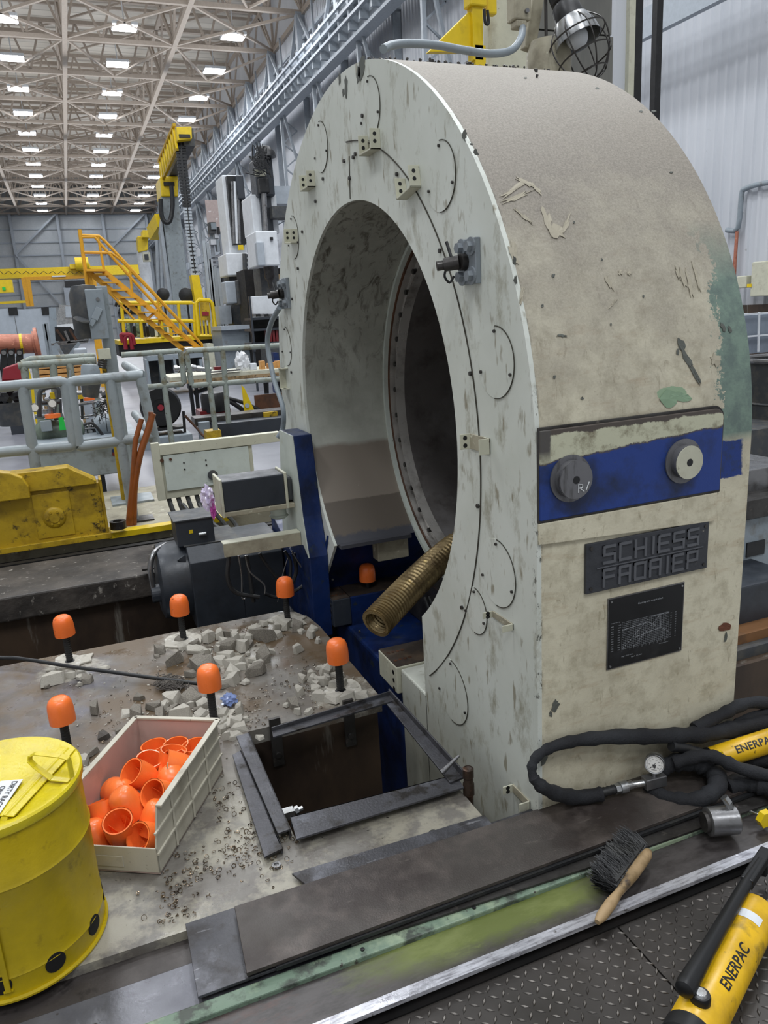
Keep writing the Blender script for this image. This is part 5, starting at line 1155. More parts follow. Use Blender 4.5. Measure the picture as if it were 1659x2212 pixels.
# ================================================================ BEHIND THE DECK: MOTOR, CABLES, CARRIAGE
mo = thing('electric_motor', 'dark grey electric motor with terminal box lying in the pit below the blue shield', 'motor', (.6, 3.75, -.28))
obj('motor_drum', B().lathe([(.0, 0), (.15, 0), (.185, .012), (.195, .04), (.195, .2)], (.235, 3.78, .03), AX, 40), 'motor', mo, smooth=True)
obj('motor_body', B().prism([(.38, 3.57, -.19), (.38, 3.57, .16), (.38, 3.64, .225), (.38, 3.92, .225), (.38, 3.97, .16), (.38, 3.97, -.19)], (.24, 0, 0)), 'motor', mo, bev=.004)
obj('motor_rear', B().prism([(.62, 3.57, -.17), (.62, 3.57, .15), (.62, 3.64, .215), (.62, 3.92, .215), (.62, 3.97, .15), (.62, 3.97, -.17)], (.215, 0, 0)), 'motor', mo, bev=.004)
obj('motor_foot', B().box((.44, 3.565, -.26), (.56, 3.7, -.17)), 'motor', mo, bev=.003)
obj('dusty_top', B().prism([(.37, 3.64, .226), (.37, 3.92, .226), (.64, 3.92, .226), (.64, 3.64, .226)], (0, 0, .004)), 'motor_dusty', mo)
tb = obj('terminal_box', B().box((.345, 3.66, .225), (.525, 3.86, .35)), 'motor', mo, bev=.003)
obj('box_lid', B().box((.335, 3.65, .35), (.535, 3.87, .358)), 'motor_dusty', tb, bev=.002)
obj('warning_sticker', B().box((.405, 3.6585, .285), (.423, 3.66, .303)), 'yellow_bright', tb)
obj('cable_gland', B().cyl((.45, 3.655, .275), (.485, 3.645, .277), .010, seg=12), 'zinc', tb)
obj('end_flange', B().cyl((.195, 3.70, -.0), (.24, 3.70, 0), .045, seg=24), 'motor', mo)
obj('eye_bracket', B().prism([(.33, 3.63, .17), (.37, 3.63, .19), (.37, 3.63, .15)], (0, .02, 0)), 'motor', mo)
obj('coolant_pipe', B().tube([(.205, 3.69, .03), (.205, 3.69, .14), (.235, 3.72, .2), (.30, 3.78, .215)], .014, seg=12, smooth=6), 'steel', mo, smooth=True)
single('steel_bracket', B().box((.19, 3.56, -.25), (.33, 3.66, -.24)), 'panel_grey', 'pale steel plate bracket under the motor end', 'bracket')
single('pit_ledge', B().box((.18, 4.0, .03), (.3, 4.06, .04)), 'steel_dark', 'thin dark steel tab on the pit rim behind the motor', 'bracket')
# cream cable enclosure
en = thing('cable_enclosure', 'cream steel cable enclosure on the pit rim with a bolted panel', 'enclosure', (.66, 4.6, .25))
obj('enclosure_shell', B().box((.365, 4.62, .26), (.95, 4.78, .565)), 'cream', en, bev=.003)
obj('corner_post', B().box((.355, 4.60, .26), (.40, 4.64, .605)), 'cream', en, bev=.002)
obj('top_rail', B().box((.40, 4.60, .53), (1.13, 4.66, .59)), 'cream', en, bev=.002)
obj('access_panel', B().box((.415, 4.605, .31), (.925, 4.62, .525)), 'pale', en, bev=.002)
for x_, z_, r_ in ((.405, .50, .011), (.455, .50, .008)): obj('cable_hole', B().cyl((x_, 4.596, z_), (x_, 4.606, z_), r_, seg=16), 'rust', en)
for x_, z_ in ((.53, .47), (.53, .43), (.66, .47), (.66, .44)): obj('panel_screw', B().cyl((x_, 4.6, z_), (x_, 4.606, z_), .005, seg=8), 'steel_dark', en)
obj('latch_cover', B().lathe([(0, 0), (.03, 0), (.03, .012), (0, .016)], (.69, 4.6, .375), (0, -1, 0), 24), 'motor_dusty', en, smooth=True)
for i in range(6):
    x_ = .42+i*.055
    single('power_cable', B().tube([(x_, 4.66, .27), (x_+.01, 4.55, .19), (x_+.05, 4.3, .12), (.55+i*.035, 4.05, .17-.015*i), (.62+i*.03, 3.95, .1)], .014, seg=8, smooth=6), 'black_rubber', 'black power cable dropping from the cream enclosure, %s from the left' % ('first', 'second', 'third', 'fourth', 'fifth', 'sixth')[i], 'cable', smooth=True)
P = [PY(600, 1170, 3.9), PY(520, 1130, 4.0), PY(445, 1100, 4.2), PY(405, 1085, 4.4)]
for k, (a_, b_, r_) in enumerate((((512, 1175), (395, 1090), .012), ((520, 1160), (430, 1090), .012), ((495, 1190), (440, 1100), .014))):
    single('power_cable', B().tube([PY(*a_, 3.85), PY((a_[0]+b_[0])/2-8, (a_[1]+b_[1])/2+12, 4.0), PY(*b_, 4.3)], r_, seg=8, smooth=8), 'black_rubber', 'black cable sagging between cream bar and enclosure, %s' % ('upper', 'middle', 'lower')[k], 'cable', smooth=True)
# dark connector box on the shield
cb = thing('connector_box', 'dark grey electrical connector box with chipped cream ends beside the blue shield', 'connector box', (.66, 3.3, .44))
YC = 3.26
x0_, x1_ = .515, .80; z0_, z1_ = .44, .60
obj('box_cover', B().box((x0_+.008, YC, z0_+.022), (x1_, YC+.16, z1_)), 'motor', cb, bev=.006)
obj('box_base', B().box((x0_, YC-.005, z0_), (.838, YC+.16, z0_+.022)), 'beige_dirty', cb, bev=.003)
obj('end_frame', B().box((x0_-.004, YC-.008, z0_), (x0_+.008, YC+.165, z1_+.01)), 'cream', cb, bev=.003)
obj('end_frame', B().box((x1_, YC-.006, z0_), (x1_+.012, YC+.16, z1_+.006)), 'cream', cb, bev=.003)
obj('cable_inlet', B().box((x1_+.012, YC+.01, z0_+.03), (.838, YC+.14, z1_-.02)), 'motor_dusty', cb, bev=.008)
obj('round_socket', B().lathe([(0, 0), (.03, .0), (.045, .012), (.036, .02), (.036, .06), (0, .06)], (.78, YC+.08, z0_-.06), (0, 0, 1), 24), 'pale', cb, smooth=True)
bg_ = PY(449, 1075, YC-.01); pbg = single('plastic_bag', B().sphere(bg_, .052, (.5, .6, 1.0), 3, .32), 'bag', 'crumpled clear plastic bag with pink film taped over the connector end', 'bag')
bg_ = PY(460, 1098, YC-.02); obj('pink_film', B().sphere(bg_, .032, (.35, .4, 1.5), 3, .35), 'bag_pink', pbg)
cbar = thing('cream_channel', 'cream painted steel channel bar under the connector box with hoses below', 'channel bar', (.67, 3.2, .27))
obj('web', B().box((.49, 3.2, .277), (.838, 3.206, .336)), 'beige_dirty', cbar, bev=.001); obj('top_flange', B().box((.49, 3.2, .334), (.838, 3.26, .339)), 'cream', cbar, bev=.001)
for k, (P, r_, m_) in enumerate([([(495, 1200), (492, 1250), (510, 1280), (560, 1290)], .010, 'black_rubber'), ([(515, 1200), (522, 1245), (523, 1290), (530, 1293)], .004, 'steel'), ([(530, 1200), (540, 1235), (570, 1262), (572, 1282)], .004, 'steel'),
        ([(532, 1200), (540, 1245), (548, 1300)], .010, 'black_rubber'), ([(560, 1195), (580, 1225), (610, 1262)], .009, 'black_rubber'), ([(615, 1190), (628, 1215), (625, 1260)], .007, 'black_rubber'),
        ([(630, 1190), (645, 1215), (668, 1250)], .004, 'steel'), ([(625, 1195), (610, 1245), (600, 1300)], .0025, 'steel'), ([(572, 1282), (600, 1290), (640, 1275), (668, 1253)], .008, 'black_rubber'), ([(634, 1195), (640, 1235), (625, 1270)], .010, 'black_rubber')]):
    single('hydraulic_line', B().tube([PY(x, y, 3.22+.008*k) for x, y in P], r_, seg=8, smooth=6), m_, '%s hydraulic line hanging under the cream channel, %s counted from the left' % ('black rubber' if m_ == 'black_rubber' else 'thin steel', ('first', 'second', 'third', 'fourth', 'fifth', 'sixth', 'seventh', 'eighth', 'ninth', 'last')[k]), 'hose', smooth=True)
single('dark_bulkhead', B().box((.95, 3.82, -1.2), (1.0, 4.2, .12)), 'black', 'black steel bulkhead between motor and blue shield', 'bulkhead')
# grey conduit down the far side of the ring
single('grey_conduit', B().tube([PX(604, 664, .9), PX(585, 700, .89), PX(578, 745, .885), PX(592, 820, .885), PX(611, 880, .885), PX(611, 925, .885), PX(600, 945, .86)], .012, seg=10, smooth=6), 'grey_paint', 'grey rubber conduit hanging down the far edge of the ring', 'conduit', smooth=True)
# yellow carriage
ycar = thing('yellow_carriage', 'grimy yellow painted machine carriage on the rails at the left', 'carriage', (-.4, 5.0, 0))
obj('carriage_body', B().box((-1.2, 4.93, .03), (.045, 5.05, .355)), 'yellow_dirty', ycar, bev=.004)
obj('carriage_base', B().box((-1.2, 4.90, .0), (.07, 5.06, .035)), 'yellow_dirty', ycar, bev=.003)
obj('end_plate', B().box((.045, 4.91, .0), (.06, 5.06, .375)), 'yellow_dirty', ycar, bev=.002)
obj('top_cap', B().prism([(-1.2, 4.9, .355), (.03, 4.9, .355), (.03, 4.9, .375), (-.1, 4.9, .46), (-.12, 4.9, .475), (-.36, 4.9, .475), (-1.2, 4.9, .475)], (0, .14, 0)), 'yellow_dirty', ycar, bev=.004)
b = B().prism([(-1.2, 4.84, .33), (-.345, 4.84, .33), (-.345, 4.84, .40), (-.37, 4.84, .455), (-.43, 4.84, .49), (-.6, 4.84, .53), (-1.2, 4.84, .56)], (0, .1, 0)); obj('rounded_guard', b, 'yellow_dirty', ycar, bev=.006)
obj('bearing_plate', B().box((-.345, 4.922, .055), (-.135, 4.931, .33)), 'yellow_dirty', ycar, bev=.002)
c_ = PY(118, 1118, 4.92); obj('bearing_boss', B().lathe([(0, .018), (.03, .018), (.03, .012), (.052, .012), (.062, .006), (.066, 0)], (c_.x, 4.922, c_.z), (0, -1, 0), 32), 'yellow_dirty', ycar, smooth=True)
for k in range(6): a_ = k*PI/3; obj('boss_bolt', B().cyl((c_.x+.04*math.cos(a_), 4.91, c_.z+.04*math.sin(a_)), (c_.x+.04*math.cos(a_), 4.9, c_.z+.04*math.sin(a_)), .008, seg=6), 'yellow_dirty', ycar)
for z_ in (.09, .30): obj('end_bolt', B().cyl((.0, 4.93, z_), (.0, 4.918, z_), .014, seg=6), 'yellow_dirty', ycar)
obj('hook_clevis', B().lathe([(.03, 0), (.05, 0), (.05, .05), (.03, .05), (.03, 0)], (.12, 5.0, .03), (0, 0, 1), 20), 'steel_dark', ycar)
single('hook_plate', B().box((.44-.24, 5.2, .003), (.36, 5.35, .012)), 'steel_dark', 'small dark plate lying on the walkway behind the grey column foot', 'plate')
# ================================================================ GUARD RAILS AND COLUMN
def rail(name, label, Y, paths, r, m, z=True):
    c_ = PY(paths[0][0][0], paths[0][0][1], Y)
    t_ = thing(name, label, 'railing', (c_.x, Y, 0))
    for nm, P in ((p[0], p[1:]) if isinstance(p[0], str) else ('rail', p) for p in paths_named(paths)):
        obj(nm, B().tube([PY(x, y, Y) for x, y in P], r, seg=12, smooth=0), m, t_, smooth=True)
    return t_
def paths_named(paths): return [(p if isinstance(p[0], str) else ['rail']+list(p)) for p in paths]
def rail(name, label, Y, paths, r, m):
    c_ = PY(*paths[0][1], Y); t_ = thing(name, label, 'railing', (c_.x, Y, 0))
    for p in paths: obj(p[0], B().tube([PY(x, y, Y) for x, y in p[1:]], r, seg=12), m, t_, smooth=True)
    return t_
rail('guard_rail', 'grey painted pipe guard rail at the left frame edge above the yellow carriage', 5.27, [('post', (-160, 850), (-150, 1040)), ('top_rail', (-230, 857), (0, 836), (132, 824), (140, 827), (142, 834), (159, 955), (158, 961), (152, 964), (0, 977), (-230, 1002)), ('post', (49, 836), (74, 990), (82, 1040))], .034, 'rail_paint')
rail('guard_rail', 'grey pipe guard rail section standing in front of the grey column', 5.27, [('top_rail', (170, 962), (152, 832), (155, 826), (163, 823), (300, 811), (307, 812)), ('mid_rail', (170, 962), (176, 965), (334, 942)), ('post', (238, 820), (290, 1125)), ('post', (303, 816), (333, 944), (352, 1062))], .034, 'rail_paint')
t_ = thing('guard_rail', 'grey pipe rail running back from the corner beside the grey column', 'railing', (.4, 5.27, .9)); obj('top_rail', B().tube([PY(305, 811, 5.27), PY(272, 789, 6.6)], .036, seg=12), 'rail_paint', t_, smooth=True); obj('mid_rail', B().tube([PY(333, 944, 5.27), PY(292, 895, 6.6)], .034, seg=12), 'rail_paint', t_, smooth=True)
rail('guard_rail', 'worn grey pipe rail behind the first rail with three uprights', 7.2, [('top_rail', (39, 790), (122, 784), (206, 778)), ('post', (52, 792), (62, 880)), ('post', (115, 787), (126, 960)), ('post', (150, 785), (163, 880)), ('post', (192, 781), (197, 800))], .032, 'rail_worn')
rail('guard_rail', 'grey pipe rail farthest left behind the hydraulic unit', 8.2, [('top_rail', (48, 785), (66, 776), (206, 769)), ('post', (74, 777), (99, 1010)), ('post', (200, 770), (221, 1000))], .032, 'rail_worn')
rail('guard_rail', 'grey pipe rail above the black hose reel', 8.6, [('top_rail', (262, 767), (384, 758), (390, 760), (398, 826), (394, 830), (300, 838)), ('post', (346, 762), (372, 962))], .03, 'rail_worn')
rail('guard_rail', 'long grey pipe rail with paint stained posts reaching the ring', 8.6, [('top_rail', (414, 832), (403, 764), (407, 758), (640, 744)), ('mid_rail', (414, 833), (640, 816)), ('post', (444, 760), (468, 948)), ('post', (481, 757), (494, 914))], .03, 'rail_worn')
single('yellow_post_foot', B().box((1.27, 8.55, -.1), (1.43, 8.75, .1)), 'yellow_dirty', 'yellow foot block at the base of the stained rail post', 'post foot')
col = thing('steel_column', 'blue grey painted steel box column rising behind the guard rail', 'column', (.3, 5.9, 0))
pb, pt = PY(283, 1100, 5.9), PY(235, 617, 5.9)
obj('column_shaft', B().box((.225, 5.9, .0), (.305, 6.02, pt.z)), 'rail_paint', col, bev=.004)
obj('side_channel', B().box((.195, 5.93, .0), (.222, 6.02, pt.z-.55)), 'yellow_dirty', col)
obj('base_plate', B().box((.12, 5.8, 0), (.42, 6.1, .015)), 'rail_paint', col)
eb = thing('switch_box', 'grey disconnect switch box with lever bolted to the column', 'switch box', (.1, 5.85, 1.2))
def pbox(nm, x0, y0, x1, y1, Y, dep, m, par, **k): return obj(nm, bxp(B(), x0, y0, x1, y1, Y, dep), m, par, **k)
pbox('box_front', 190, 624, 229, 733, 5.80, .14, 'grey_paint', eb, bev=.006)
c0, c1 = PY(178, 640, 5.95), PY(192, 725, 5.95)
obj('round_back', B().lathe([(0, 0), (.09, 0), (.105, .03), (.105, .30), (.08, .36), (0, .37)], (c0.x+.015, 5.93, c1.z-.02), (0, 0, 1), 24), 'motor_dusty', eb, smooth=True)
c0 = PY(176, 693, 5.78); obj('lever_disc', B().lathe([(0, 0), (.05, .0), (.055, .006), (.05, .014), (0, .014)], (c0.x, 5.78, c0.z), (.35, -.3, 1), 24), 'motor_dusty', eb, smooth=True)
a_, b_, c_ = PY(215, 665, 5.79), PY(204, 690, 5.785), PY(218, 692, 5.79)
obj('switch_lever', B().bar(a_, b_, .045, .012, up=(0, 1, 0)).bar(b_, PY(196, 703, 5.785), .03, .01, up=(0, 1, 0)), 'grey_paint', eb, bev=.002)
obj('hex_bolt', B().cyl(PY(211, 646, 5.79), PY(211, 646, 5.80), .012, seg=8), 'steel', eb)
so = thing('socket_box', 'pale junction box with threaded plug under the switch box', 'socket', tuple(PY(222, 790, 5.85)))
pbox('junction_box', 212, 753, 239, 776, 5.80, .07, 'cream', so, bev=.004)
a_ = PY(222, 776, 5.84); obj('threaded_plug', B().lathe([(.03+.003*(k % 2), k*.008) for k in range(9)], a_, (-.25, 0, -1), 20), 'steel_dark', so, smooth=True)
c_ = PY(196, 815, 5.7); b = B().lathe([(0, .09), (.05, .085), (.062, .05), (.065, 0)], c_, (.1, 0, 1), 24); single('grey_cover', b, 'grey_paint', 'domed grey cover hanging behind the top rail by the column', 'cover', smooth=True)
c_ = PY(195, 858, 5.7); b = B().lathe([(0, 0), (.05, 0), (.066, .1), (.066, .105), (0, .1)], c_, (.18, 0, 1), 24); b.tube([c_+Vector((.02, 0, .1)), PY(206, 786, 5.84)], .006, seg=6); single('hanging_plug', b, 'motor_dusty', 'dark grey plug cap hanging by a cord left of the column', 'plug', smooth=True)
for k, P in enumerate([[(330, 893), (318, 935), (302, 985), (290, 1050), (284, 1100), (282, 1138)], [(306, 905), (296, 940), (292, 960), (286, 1040), (276, 1138)], [(326, 890), (325, 920), (312, 955), (300, 1000), (292, 1060), (290, 1138)]]):
    single('brown_hose', B().tube([PY(x, y, 5.15) for x, y in P], .022 if k == 0 else .017, seg=10, smooth=6), 'brown_hose', 'glossy brown hose draped beside the column, %s' % ('thickest one', 'leftmost thin one', 'thin one behind the thickest')[k], 'hose', smooth=True)
# grey tank and hydraulic unit
tk = thing('oil_tank', 'large grey steel oil tank behind the guard rail', 'tank', (.0, 6.5, 0))
pbox('tank_body', 84, 962, 300, 1030, 6.5, .8, 'rail_paint', tk, bev=.01)
pbox('tank_top', 75, 948, 300, 962, 6.45, .9, 'grey_paint', tk, bev=.004)
pbox('number_plate', 204, 962, 232, 967, 6.44, .02, 'yellow_bright', tk)
pbox('flag_sticker', 242, 971, 257, 984, 6.485, .012, 'red_dark', tk); pbox('flag_canton', 242, 971, 249, 977, 6.48, .01, 'blue', tk)
c_ = PY(160, 1040, 6.6); obj('tank_leg', B().box((c_.x+.2, 6.6, -.1), (c_.x+.24, 6.7, .2)), 'motor', tk); obj('tank_leg', B().box((c_.x-.2, 6.6, -.1), (c_.x-.16, 6.7, .2)), 'motor', tk)
hu = thing('hydraulic_unit', 'cluttered hydraulic power unit of pipes, valves and a green grey accumulator on the tank', 'hydraulic unit', (.0, 6.9, .5))
a_, b_ = PY(82, 935, 6.8), PY(150, 933, 6.8); r_ = .105
obj('accumulator', B().lathe([(0, -.02), (.06, -.015), (r_, .03), (r_, .30), (.06, .35), (0, .36)], a_, AX, 28), mat('accumulator', '6d7a6c', .45, 0, [('4f5850', 8, .5, .7)]), hu, smooth=True)
pbox('terminal_box', 88, 909, 112, 932, 6.62, .05, 'grey_paint', hu, bev=.004)
c_ = PY(114, 899, 6.7); obj('valve_wheel', B().cyl(c_-Vector((0, 0, .012)), c_+Vector((0, 0, .018)), .06, seg=24), 'orange', hu)
c_ = PY(193, 862, 6.9); obj('valve_wheel', B().cyl(c_-Vector((0, 0, .01)), c_+Vector((0, 0, .014)), .045, seg=20), 'orange', hu)
obj('green_tag', B().prism([PY(126, 903, 6.66), PY(136, 900, 6.66), PY(143, 928, 6.66), PY(129, 930, 6.66)], (0, .004, 0)), 'green_tag', hu)
for cx2, cy2, rr in ((113, 871, .035), (75, 880, .035)): c_ = PY(cx2, cy2, 6.7); g_ = obj('gauge', B().cyl(c_, c_-Vector((0, .03, 0)), rr, seg=20), 'steel', hu); obj('gauge_face', B().cyl(c_-Vector((0, .03, 0)), c_-Vector((0, .031, 0)), rr*.8, seg=20), 'dial', g_)
rnd = random.Random(5)
pr = [[(85, 900), (86, 850), (100, 838), (125, 838), (128, 860)], [(90, 870), (130, 868)], [(100, 925), (90, 950), (80, 960)], [(70, 875), (100, 873), (110, 880)], [(150, 850), (220, 845)], [(120, 890), (122, 850)], [(160, 875), (215, 868), (232, 870)], [(165, 900), (230, 895)], [(110, 905), (108, 870), (96, 862)], [(75, 900), (110, 898)],
      [(150, 840), (152, 800)], [(176, 845), (178, 905)], [(200, 870), (215, 925), (225, 960)], [(158, 930), (205, 925), (240, 935)], [(190, 915), (230, 950), (245, 945)], [(145, 905), (150, 880), (170, 862)], [(232, 862), (236, 940)], [(100, 850), (88, 852)], [(208, 930), (220, 958)], [(130, 862), (131, 895)]]
for k, P in enumerate(pr): obj('pipe', B().tube([PY(x, y, 6.75+.06*(k % 4)) for x, y in P], rnd.choice((.008, .012, .018)), seg=8, smooth=4), rnd.choice(('steel', 'grey_paint', 'motor_dusty', 'steel')), hu, smooth=True)
for k in range(26):
    c_ = PY(rnd.choice((88, 100, 110, 160, 180, 200, 215, 225))+rnd.uniform(-8, 8), rnd.uniform(850, 950), 6.75+rnd.uniform(0, .3)); s_ = rnd.uniform(.015, .04)
    obj('fitting', B().cyl(c_, c_+Vector((rnd.choice((0, s_*2)), 0, rnd.choice((0, s_*2))+.01)), s_, seg=rnd.choice((6, 12))), rnd.choice(('steel', 'grey_paint', 'zinc', 'motor_dusty', 'black')), hu)
c_ = PY(208, 925, 6.75); obj('pump_motor', B().lathe([(0, 0), (.09, 0), (.1, .03), (.1, .16), (.06, .2), (0, .2)], c_, (1, -.1, .1), 20), 'grey_paint', hu, smooth=True)
pbox('filter', 108, 848, 118, 862, 6.9, .06, 'yellow', hu); pbox('filter', 150, 848, 155, 865, 6.9, .06, 'yellow', hu); pbox('filter', 168, 848, 180, 862, 6.9, .06, 'yellow', hu)
obj('hose', B().tube([PY(180, 918, 6.6), PY(200, 915, 6.6), PY(222, 940, 6.6), PY(228, 950, 6.6)], .012, seg=8, smooth=6), 'black_rubber', hu, smooth=True)
b = B()
for i in range(40):
    c_ = PY(random.gauss(222, 5), random.gauss(880, 14), 6.6); b.tube([c_, c_+Vector((random.gauss(0, .03), 0, random.gauss(0, .03))), c_+Vector((random.gauss(0, .04), 0, random.gauss(-.02, .04)))], .003, seg=4)
tag(obj('wire_tangle', b, 'black', hu), kind='stuff')
# ================================================================ HALL FLOOR CLUTTER
def pthing(nm, label, cat, x, y, Y): return thing(nm, label, cat, tuple(PY(x, y, Y)))
def pone(nm, label, cat, x0, y0, x1, y1, Y, dep, m, group=None, **k): return single(nm, bxp(B(), x0, y0, x1, y1, Y, dep), m, label, cat, group, **k)
t_ = pthing('trash_bin', 'grey plastic bin with a black liner bag at the left edge', 'trash bin', 35, 918, 9.5)
a_ = PY(36, 917, 9.5); obj('bin_shell', B().lathe([(0, 0), (.17, 0), (.2, .25), (.2, .26)], a_, (0, 0, 1), 20), 'motor_dusty', t_, smooth=True)
obj('liner_bag', B().sphere(PY(30, 862, 9.5), .2, (.95, .9, .8), 3, .12), 'black_gloss', t_)
t_ = pthing('red_tool_chest', 'dark red slanted chest beside the worn rail at the left', 'chest', 28, 822, 9.0)
obj('chest_body', B().prism([PY(4, 822, 9), PY(48, 820, 9), PY(47, 790, 9), PY(37, 786, 9), PY(6, 796, 9)], (0, .4, 0)), 'red', t_, bev=.01); obj('chest_base', B().prism([PY(3, 826, 8.98), PY(49, 824, 8.98), PY(48, 820, 8.98), PY(4, 822, 8.98)], (0, .4, 0)), 'red_dark', t_)
q2 = PY(74, 862, 8.6); b = B().bar(PY(57, 797, 8.6), q2, .05, .03).bar(q2, (q2.x, 8.6, -.1), .05, .03); single('yellow_bracket', b, 'yellow_bright', 'narrow yellow steel bracket behind the left guard rail', 'bracket')
t_crate = t_ = pthing('wooden_crate', 'low wooden crate behind the worn rail', 'crate', 130, 820, 11)
for k, (y0, y1) in enumerate(((788, 795), (797, 806), (808, 817))): pbox('plank', 80, y0, 176, y1, 11, .5, 'wood_light', t_, bev=.005)
pn = pthing('partition_panel', 'pale grey partition panel at the left edge with black corner brackets', 'partition', 10, 760, 16); pbox('panel_sheet', -60, 668, 37, 775, 16, .08, 'panel_grey', pn); pbox('corner_bracket', 18, 664, 38, 681, 15.98, .03, 'black', pn)
pn = pthing('partition_panel', 'pale grey partition panel nearer the steel rack with black corner bracket', 'partition', 75, 760, 16); pbox('panel_sheet', 39, 667, 112, 775, 16, .08, 'panel_grey', pn); pbox('corner_bracket', 90, 663, 111, 680, 15.98, .03, 'black', pn); obj('panel_edge', B().bar(PY(113, 664, 16), PY(120, 775, 16), .12, .05, up=(0, 1, 0)), 'grey_paint', pn)
ro = pthing('copper_roll', 'copper coloured flanged roll resting on black stands', 'roll', 50, 760, 12)
a_, b_ = PY(-20, 744, 12), PY(72, 742, 12)
obj('roll_barrel', B().cyl(a_, b_, .135, seg=32), 'copper', ro, smooth=True)
c_ = PY(84, 741, 12); obj('roll_flange', B().cyl(b_, b_+Vector((.03, 0, 0)), .17, seg=32).cyl(b_+Vector((.03, 0, 0)), c_, .215, seg=32), 'copper', ro, smooth=True)
obj('yellow_strap', B().lathe([(.137, 0), (.14, 0), (.14, .035), (.137, .035)], PY(44, 743, 12), AX, 32), 'yellow_bright', ro)
for k, x_ in enumerate((8, 24, 42)): s_ = obj('roll_stand', B().prism([PY(x_-9, 800, 11.8), PY(x_+9, 800, 11.8), PY(x_+7, 752, 11.8), PY(x_-6, 756, 11.8)], (0, .08, 0)), 'black', ro); obj('stand_knob', B().cyl(PY(x_, 762, 11.8), PY(x_, 762, 11.75), .03, seg=12), 'steel', s_)
rk = pthing('steel_rack', 'dark rack of long steel bars on grey trestles', 'rack', 145, 775, 13)
obj('bar_bundle', B().prism([PY(118, 706, 13), PY(152, 706, 13), PY(186, 735, 13), PY(120, 737, 13)], (0, .5, 0)), 'black', rk)
for k, (p_, q_) in enumerate((((120, 742), (192, 734)), ((122, 712), (140, 736)), ((140, 715), (150, 738)), ((150, 712), (165, 735)), ((100, 745), (190, 738)))): obj('steel_bar', B().bar(PY(*p_, 12.9), PY(*q_, 12.9), .035), 'rust' if k % 2 else 'steel', rk)
for p_, q_ in (((120, 742), (140, 775)), ((172, 740), (145, 775)), ((95, 700), (106, 770)), ((99, 697), (111, 770))): obj('trestle', B().bar(PY(*p_, 12.8), PY(*q_, 12.8), .05), 'grey_paint', rk)
pone('grey_cabinet', 'low grey sloped cabinet behind the column and rack', 'cabinet', 172, 752, 200, 925, 12, .4, 'panel_grey', bev=.02)
tr = pthing('silver_machine', 'silver paneled machine cover far behind the steel rack', 'machine', 145, 715, 24)
obj('cover_panel', B().prism([PY(121, 700, 24), PY(166, 700, 24), PY(160, 660, 24), PY(128, 658, 24)], (0, 1.5, 0)), 'zinc', tr); obj('cover_window', B().prism([PY(142, 686, 23.95), PY(163, 686, 23.95), PY(158, 662, 23.95), PY(141, 662, 23.95)], (0, .04, 0)), 'panel_grey', tr); pbox('cover_skirt', 118, 700, 168, 718, 23.9, 1.5, 'white', tr); obj('slanted_cover', B().prism([PY(150, 658, 25), PY(168, 660, 25), PY(170, 640, 25), PY(163, 640, 25)], (0, 1, 0)), 'white', tr)
# far crane girder
cg = pthing('overhead_crane', 'long yellow overhead crane girder spanning the far end of the hall', 'crane', 150, 600, 62)
pbox('girder', -200, 579, 325, 600, 62, 1.2, 'yellow_bright', cg); pbox('lower_flange', 50, 596, 205, 603, 61.8, .6, 'stair_yellow', cg); pbox('lamp_strip', 112, 595, 142, 598, 61.7, .1, 'white', cg)
pbox('hoist', 151, 570, 195, 580, 61.5, 1.5, 'yellow_bright', cg); c_ = PY(177, 570, 61.5); obj('hoist_drum', B().lathe([(0, 0), (.45, 0), (.45, .9), (0, .9)], c_-Vector((.45, 0, 0)), AX, 20), 'yellow_bright', cg, smooth=True)
b = B()
for k in range(11): b.tube([PY(k*19, 586, 61.7), PY(k*19+9, 592, 61.7), PY(k*19+18, 586, 61.7)], .025, seg=4, smooth=4)
obj('festoon_cable', b, 'black', cg)
for X0, s_ in (((50, 600), (62, 662)), ((60, 600), (69, 662)), ((196, 600), (206, 640)), ((203, 600), (206, 640))): obj('gantry_leg', B().bar(PY(*X0, 61.9), PY(*s_, 61.9), .28), 'stair_yellow', cg)
pone('yellow_pendant_box', 'yellow crane pendant housing with green sticker at the left edge', 'control box', -12, 604, 27, 632, 30, .6, 'yellow_bright'); pone('green_sticker', 'small green sticker on the yellow pendant housing', 'sticker', 5, 620, 12, 627, 29.95, .03, 'green_tag')
pone('yellow_beam', 'thin yellow beam below the far crane at the left', 'beam', -30, 651, 55, 656, 40, .3, 'yellow_bright')
pone('dark_gallery', 'dark gallery opening on the far wall behind the crane', 'gallery', 140, 607, 186, 621, YF-1.2, .4, 'black'); pone('grey_door_panel', 'large grey panel under the dark gallery on the far wall', 'panel', 146, 620, 186, 740, YF-1.2, .4, 'panel_grey')
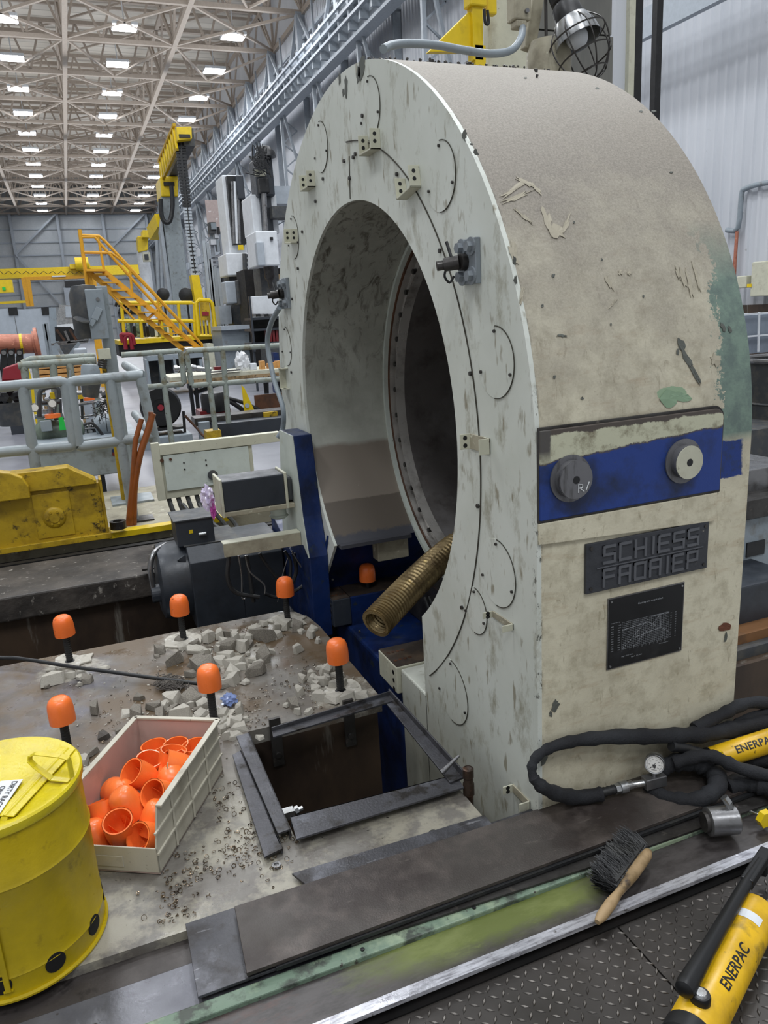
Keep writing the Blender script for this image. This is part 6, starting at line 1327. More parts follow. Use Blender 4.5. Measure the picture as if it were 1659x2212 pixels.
# stairs
sr = pthing('access_stair', 'orange yellow steel access stair with double handrails sloping down to the right', 'stair', 300, 752, 20)
SY = 'stair_yellow'
def pt_(x, y, Y=20): return PY(x, y, Y)
for k, dY in enumerate((0, .9)):
    obj('stringer', B().bar(pt_(186+k*32, 588), pt_(398+k*38, 757), .05, .13), SY, sr) if 0 else None
o0, o1 = pt_(224, 586), pt_(436, 757); sv = Vector((0, 1.0, 0))
f0, f1 = pt_(190, 586), pt_(398, 757)
obj('stringer', B().bar(f0, f1, .05, .12), SY, sr); obj('stringer', B().bar(o0, o1, .05, .12), SY, sr)
for k in range(11):
    u = (k+.5)/11; obj('tread', B().bar(f0+(f1-f0)*u, o0+(o1-o0)*u, .25, .03), SY, sr)
obj('landing', B().bar(pt_(186, 586), pt_(226, 586), .8, .05), SY, sr)
for P in ([(176, 508), (214, 510), (226, 520), (440, 748)], [(181, 545), (240, 546), (262, 562), (418, 725)], [(174, 512), (205, 512), (218, 528), (405, 735)]):
    obj('handrail', B().tube([pt_(*p) for p in P], .035, seg=8), SY, sr, smooth=True)
for p_, q_ in (((172, 496), (192, 640)), ((280, 575), (286, 640)), ((340, 640), (345, 700)), ((212, 512), (226, 590)), ((436, 745), (438, 757)), ((350, 659), (314, 694)), ((225, 620), (290, 690))): obj('stanchion', B().tube([pt_(*p_), pt_(*q_)], .045 if p_[0] == 172 else .03, seg=8), SY, sr, smooth=True)
obj('stair_post', B().box((pt_(190, 590).x-.08, 20, -.1), (pt_(190, 590).x+.08, 20.15, pt_(190, 590).z)), SY, sr)
# yellow work platform
wp = pthing('work_platform', 'bright yellow railed work platform with a meshed gate below the blue column', 'platform', 370, 760, 22)
pbox('platform_deck', 256, 729, 478, 738, 22, 3, 'yellow_bright', wp); pbox('platform_base', 256, 738, 480, 762, 22.1, 3, 'black', wp)
for y_ in (654, 693): obj('rail', B().tube([PY(254, y_, 22), PY(414, y_, 22), PY(420, y_+4, 22), PY(423, 728, 22)], .05, seg=8), 'yellow_bright', wp, smooth=True)
for x_ in (262, 300, 345, 385): obj('post', B().tube([PY(x_, 656, 22), PY(x_+7, 730, 22)], .045, seg=8), 'yellow_bright', wp, smooth=True)
gt = obj('gate_frame', B().tube([PY(430, 725, 21.9), PY(424, 655, 21.9), PY(430, 648, 21.9), PY(452, 649, 21.9), PY(458, 655, 21.9), PY(468, 727, 21.9), PY(430, 725, 21.9)], .06, seg=8), 'yellow_bright', wp, smooth=True)
for k in range(4): obj('gate_bar', B().bar(PY(433+k*8, 652, 21.9), PY(438+k*8, 726, 21.9), .05), 'yellow_bright', gt)
obj('gate_sign', B().prism([PY(433, 652, 21.8), PY(452, 652, 21.8), PY(455, 692, 21.8), PY(436, 692, 21.8)], (0, .04, 0)), 'yellow_dirty', gt); obj('red_sign', B().prism([PY(437, 674, 21.78), PY(451, 674, 21.78), PY(451, 682, 21.78), PY(437, 682, 21.78)], (0, .02, 0)), 'red', gt)
rnd = random.Random(8)
for k in range(16):
    x_ = 260+k*7; w_ = rnd.uniform(6, 11); h_2 = rnd.uniform(14, 60); y_ = 728-h_2/2; yp = 22.5+(k % 4)*.55; nth = 'first second third fourth fifth sixth seventh eighth ninth tenth eleventh twelfth thirteenth fourteenth fifteenth sixteenth'.split()[k]
    mm = rnd.choice(('black', 'motor', 'grey_paint', 'green_strip', 'white', 'yellow', 'steel_dark')); kind_ = rnd.choice(('tool_case', 'tool_holder', 'fixture_block'))
    single(kind_, bxp(B(), x_, y_-h_2/2, x_+w_, y_+h_2/2, yp, .3), mm, '%s machine accessory standing on the yellow platform, %s from the left' % ({'black': 'black', 'motor': 'dark grey', 'grey_paint': 'grey', 'green_strip': 'green', 'white': 'white', 'yellow': 'yellow', 'steel_dark': 'dark steel'}[mm], nth), 'machine accessory', 'machine accessories stored on the yellow platform', bev=.03)
hr = thing('hook_rack', 'rack of black curved hooks between stair and yellow platform', 'rack', tuple(PY(272, 728, 22.3))); obj('rack_frame', B().bar(PY(262, 662, 22.3), PY(266, 728, 22.3), .08).bar(PY(255, 676, 22.3), PY(298, 676, 22.3), .08), 'motor', hr)
for k in range(5): c_ = PY(258+k*8, 672+k, 22.1); obj('hook', B().tube([c_+Vector((0, 0, .0)), c_+Vector((.08, 0, .18)), c_+Vector((-.03, 0, .22)), c_+Vector((-.08, 0, .12))], .035, seg=6, smooth=4), 'black', hr, smooth=True)
b = B(); P = [[(266, 740), (262, 724), (268, 723), (285, 725), (290, 745)], [(272, 755), (270, 730), (280, 726), (286, 755)]]
for p in P: b.tube([PY(x, y, 21.8) for x, y in p], .055, seg=8, smooth=5)
obj('red_frame', b, 'red', wp, smooth=True)  # red frame of its own, only grouped with the platform
# blue column machine with yellow head
jc = pthing('column_machine', 'tall blue grey machine column with yellow head, boom and hanging cable carrier', 'machine', 385, 700, 30)
JY = 30
obj('column', B().prism([PY(348, 425, JY), PY(385, 424, JY), PY(418, 715, JY), PY(382, 715, JY)], (0, 1.2, 0)), 'rail_paint', jc, bev=.02)
obj('column_side', B().prism([PY(349, 470, JY+.2), PY(346, 500, JY+.2), PY(374, 715, JY+.2), PY(382, 715, JY+.2)], (0, .6, 0)), 'panel_grey', jc)
obj('column_head', B().prism([PY(345, 382, JY-.1), PY(384, 380, JY-.1), PY(385, 424, JY-.1), PY(349, 424, JY-.1)], (0, 1.4, 0)), 'yellow_bright', jc, bev=.03)
obj('head_plate', bxp(B(), 354, 393, 377, 401, JY-.2, .1), 'black', jc)
obj('cable_loop', B().tube([PY(370, 402, JY-.3), PY(373, 440, JY-.3), PY(368, 475, JY-.3), PY(357, 480, JY-.3), PY(349, 465, JY-.3), PY(347, 430, JY-.3)], .08, seg=8, smooth=6), 'black_rubber', jc, smooth=True)
A0, A1 = PY(355, 372, JY+.5), PY(390, 296, JY-3.5)
bm_ = obj('boom', B().bar(A0+Vector((.25, 0, 0)), A1+Vector((.25, 0, 0)), .35, .5), 'motor_dusty', jc)
b = B(); dv = A1-A0
for s_ in (-.35, .35):
    for zo in (-.35, .35): b.bar(A0+Vector((-.15, 0, zo)), A1+Vector((-.15, 0, zo)), .09)
for k in range(8): b.bar(A0+dv*(k/8)+Vector((-.15, 0, -.35)), A0+dv*((k+.5)/8)+Vector((-.15, 0, .35)), .07).bar(A0+dv*((k+.5)/8)+Vector((-.15, 0, .35)), A0+dv*((k+1)/8)+Vector((-.15, 0, -.35)), .07)
obj('boom_lattice', b, 'yellow_bright', jc)
obj('boom_end', B().prism([PY(381, 274, 26.2), PY(414, 273, 26.2), PY(415, 300, 26.2), PY(384, 303, 26.2)], (0, .9, 0)), 'yellow_bright', jc, bev=.02)
obj('boom_end_slot', bxp(B(), 387, 290, 411, 297, 26.15, .1), 'black', jc)
L_ = [(390, 305), (391, 330), (396, 380), (402, 430), (407, 480), (413, 530), (421, 592)]
P = [PY(x, y, 26.6) for x, y in L_]; Q = []
for i in range(len(P)-1):
    for k in range(7): Q.append(P[i]+(P[i+1]-P[i])*k/7)
Q.append(P[-1]); cc = obj('cable_carrier', B().tube(Q, .07, seg=6), 'black_rubber', jc)
for k in range(0, len(Q), 1): obj('carrier_link', B().box(Q[k]-Vector((.15 if k < 20 else .13, .06, .035)), Q[k]+Vector((.15 if k < 20 else .13, .06, .035))), 'black' if k < 24 else 'panel_grey', cc)
obj('yellow_tray', B().prism([PY(413, 594, 26.4), PY(430, 594, 26.4), PY(441, 652, 26.4), PY(422, 652, 26.4)], (0, .5, 0)), 'yellow_bright', jc)
fans = []
for i, (x_, y_, rr) in enumerate(((403, 638, .24), (353, 636, .2))):
    c_ = PY(x_, y_, 27); f_ = thing('drum_fan', 'round black drum fan on a stand, %s' % ('right in front of the blue column' if i == 0 else 'left of the blue column'), 'fan', tuple(c_))
    obj('fan_guard', B().lathe([(rr, 0), (rr*1.05, .03), (rr, .12), (rr*.3, .16), (0, .16)], c_, (-.3, -1, 0), 24), 'black', f_, smooth=True); fans.append((f_, c_)); obj('fan_stand', B().box((c_.x-.03, 27, c_.z-1), (c_.x+.03, 27.06, c_.z-.1)), 'black', f_)
w2 = pthing('white_column', 'white round column with a yellow head farther back', 'column', 312, 650, 42)
a_, b_ = PY(318, 652, 42), PY(308, 542, 42); obj('shaft', B().cyl((b_.x, 42, -.1), (b_.x, 42, b_.z), .3, seg=20), 'white', w2, smooth=True)
obj('yellow_head', B().prism([PY(297, 510, 41.6), PY(320, 510, 41.6), PY(320, 540, 41.6), PY(299, 545, 41.6)], (0, .8, 0)), 'yellow_bright', w2, bev=.03); obj('head_top', B().prism([PY(308, 497, 41), PY(324, 497, 41), PY(324, 512, 41), PY(308, 512, 41)], (0, 1, 0)), 'yellow_bright', w2); pbox('control_panel', 309, 545, 325, 565, 40.8, .3, 'cream', w2); pbox('panel_screen', 312, 549, 321, 561, 40.75, .06, 'motor', w2)
obj('rear_arm', B().bar(PY(331, 505, 32), PY(349, 476, 31), .4, .5), 'yellow_bright', jc)
for k in range(3): qv = PY(357+k*8-14, 650, 34); single('vertical_pipe', B().tube([PY(352+k*8-14, 505, 34), qv, (qv.x, 34, -.1)], .07, seg=8), 'wall_steel', 'grey upright pipe left of the blue column, %s' % ('left', 'middle', 'right')[k], 'pipe', smooth=True)
# vertical machines by the wall
va = pthing('boring_mill', 'white vertical boring mill head with black guide rails, left one of two by the wall', 'machine', 512, 600, 22)
pbox('mill_column', 488, 378, 527, 560, 22, 1, 'white', va, bev=.03); pbox('guide_channel', 497, 380, 525, 528, 21.8, .3, 'black', va); pbox('drive_housing', 512, 378, 528, 430, 21.6, .4, 'motor', va, bev=.03)
for k in range(3): obj('guide_rod', B().cyl(PY(501+k*6, 392, 21.7), PY(506+k*6, 526, 21.7), .04, seg=8), 'steel' if k != 1 else 'white', va)
pbox('mill_head', 490, 546, 538, 594, 21.5, 1.2, 'white', va, bev=.03); pbox('yellow_sign', 515, 529, 526, 540, 21.45, .05, 'yellow_bright', va)
for k in range(4): pbox('head_slot', 529, 549+k*10, 535, 555+k*10, 21.45, .08, 'motor_dusty', va)
obj('hanging_pipe', B().tube([PY(528, 548, 21.3), PY(531, 620, 21.3), PY(538, 700, 21.3)], .06, seg=8, smooth=4), 'motor_dusty', va, smooth=True)
vb = pthing('boring_mill', 'taller boring mill with black cable crown, right one of two beside the ring', 'machine', 575, 600, 18)
pbox('mill_column', 545, 420, 600, 505, 18, 1, 'white', vb, bev=.02); pbox('crown_housing', 553, 340, 592, 424, 17.8, .6, 'motor', vb, bev=.05)
c_ = PY(575, 340, 17.7); obj('crown_dome', B().lathe([(0, 0), (.22, 0), (.2, .1), (.1, .22), (0, .25)], c_, (0, 0, 1), 20), 'black', vb, smooth=True)
pbox('crown_plate', 552, 366, 575, 380, 17.6, .1, 'cream', vb); b = B()
for k in range(50): c_ = PY(random.uniform(551, 575), random.uniform(320, 364), 17.5); b.tube([c_, c_+Vector((random.gauss(0, .08), 0, random.gauss(0, .1))), c_+Vector((random.gauss(0, .1), 0, random.gauss(-.1, .1)))], .012, seg=4, smooth=3)
tag(obj('cable_nest', b, 'black', vb), kind='stuff')
pbox('spindle_motor', 561, 384, 582, 416, 17.6, .4, 'black', vb, bev=.02); obj('spindle_rod', B().cyl(PY(570, 416, 17.7), PY(574, 500, 17.7), .06, seg=10), 'steel', vb); pbox('dark_slot', 565, 420, 588, 500, 17.9, .2, 'motor', vb); pbox('mill_head', 555, 498, 602, 574, 17.5, 1, 'white', vb, bev=.03); pbox('head_step', 556, 522, 572, 574, 17.4, .2, 'panel_grey', vb, bev=.02); pbox('head_vent', 584, 512, 590, 519, 17.45, .1, 'black', vb); obj('tool_spindle', B().lathe([(.12, 0), (.12, .25), (.05, .35), (.03, .5), (0, .5)], PY(580, 574, 17.8), (0, 0, -1), 16), 'steel_dark', vb, smooth=True)
pbox('side_arm', 588, 445, 640, 470, 17.6, .5, 'motor_dusty', vb); pbox('white_bracket', 594, 402, 640, 440, 18.2, .5, 'panel_grey', vb)
pone('machine_cabinet', 'grey green electrical cabinet below the left boring mill', 'cabinet', 488, 607, 512, 655, 21, .6, 'panel_grey', bev=.03)
pone('machine_cabinet', 'dark grey cabinet with black edge below the left boring mill', 'cabinet', 513, 604, 540, 658, 20.8, .6, 'motor_dusty', bev=.03)
db = pthing('machine_bay', 'dark machine bay with plywood lining behind the white box beside the ring', 'machine bay', 588, 725, 20)
pbox('bay_back', 538, 580, 640, 800, 20, 1, 'dark_recess', db); pbox('plywood_panel', 575, 592, 640, 636, 19.9, .05, 'wood', db); pbox('timber_post', 558, 588, 568, 640, 19.8, .1, 'wood', db)
pone('white_crate', 'plain white box on the shelf beside the ring edge', 'box', 546, 638, 640, 684, 15.25, .35, 'white', bev=.01)
sh_ = pthing('supply_rack', 'dark shelf rack with two levels beside the ring edge', 'shelf', 575, 750, 15)
for y_ in (684, 708, 738): pbox('shelf', 542, y_, 640, y_+5, 15, .6, 'motor', sh_)
pbox('rack_back', 542, 684, 640, 745, 15.6, .05, 'black', sh_)
for x_ in (543,): pbox('rack_post', x_, 640, x_+4, 760, 14.95, .06, 'motor', sh_)
for k in range(6): single('red_cylinder', bxp(B(), 575+k*7, 712-(k % 2)*3, 580+k*7, 738, 15.05, .1), 'red_dark', 'dark red bottle on the rack shelf beside the ring', 'bottle', 'dark red bottles on the supply rack')
for k in range(5): single('black_fitting', bxp(B(), 546+k*9, 678, 553+k*9, 684, 15.0, .15), 'black' if k % 2 else 'steel', '%s part lying on the top shelf of the rack' % ('black' if k % 2 else 'grey steel'), 'machine part', 'parts on the top shelf of the rack, %s' % ('black' if k % 2 else 'steel'))
pone('blue_drum', 'small blue drum at the ring edge above the wood blocks', 'drum', 594, 762, 606, 850, 14.0, .3, 'blue')
sc_ = pthing('reflective_screen', 'pinkish clear sheet screen with glints standing beside the left boring mill', 'screen', 465, 715, 34)
for x_ in (450, 486): obj('screen_post', B().bar(PY(x_, 435, 34.05), Vector((PY(x_, 435, 34.05).x, 34.05, -.1)), .08), 'wall_steel', sc_)
pbox('screen_sheet', 447, 432, 488, 512, 34, .06, mat('pink_sheet', 'b3a39f', .2, 0, [('d6d0d0', 5, .62, .66)]), sc_)
# ladders, posts and clutter along the wall between column machine and mills
for k, (p_, q_) in enumerate([((440, 520), (452, 640)), ((447, 525), (458, 640)), ((455, 560), (463, 660)), ((463, 575), (470, 650)), ((472, 590), (480, 700)), ((484, 660), (488, 750)), ((498, 665), (504, 752)), ((520, 665), (526, 745)), ((536, 665), (540, 750))]):
    q2 = PY(*q_, 24); single('grey_post', B().bar(PY(*p_, 24), (q2.x, 24, -.1), .10), 'wall_steel' if k % 2 else 'panel_grey', 'grey upright post along the wall, %s from the left' % 'first second third fourth fifth sixth seventh eighth ninth'.split()[k], 'post')
gp = pthing('grey_platform', 'light grey stepped machine base below the boring mills', 'machine base', 505, 750, 20)
pbox('base_block', 478, 703, 540, 712, 20, 1.5, 'panel_grey', gp); pbox('base_face', 480, 712, 540, 755, 20.2, 1.5, 'grey_paint', gp); pbox('upper_block', 474, 660, 500, 700, 22, 1, 'panel_grey', gp)
ga = pthing('wall_gallery', 'steel service gallery with rails and electrical boxes behind the cable carrier', 'gallery', 462, 715, 31)
for x_ in (438, 455, 475, 490): obj('gallery_post', B().bar(PY(x_, 500, 31), Vector((PY(x_, 500, 31).x, 31, -.1)), .12), 'wall_steel', ga)
for k in range(7): obj('gallery_rail', B().bar(PY(436, 555+k*9, 30.9), PY(492, 553+k*9, 30.9), .06), 'wall_steel', ga)
rnd = random.Random(17)
for k in range(16):
    x_, y_ = rnd.uniform(438, 486), rnd.uniform(480, 640); w_, h_2 = rnd.uniform(5, 14), rnd.uniform(8, 26); m_ = rnd.choice(('motor_dusty', 'panel_grey', 'wall_steel', 'grey_paint', 'white', 'black'))
    obj('service_box', bxp(B(), x_, y_-h_2/2, x_+w_, y_+h_2/2, 30.5+rnd.uniform(0, .3), .4), m_, ga)
obj('red_box', bxp(B(), 480, 553, 490, 576, 30.3, .5), mat('bright_red', 'c8404a', .5), ga)
# grey casting and bench behind the middle rail
bs = pthing('machine_casting', 'grey ribbed machine casting behind the middle guard rail', 'casting', 390, 800, 16)
pbox('casting_plate', 318, 765, 440, 776, 16, 1, 'grey_paint', bs); pbox('casting_back', 320, 776, 440, 828, 16.4, .6, 'motor_dusty', bs)
for x_ in (318, 347, 378, 408, 434): pbox('casting_rib', x_, 776, x_+6, 842, 16, .5, 'grey_paint', bs)
pone('white_stool', 'low pale table by the foot of the yellow stair', 'table', 452, 742, 466, 838, 17, .5, 'cream'); pone('silver_canister', 'shiny round canister at the stair foot', 'canister', 400, 750, 420, 765, 16.2, .3, 'zinc', bev=.04)
wb = pthing('work_bench', 'pale topped folding work bench with black legs', 'bench', 480, 870, 11.5)
a_, b_ = PY(366, 808, 11.5), PY(640, 797, 11.5)
obj('bench_top', B().box((a_.x, 11.5, b_.z-.06), (b_.x, 12.4, b_.z+.03)), 'cream', wb, bev=.01); obj('top_edge', B().box((a_.x-.01, 11.49, b_.z-.08), (b_.x, 11.52, b_.z-.03)), 'wood', wb)
for p_, q_ in (((408, 815), (420, 905)), ((422, 820), (430, 905)), ((571, 812), (575, 850)), ((576, 812), (577, 850)), ((603, 812), (606, 850)), ((418, 850), (520, 812))): obj('bench_leg', B().tube([PY(*p_, 11.9), PY(*q_, 11.9)], .03, seg=8), 'black', wb)
for k, (x_, w_) in enumerate(((376, 16), (392, 22), (414, 26))):
    c_ = PY(x_, 797-k, 11.45); single('steel_shaft', B().lathe([(0, 0), (.05, 0), (.05, .05), (.035, .06), (.035, .2), (.045, .21), (.045, .28), (0, .28)], c_, (1, .1, -.1*k), 16), 'zinc', 'shiny turned steel shaft on the bench, %s' % ('leftmost', 'middle', 'rightmost')[k], 'shaft', smooth=True)
crumple(523, 782, 0, .13, (.75, .6, 1.15), 'bag_white', 'plastic_bag', 'crumpled clear plastic bag standing on the work bench', 'bag', .28, 11.6)
pone('white_box', 'small white box on the bench beside the clear bag', 'box', 541, 785, 555, 799, 11.55, .12, 'white', bev=.005)
for k, (x0, y0, x1, y1) in enumerate(((563, 780, 573, 798), (579, 785, 588, 798), (589, 783, 597, 798), (597, 780, 608, 798))): pone('wood_block', 'light wooden block on the bench near the ring, %s' % ('leftmost', 'second from the left', 'second from the right', 'rightmost')[k], 'wood block', x0, y0, x1, y1, 11.6, .12, 'wood_light')
pone('maroon_tool', 'flat maroon tool lying on the bench', 'tool', 463, 792, 486, 799, 11.6, .1, 'red_dark'); pone('grey_ruler', 'flat grey steel strip lying on the bench edge', 'steel strip', 455, 800, 520, 803, 11.45, .1, 'steel')
# reel, pump, beams
rl = pthing('hose_reel', 'black hose reel with red hub on a grey block', 'hose reel', 348, 930, 9.2)
c_ = PY(347, 880, 9.2)
obj('reel_disc', B().lathe([(0, 0), (.05, 0), (.05, .01), (.1, .012), (.1, .02), (.215, .02), (.23, .0), (.235, -.06), (.235, -.1), (0, -.1)], c_, (-.1, -1, 0), 40), 'black', rl, smooth=True)
obj('red_hub', B().cyl(c_+Vector((0, -.012, 0)), c_+Vector((-.002, -.03, 0)), .035, seg=20), 'red', rl)
pbox('reel_frame', 320, 925, 400, 930, 9.1, .3, 'black', rl); pbox('reel_foot', 322, 938, 398, 942, 9.1, .3, 'black', rl); obj('frame_post', B().bar(PY(396, 888, 9.15), PY(400, 942, 9.15), .03), 'black', rl)
pone('grey_pedestal', 'grey painted steel block under the hose reel', 'pedestal', 310, 942, 419, 990, 9.0, .8, 'grey_paint', bev=.01)
single('black_hose', B().tube([PY(400, 898, 9.0), PY(425, 925, 9.0), PY(445, 945, 8.9), PY(480, 950, 8.8), PY(540, 941, 8.8)], .014, seg=8, smooth=8), 'rust', 'thin maroon hose lying from the reel towards the ring', 'hose', smooth=True)
pp = pthing('motor_pump', 'black motor pump on a red base behind the rail', 'pump', 462, 905, 10)
c_ = PY(465, 888, 10); obj('pump_body', B().lathe([(0, 0), (.16, 0), (.17, .04), (.17, .2), (.15, .24), (0, .26)], c_, (0, 0, 1), 24), 'black', pp, smooth=True); pbox('red_base', 433, 886, 500, 905, 9.9, .4, 'red_dark', pp); obj('pump_hose', B().tube([PY(480, 860, 9.9), PY(505, 872, 9.9), PY(530, 890, 9.9)], .03, seg=8, smooth=5), 'black', pp, smooth=True); obj('pump_hose', B().tube([PY(484, 858, 9.9), PY(520, 868, 9.9), PY(560, 885, 9.9)], .025, seg=8, smooth=5), 'black', pp, smooth=True)
b = B().prism([PY(522, 832, 9.8), PY(528, 838, 9.8), PY(552, 892, 9.8), PY(529, 894, 9.8)], (0, .03, 0)); yt = single('yellow_gusset', b, 'yellow_bright', 'yellow triangular steel gusset standing behind the channel beam', 'gusset'); obj('gusset_slot', B().lathe([(0, 0), (.03, 0), (.03, .004), (0, .004)], PY(534, 876, 9.79), (0, -1, 0), 16), 'panel_grey', yt)
pone('rusty_plate', 'rusty brown steel plate leaning behind the beam next to the ring', 'steel plate', 551, 850, 640, 890, 9.9, .03, 'rust')
pone('channel_beam', 'grey brown steel channel beam behind the rail posts', 'beam', 420, 893, 640, 910, 9.2, .3, 'steel_dark', bev=.005); pone('yellow_patch_block', 'yellow painted block lying on the channel beam', 'block', 570, 890, 600, 902, 9.15, .05, 'yellow_dirty')
pone('black_beam', 'heavy black beam below the grey channel beam', 'beam', 462, 908, 640, 937, 8.95, .3, 'motor', bev=.005); pone('beam_leg', 'grey leg under the left end of the channel beam', 'leg', 432, 912, 455, 955, 9.1, .15, 'grey_paint')
# ================================================================ TOP: LAMP, JUNCTION BOX, YELLOW JIB
obj('rear_block', B().box((1.5, 2.5, 1.5), (1.70, 2.9, 2.0)), 'ring_skin', ring)
lp = thing('work_lamp', 'metal caged work lamp hanging above the top of the ring', 'lamp', tuple(PY(1185, 118, 2.75)))
a_ = PY(1185, 122, 2.75)
obj('lamp_base', B().lathe([(0, .05), (.07, .05), (.085, 0), (.085, -.12)], a_-Vector((0, 0, .0)), (0, 0, 1), 28), 'beige_dirty', lp, smooth=True)
obj('lamp_post', B().bar(PY(1140, 110, 2.8), PY(1168, -60, 2.8), .035, .05), 'beige_dirty', lp, bev=.004)
obj('lamp_rod', B().cyl(PY(1180, 100, 2.72), PY(1178, -60, 2.72), .006, seg=8), 'steel_dark', lp)
s0, s1 = PY(1200, -40, 2.7), PY(1226, 28, 2.66); dr = (s1-s0).normalized()
obj('lamp_socket', B().lathe([(.045, 0), (.045, .08), (.04, .085), (.05, .1), (.055, .16), (0, .16)], s0, dr, 24), 'black', lp, smooth=True)
rf = obj('reflector', B().lathe([(.045, .15), (.062, .155), (.078, .19), (.085, .235), (.083, .235), (.076, .19)], s0, dr, 28), 'zinc', lp, smooth=True)
obj('bulb', B().sphere(s0+dr*.22, .04, (1, 1, 1), 3), 'white', lp, smooth=True)
q_ = dr.to_track_quat('Z', 'Y')
for k in range(8):
    a2 = k*PI/4; e = q_ @ Vector((math.cos(a2), math.sin(a2), 0))
    obj('cage_wire', B().tube([s0+dr*.16+e*.06, s0+dr*.22+e*.105, s0+dr*.30+e*.10, s0+dr*.37+e*.05, s0+dr*.385], .0028, seg=5, smooth=4), 'steel_dark', lp, smooth=True)
for h_2, rr in ((.22, .105), (.30, .10), (.36, .06)): obj('cage_hoop', B().lathe([(rr-.0025, 0), (rr+.0025, 0), (rr, .005), (rr-.0025, 0)], s0+dr*h_2, dr, 28), 'steel_dark', lp)
jb = thing('junction_box', 'beige cast junction box with conduit on top of the ring', 'junction box', tuple(PY(1122, 60, 2.7)))
pbox('box_shell', 1112, -40, 1148, 42, 2.7, .06, 'beige_dirty', jb, bev=.006); pbox('conduit_nut', 1116, 42, 1139, 58, 2.7, .045, 'beige_dirty', jb, bev=.005); c_ = PY(1140, 22, 2.69); obj('cover_screw', B().cyl(c_, c_+Vector((0, .01, 0)), .008, seg=12), 'steel', jb)
single('flexible_conduit', B().tube([PY(1128, 55, 2.72), PY(1126, 80, 2.66), PY(1105, 108, 2.6), PY(1060, 116, 2.58), PY(1000, 108, 2.56), PY(940, 97, 2.55), PY(880, 94, 2.54), PY(845, 98, 2.5), PY(828, 106, 2.45)], .013, seg=12, smooth=7), 'grey_paint', 'dusty grey flexible conduit lying along the crown of the ring', 'conduit', smooth=True)
yj = thing('yellow_jib', 'yellow jib crane bracket rising behind the top of the ring', 'crane', tuple(PY(990, 110, 5)))
obj('jib_gusset', B().prism([PY(925, 112, 5), PY(1022, 112, 5), PY(1022, 22, 5), PY(1010, 28, 5)], (0, .05, 0)), 'yellow_bright', yj, bev=.004); pbox('jib_column', 1022, 10, 1044, 130, 4.97, .08, 'yellow_bright', yj, bev=.004); pbox('jib_head', 1016, -30, 1052, 12, 4.95, .1, 'yellow_bright', yj, bev=.01); pbox('jib_side', 1052, -30, 1074, 30, 5.0, .06, 'yellow_bright', yj, bev=.01)
obj('jib_cable', B().tube([PY(1046, 20, 4.9), PY(1048, 48, 4.9), PY(1055, 50, 4.9), PY(1053, 22, 4.9)], .01, seg=8, smooth=6), 'black', yj, smooth=True)
qh, qj = PY(1056, 35, 5.2), PY(1150, -60, 5.2); single('beige_housing', B().box((qh.x, 5.2, -.1), (qj.x, 5.3, qj.z)), 'cream', 'beige painted machine housing behind the junction box', 'machine housing', bev=.02)
gcab = thing('grey_tower', 'tall dark grey weathered panel tower behind the lamp', 'tower', tuple(PY(1240, 170, 5.5)))
t = NT('tower_grey', 'World'); c = t.mix(t.rng(t.noise(3, 6, .65, (1, 1, .2)), .4, .65), '5f5f5b', '77766f'); M['tower_grey'] = t.out(c, .6)
pbox('tower_panel', 1146, 72, 1322, 380, 5.5, .8, 'tower_grey', gcab); pbox('upper_panel', 1152, -60, 1322, 68, 5.5, .8, 'tower_grey', gcab)
ws = thing('white_cladding_post', 'white clad corner post right of the grey tower', 'post', tuple(PY(1345, 170, 6.5))); pbox('post_face', 1324, -80, 1352, 900, 6.5, .3, 'wall_sheet', ws); pbox('post_edge', 1352, -80, 1364, 900, 6.45, .3, 'cream', ws)
for k, (x0, x1) in enumerate(((1364, 1379), (1408, 1420))): pone('dark_track', 'black vertical steel track on the ribbed wall, %s of two' % ('left', 'right')[k], 'track', x0, -80, x1, 900, 7.2+.4*k, .08, 'black')
# right wall conduits and box
CW = 'grey_paint'
def pw(x, y): return PX(x, y, XR-.08)
single('wall_conduit', B().tube([pw(1700, 388), pw(1640, 398), pw(1610, 408), pw(1602, 420), pw(1594, 492), pw(1570, 497)], .05, seg=10, smooth=3), CW, 'grey conduit bending down the ribbed wall', 'conduit', smooth=True)
single('wall_conduit', B().tube([pw(1592, 500), pw(1588, 560), pw(1584, 640)], .035, seg=10), 'copper', 'rusty vertical conduit on the ribbed wall beside the ring', 'conduit', smooth=True)
cbx = thing('wall_control_box', 'cream wall control box with yellow label beside the ring', 'control box', tuple(pw(1622, 610)))
def wbox(nm, x0, y0, x1, y1, off, dep, m, par, **k):
    a_, b_ = PX(x0, y1, XR-off), PX(x1, y0, XR-off); return obj(nm, B().box((XR-off-dep, min(a_.y, b_.y), min(a_.z, b_.z)), (XR-off, max(a_.y, b_.y), max(a_.z, b_.z))), m, par, **k)
wbox('box_shell', 1610, 594, 1633, 622, .1, .25, 'cream', cbx, bev=.02); wbox('yellow_label', 1614, 613, 1624, 621, .36, .01, 'yellow_bright', cbx)
qa, qb = PX(1640, 640, XR-.1), PX(1700, 560, XR-.1)
single('wall_cabinet', B().box((XR-.35, min(qa.y, qb.y), qa.z), (XR-.1, max(qa.y, qb.y), qb.z)), 'cream', 'large cream wall cabinet behind the control box at the right edge', 'cabinet', bev=.02)
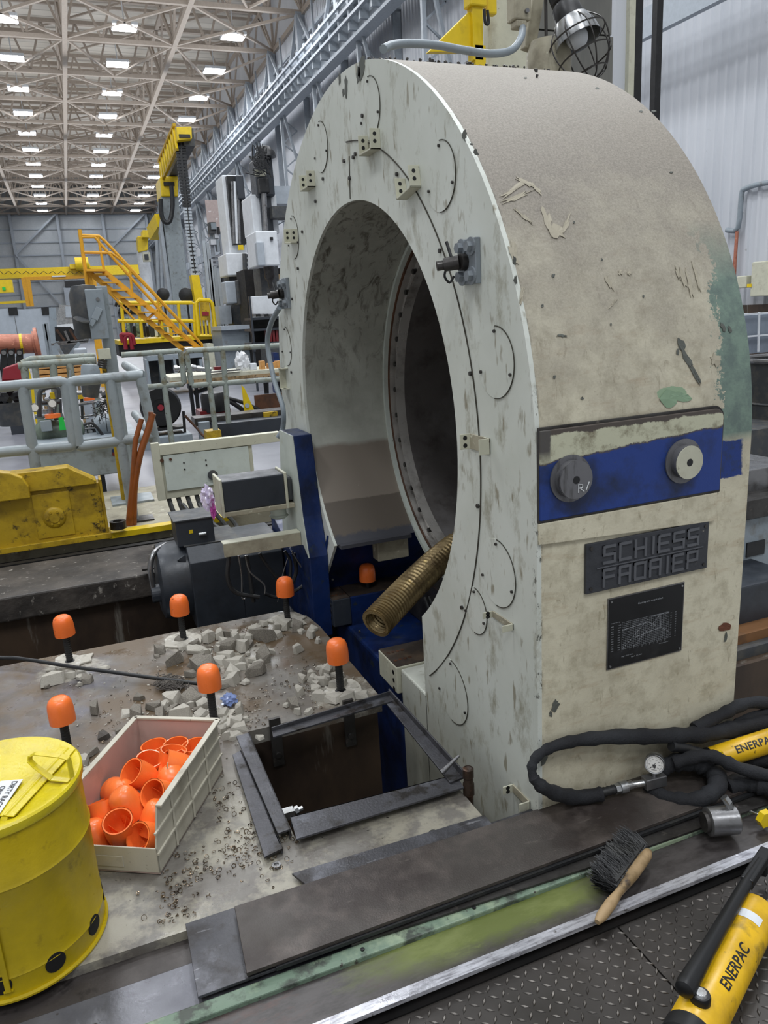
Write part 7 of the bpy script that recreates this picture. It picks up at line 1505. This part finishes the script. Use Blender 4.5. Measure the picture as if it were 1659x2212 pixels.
# right of the ring: crate, barrel, steel block, machine table
pw_ = thing('wire_crate', 'blue grey wire framed crate right of the ring', 'crate', tuple(PY(1640, 745, 7)))
pbox('crate_panel', 1606, 678, 1720, 760, 7.1, .8, mat('crate_blue', '7e8894', .5), pw_)
for y_ in (674, 722): pbox('crate_wire', 1600, y_, 1720, y_+3, 7, .04, 'white', pw_)
for x_ in (1640,): obj('crate_wire', B().tube([PY(x_, 674, 7), PY(x_-2, 760, 7)], .015, seg=6), 'white', pw_)
ba = thing('steel_drum', 'old grey steel drum with a rolled rim right of the ring', 'drum', tuple(PY(1680, 930, 4.6)))
c_ = PY(1690, 930, 4.7); h_2 = PY(1690, 775, 4.7).z-c_.z
obj('drum_shell', B().lathe([(.33, 0), (.33, h_2*.4), (.34, h_2*.42), (.33, h_2*.44), (.34, h_2*.97), (.30, h_2*.97), (.3, h_2*.5)], c_, (0, 0, 1), 40), 'motor_dusty', ba, smooth=True); obj('drum_rim', B().lathe([(.345+.022*math.cos(k*PI/4), h_2+.022*math.sin(k*PI/4)) for k in range(9)], c_, (0, 0, 1), 40), 'steel', ba, smooth=True)
pone('drum_pallet', 'dark timber blocks under the grey steel drum', 'pallet', 1600, 925, 1720, 1000, 4.3, .8, 'motor_dusty')
sb_ = thing('steel_table', 'grey cast machine table with a slot right of the ring', 'machine table', tuple(PY(1640, 1230, 2.9)))
pbox('table_top', 1560, 1078, 1720, 1118, 2.95, .9, 'steel_dark', sb_, bev=.004); pbox('table_face', 1560, 1118, 1720, 1235, 3.0, .8, 'grey_paint', sb_, bev=.004); pbox('cast_slot', 1614, 1170, 1652, 1200, 2.992, .02, 'black', sb_)
pone('steel_block', 'machined grey steel block on the table right of the ring', 'steel block', 1570, 1012, 1720, 1076, 3.1, .5, 'steel', bev=.006)
pone('dark_plate_stack', 'dark steel plates stacked below the machine table', 'plates', 1560, 1260, 1720, 1345, 2.7, .5, 'motor', bev=.01); pone('timber_block', 'orange brown timber block under the dark plates', 'timber', 1560, 1362, 1720, 1392, 2.6, .5, mat('timber', '7a5430', .7, 0, [('4a3828', 8, .5, .7)]))
pone('dull_block', 'dull grey brown block below the timber right of the ring', 'block', 1560, 1394, 1720, 1425, 2.55, .5, 'motor_dusty')
struct('wall_pit_side', bxp(B(), 1540, 1425, 1760, 1760, 2.5, .4), 'pit_wall', loc=(0, 0, 0))

# ================================================================ legs and feet down to the floor
def down(par, nm, x0, x1, y, Y, dep, m, z0=-.1):
    a_, b_ = PY(x0, y, Y), PY(x1, y, Y); obj(nm, B().box((a_.x, Y, z0), (b_.x, Y+dep, max(a_.z, z0+.02))), m, par)
down(tr, 'base_frame', 124, 164, 716, 24, 1.4, 'motor_dusty'); 
for x_ in (137, 147): down(rk, 'rack_foot', x_, x_+4, 773, 12.8, .05, 'grey_paint')
for x_ in (545, 630): down(sh_, 'rack_leg', x_, x_+4, 738, 15, .06, 'motor')
down(gp, 'base_plinth', 482, 540, 753, 20.3, 1.4, 'grey_paint'); down(va, 'mill_plinth', 494, 534, 594, 22.2, .8, 'motor_dusty'); down(vb, 'mill_plinth', 560, 600, 574, 18.3, .7, 'motor_dusty')
down(pp, 'pump_stand', 440, 495, 904, 9.95, .3, 'motor'); down(ro, 'stand_base', 0, 40, 799, 11.85, .3, 'motor')
for x_ in (85, 165): down(t_crate, 'crate_leg', x_, x_+6, 816, 11.1, .3, 'wood')
for f_, c_ in fans: obj('stand_leg', B().box((c_.x-.04, 27.0, -.1), (c_.x+.04, 27.06, c_.z-.95)), 'black', f_)
a_, b_ = PY(1022, 100, 5), PY(1044, 100, 5); obj('jib_mast', B().box((a_.x, 4.97, -.1), (b_.x, 5.05, a_.z)), 'yellow_bright', yj)
a_, b_ = PY(1146, 300, 5.5), PY(1322, 300, 5.5); obj('tower_base', B().box((a_.x, 5.5, -.1), (b_.x, 6.3, a_.z)), 'tower_grey', gcab)
# ================================================================ labels: place every twin within its row
def to_px(p):
    v = Vector(p)-CAM; z = v.dot(_f); return (W/2+FPX*v.dot(CR)/z, HH/2-FPX*v.dot(CU)/z)
twins = {}
for o in S.objects:
    if o.parent is None and o.get('label'): twins.setdefault(o['label'], []).append(o)
ORD = 'leftmost|second from the left|third from the left|fourth from the left|fifth from the left|sixth from the left|seventh from the left|eighth from the left|ninth from the left|tenth from the left|eleventh from the left|twelfth from the left|thirteenth from the left|fourteenth from the left|fifteenth from the left|sixteenth from the left|seventeenth from the left|eighteenth from the left'.split('|')
for o in S.objects:
    if o.parent is None and o.get('label') and len(o['label'].split()) > 16: o['label'] = o['label'].replace(' concrete', '')
for lab, L in twins.items():
    if len(L) < 2: continue
    L.sort(key=lambda o: to_px(o.location)[0])
    for i, o in enumerate(L):
        if i < len(ORD): o['label'] = (lab if len(lab.split()) < 13 else lab.replace(' concrete chunk', ' chunk'))+', '+(ORD[i] if i < len(L)-1 or i == 0 else 'rightmost')
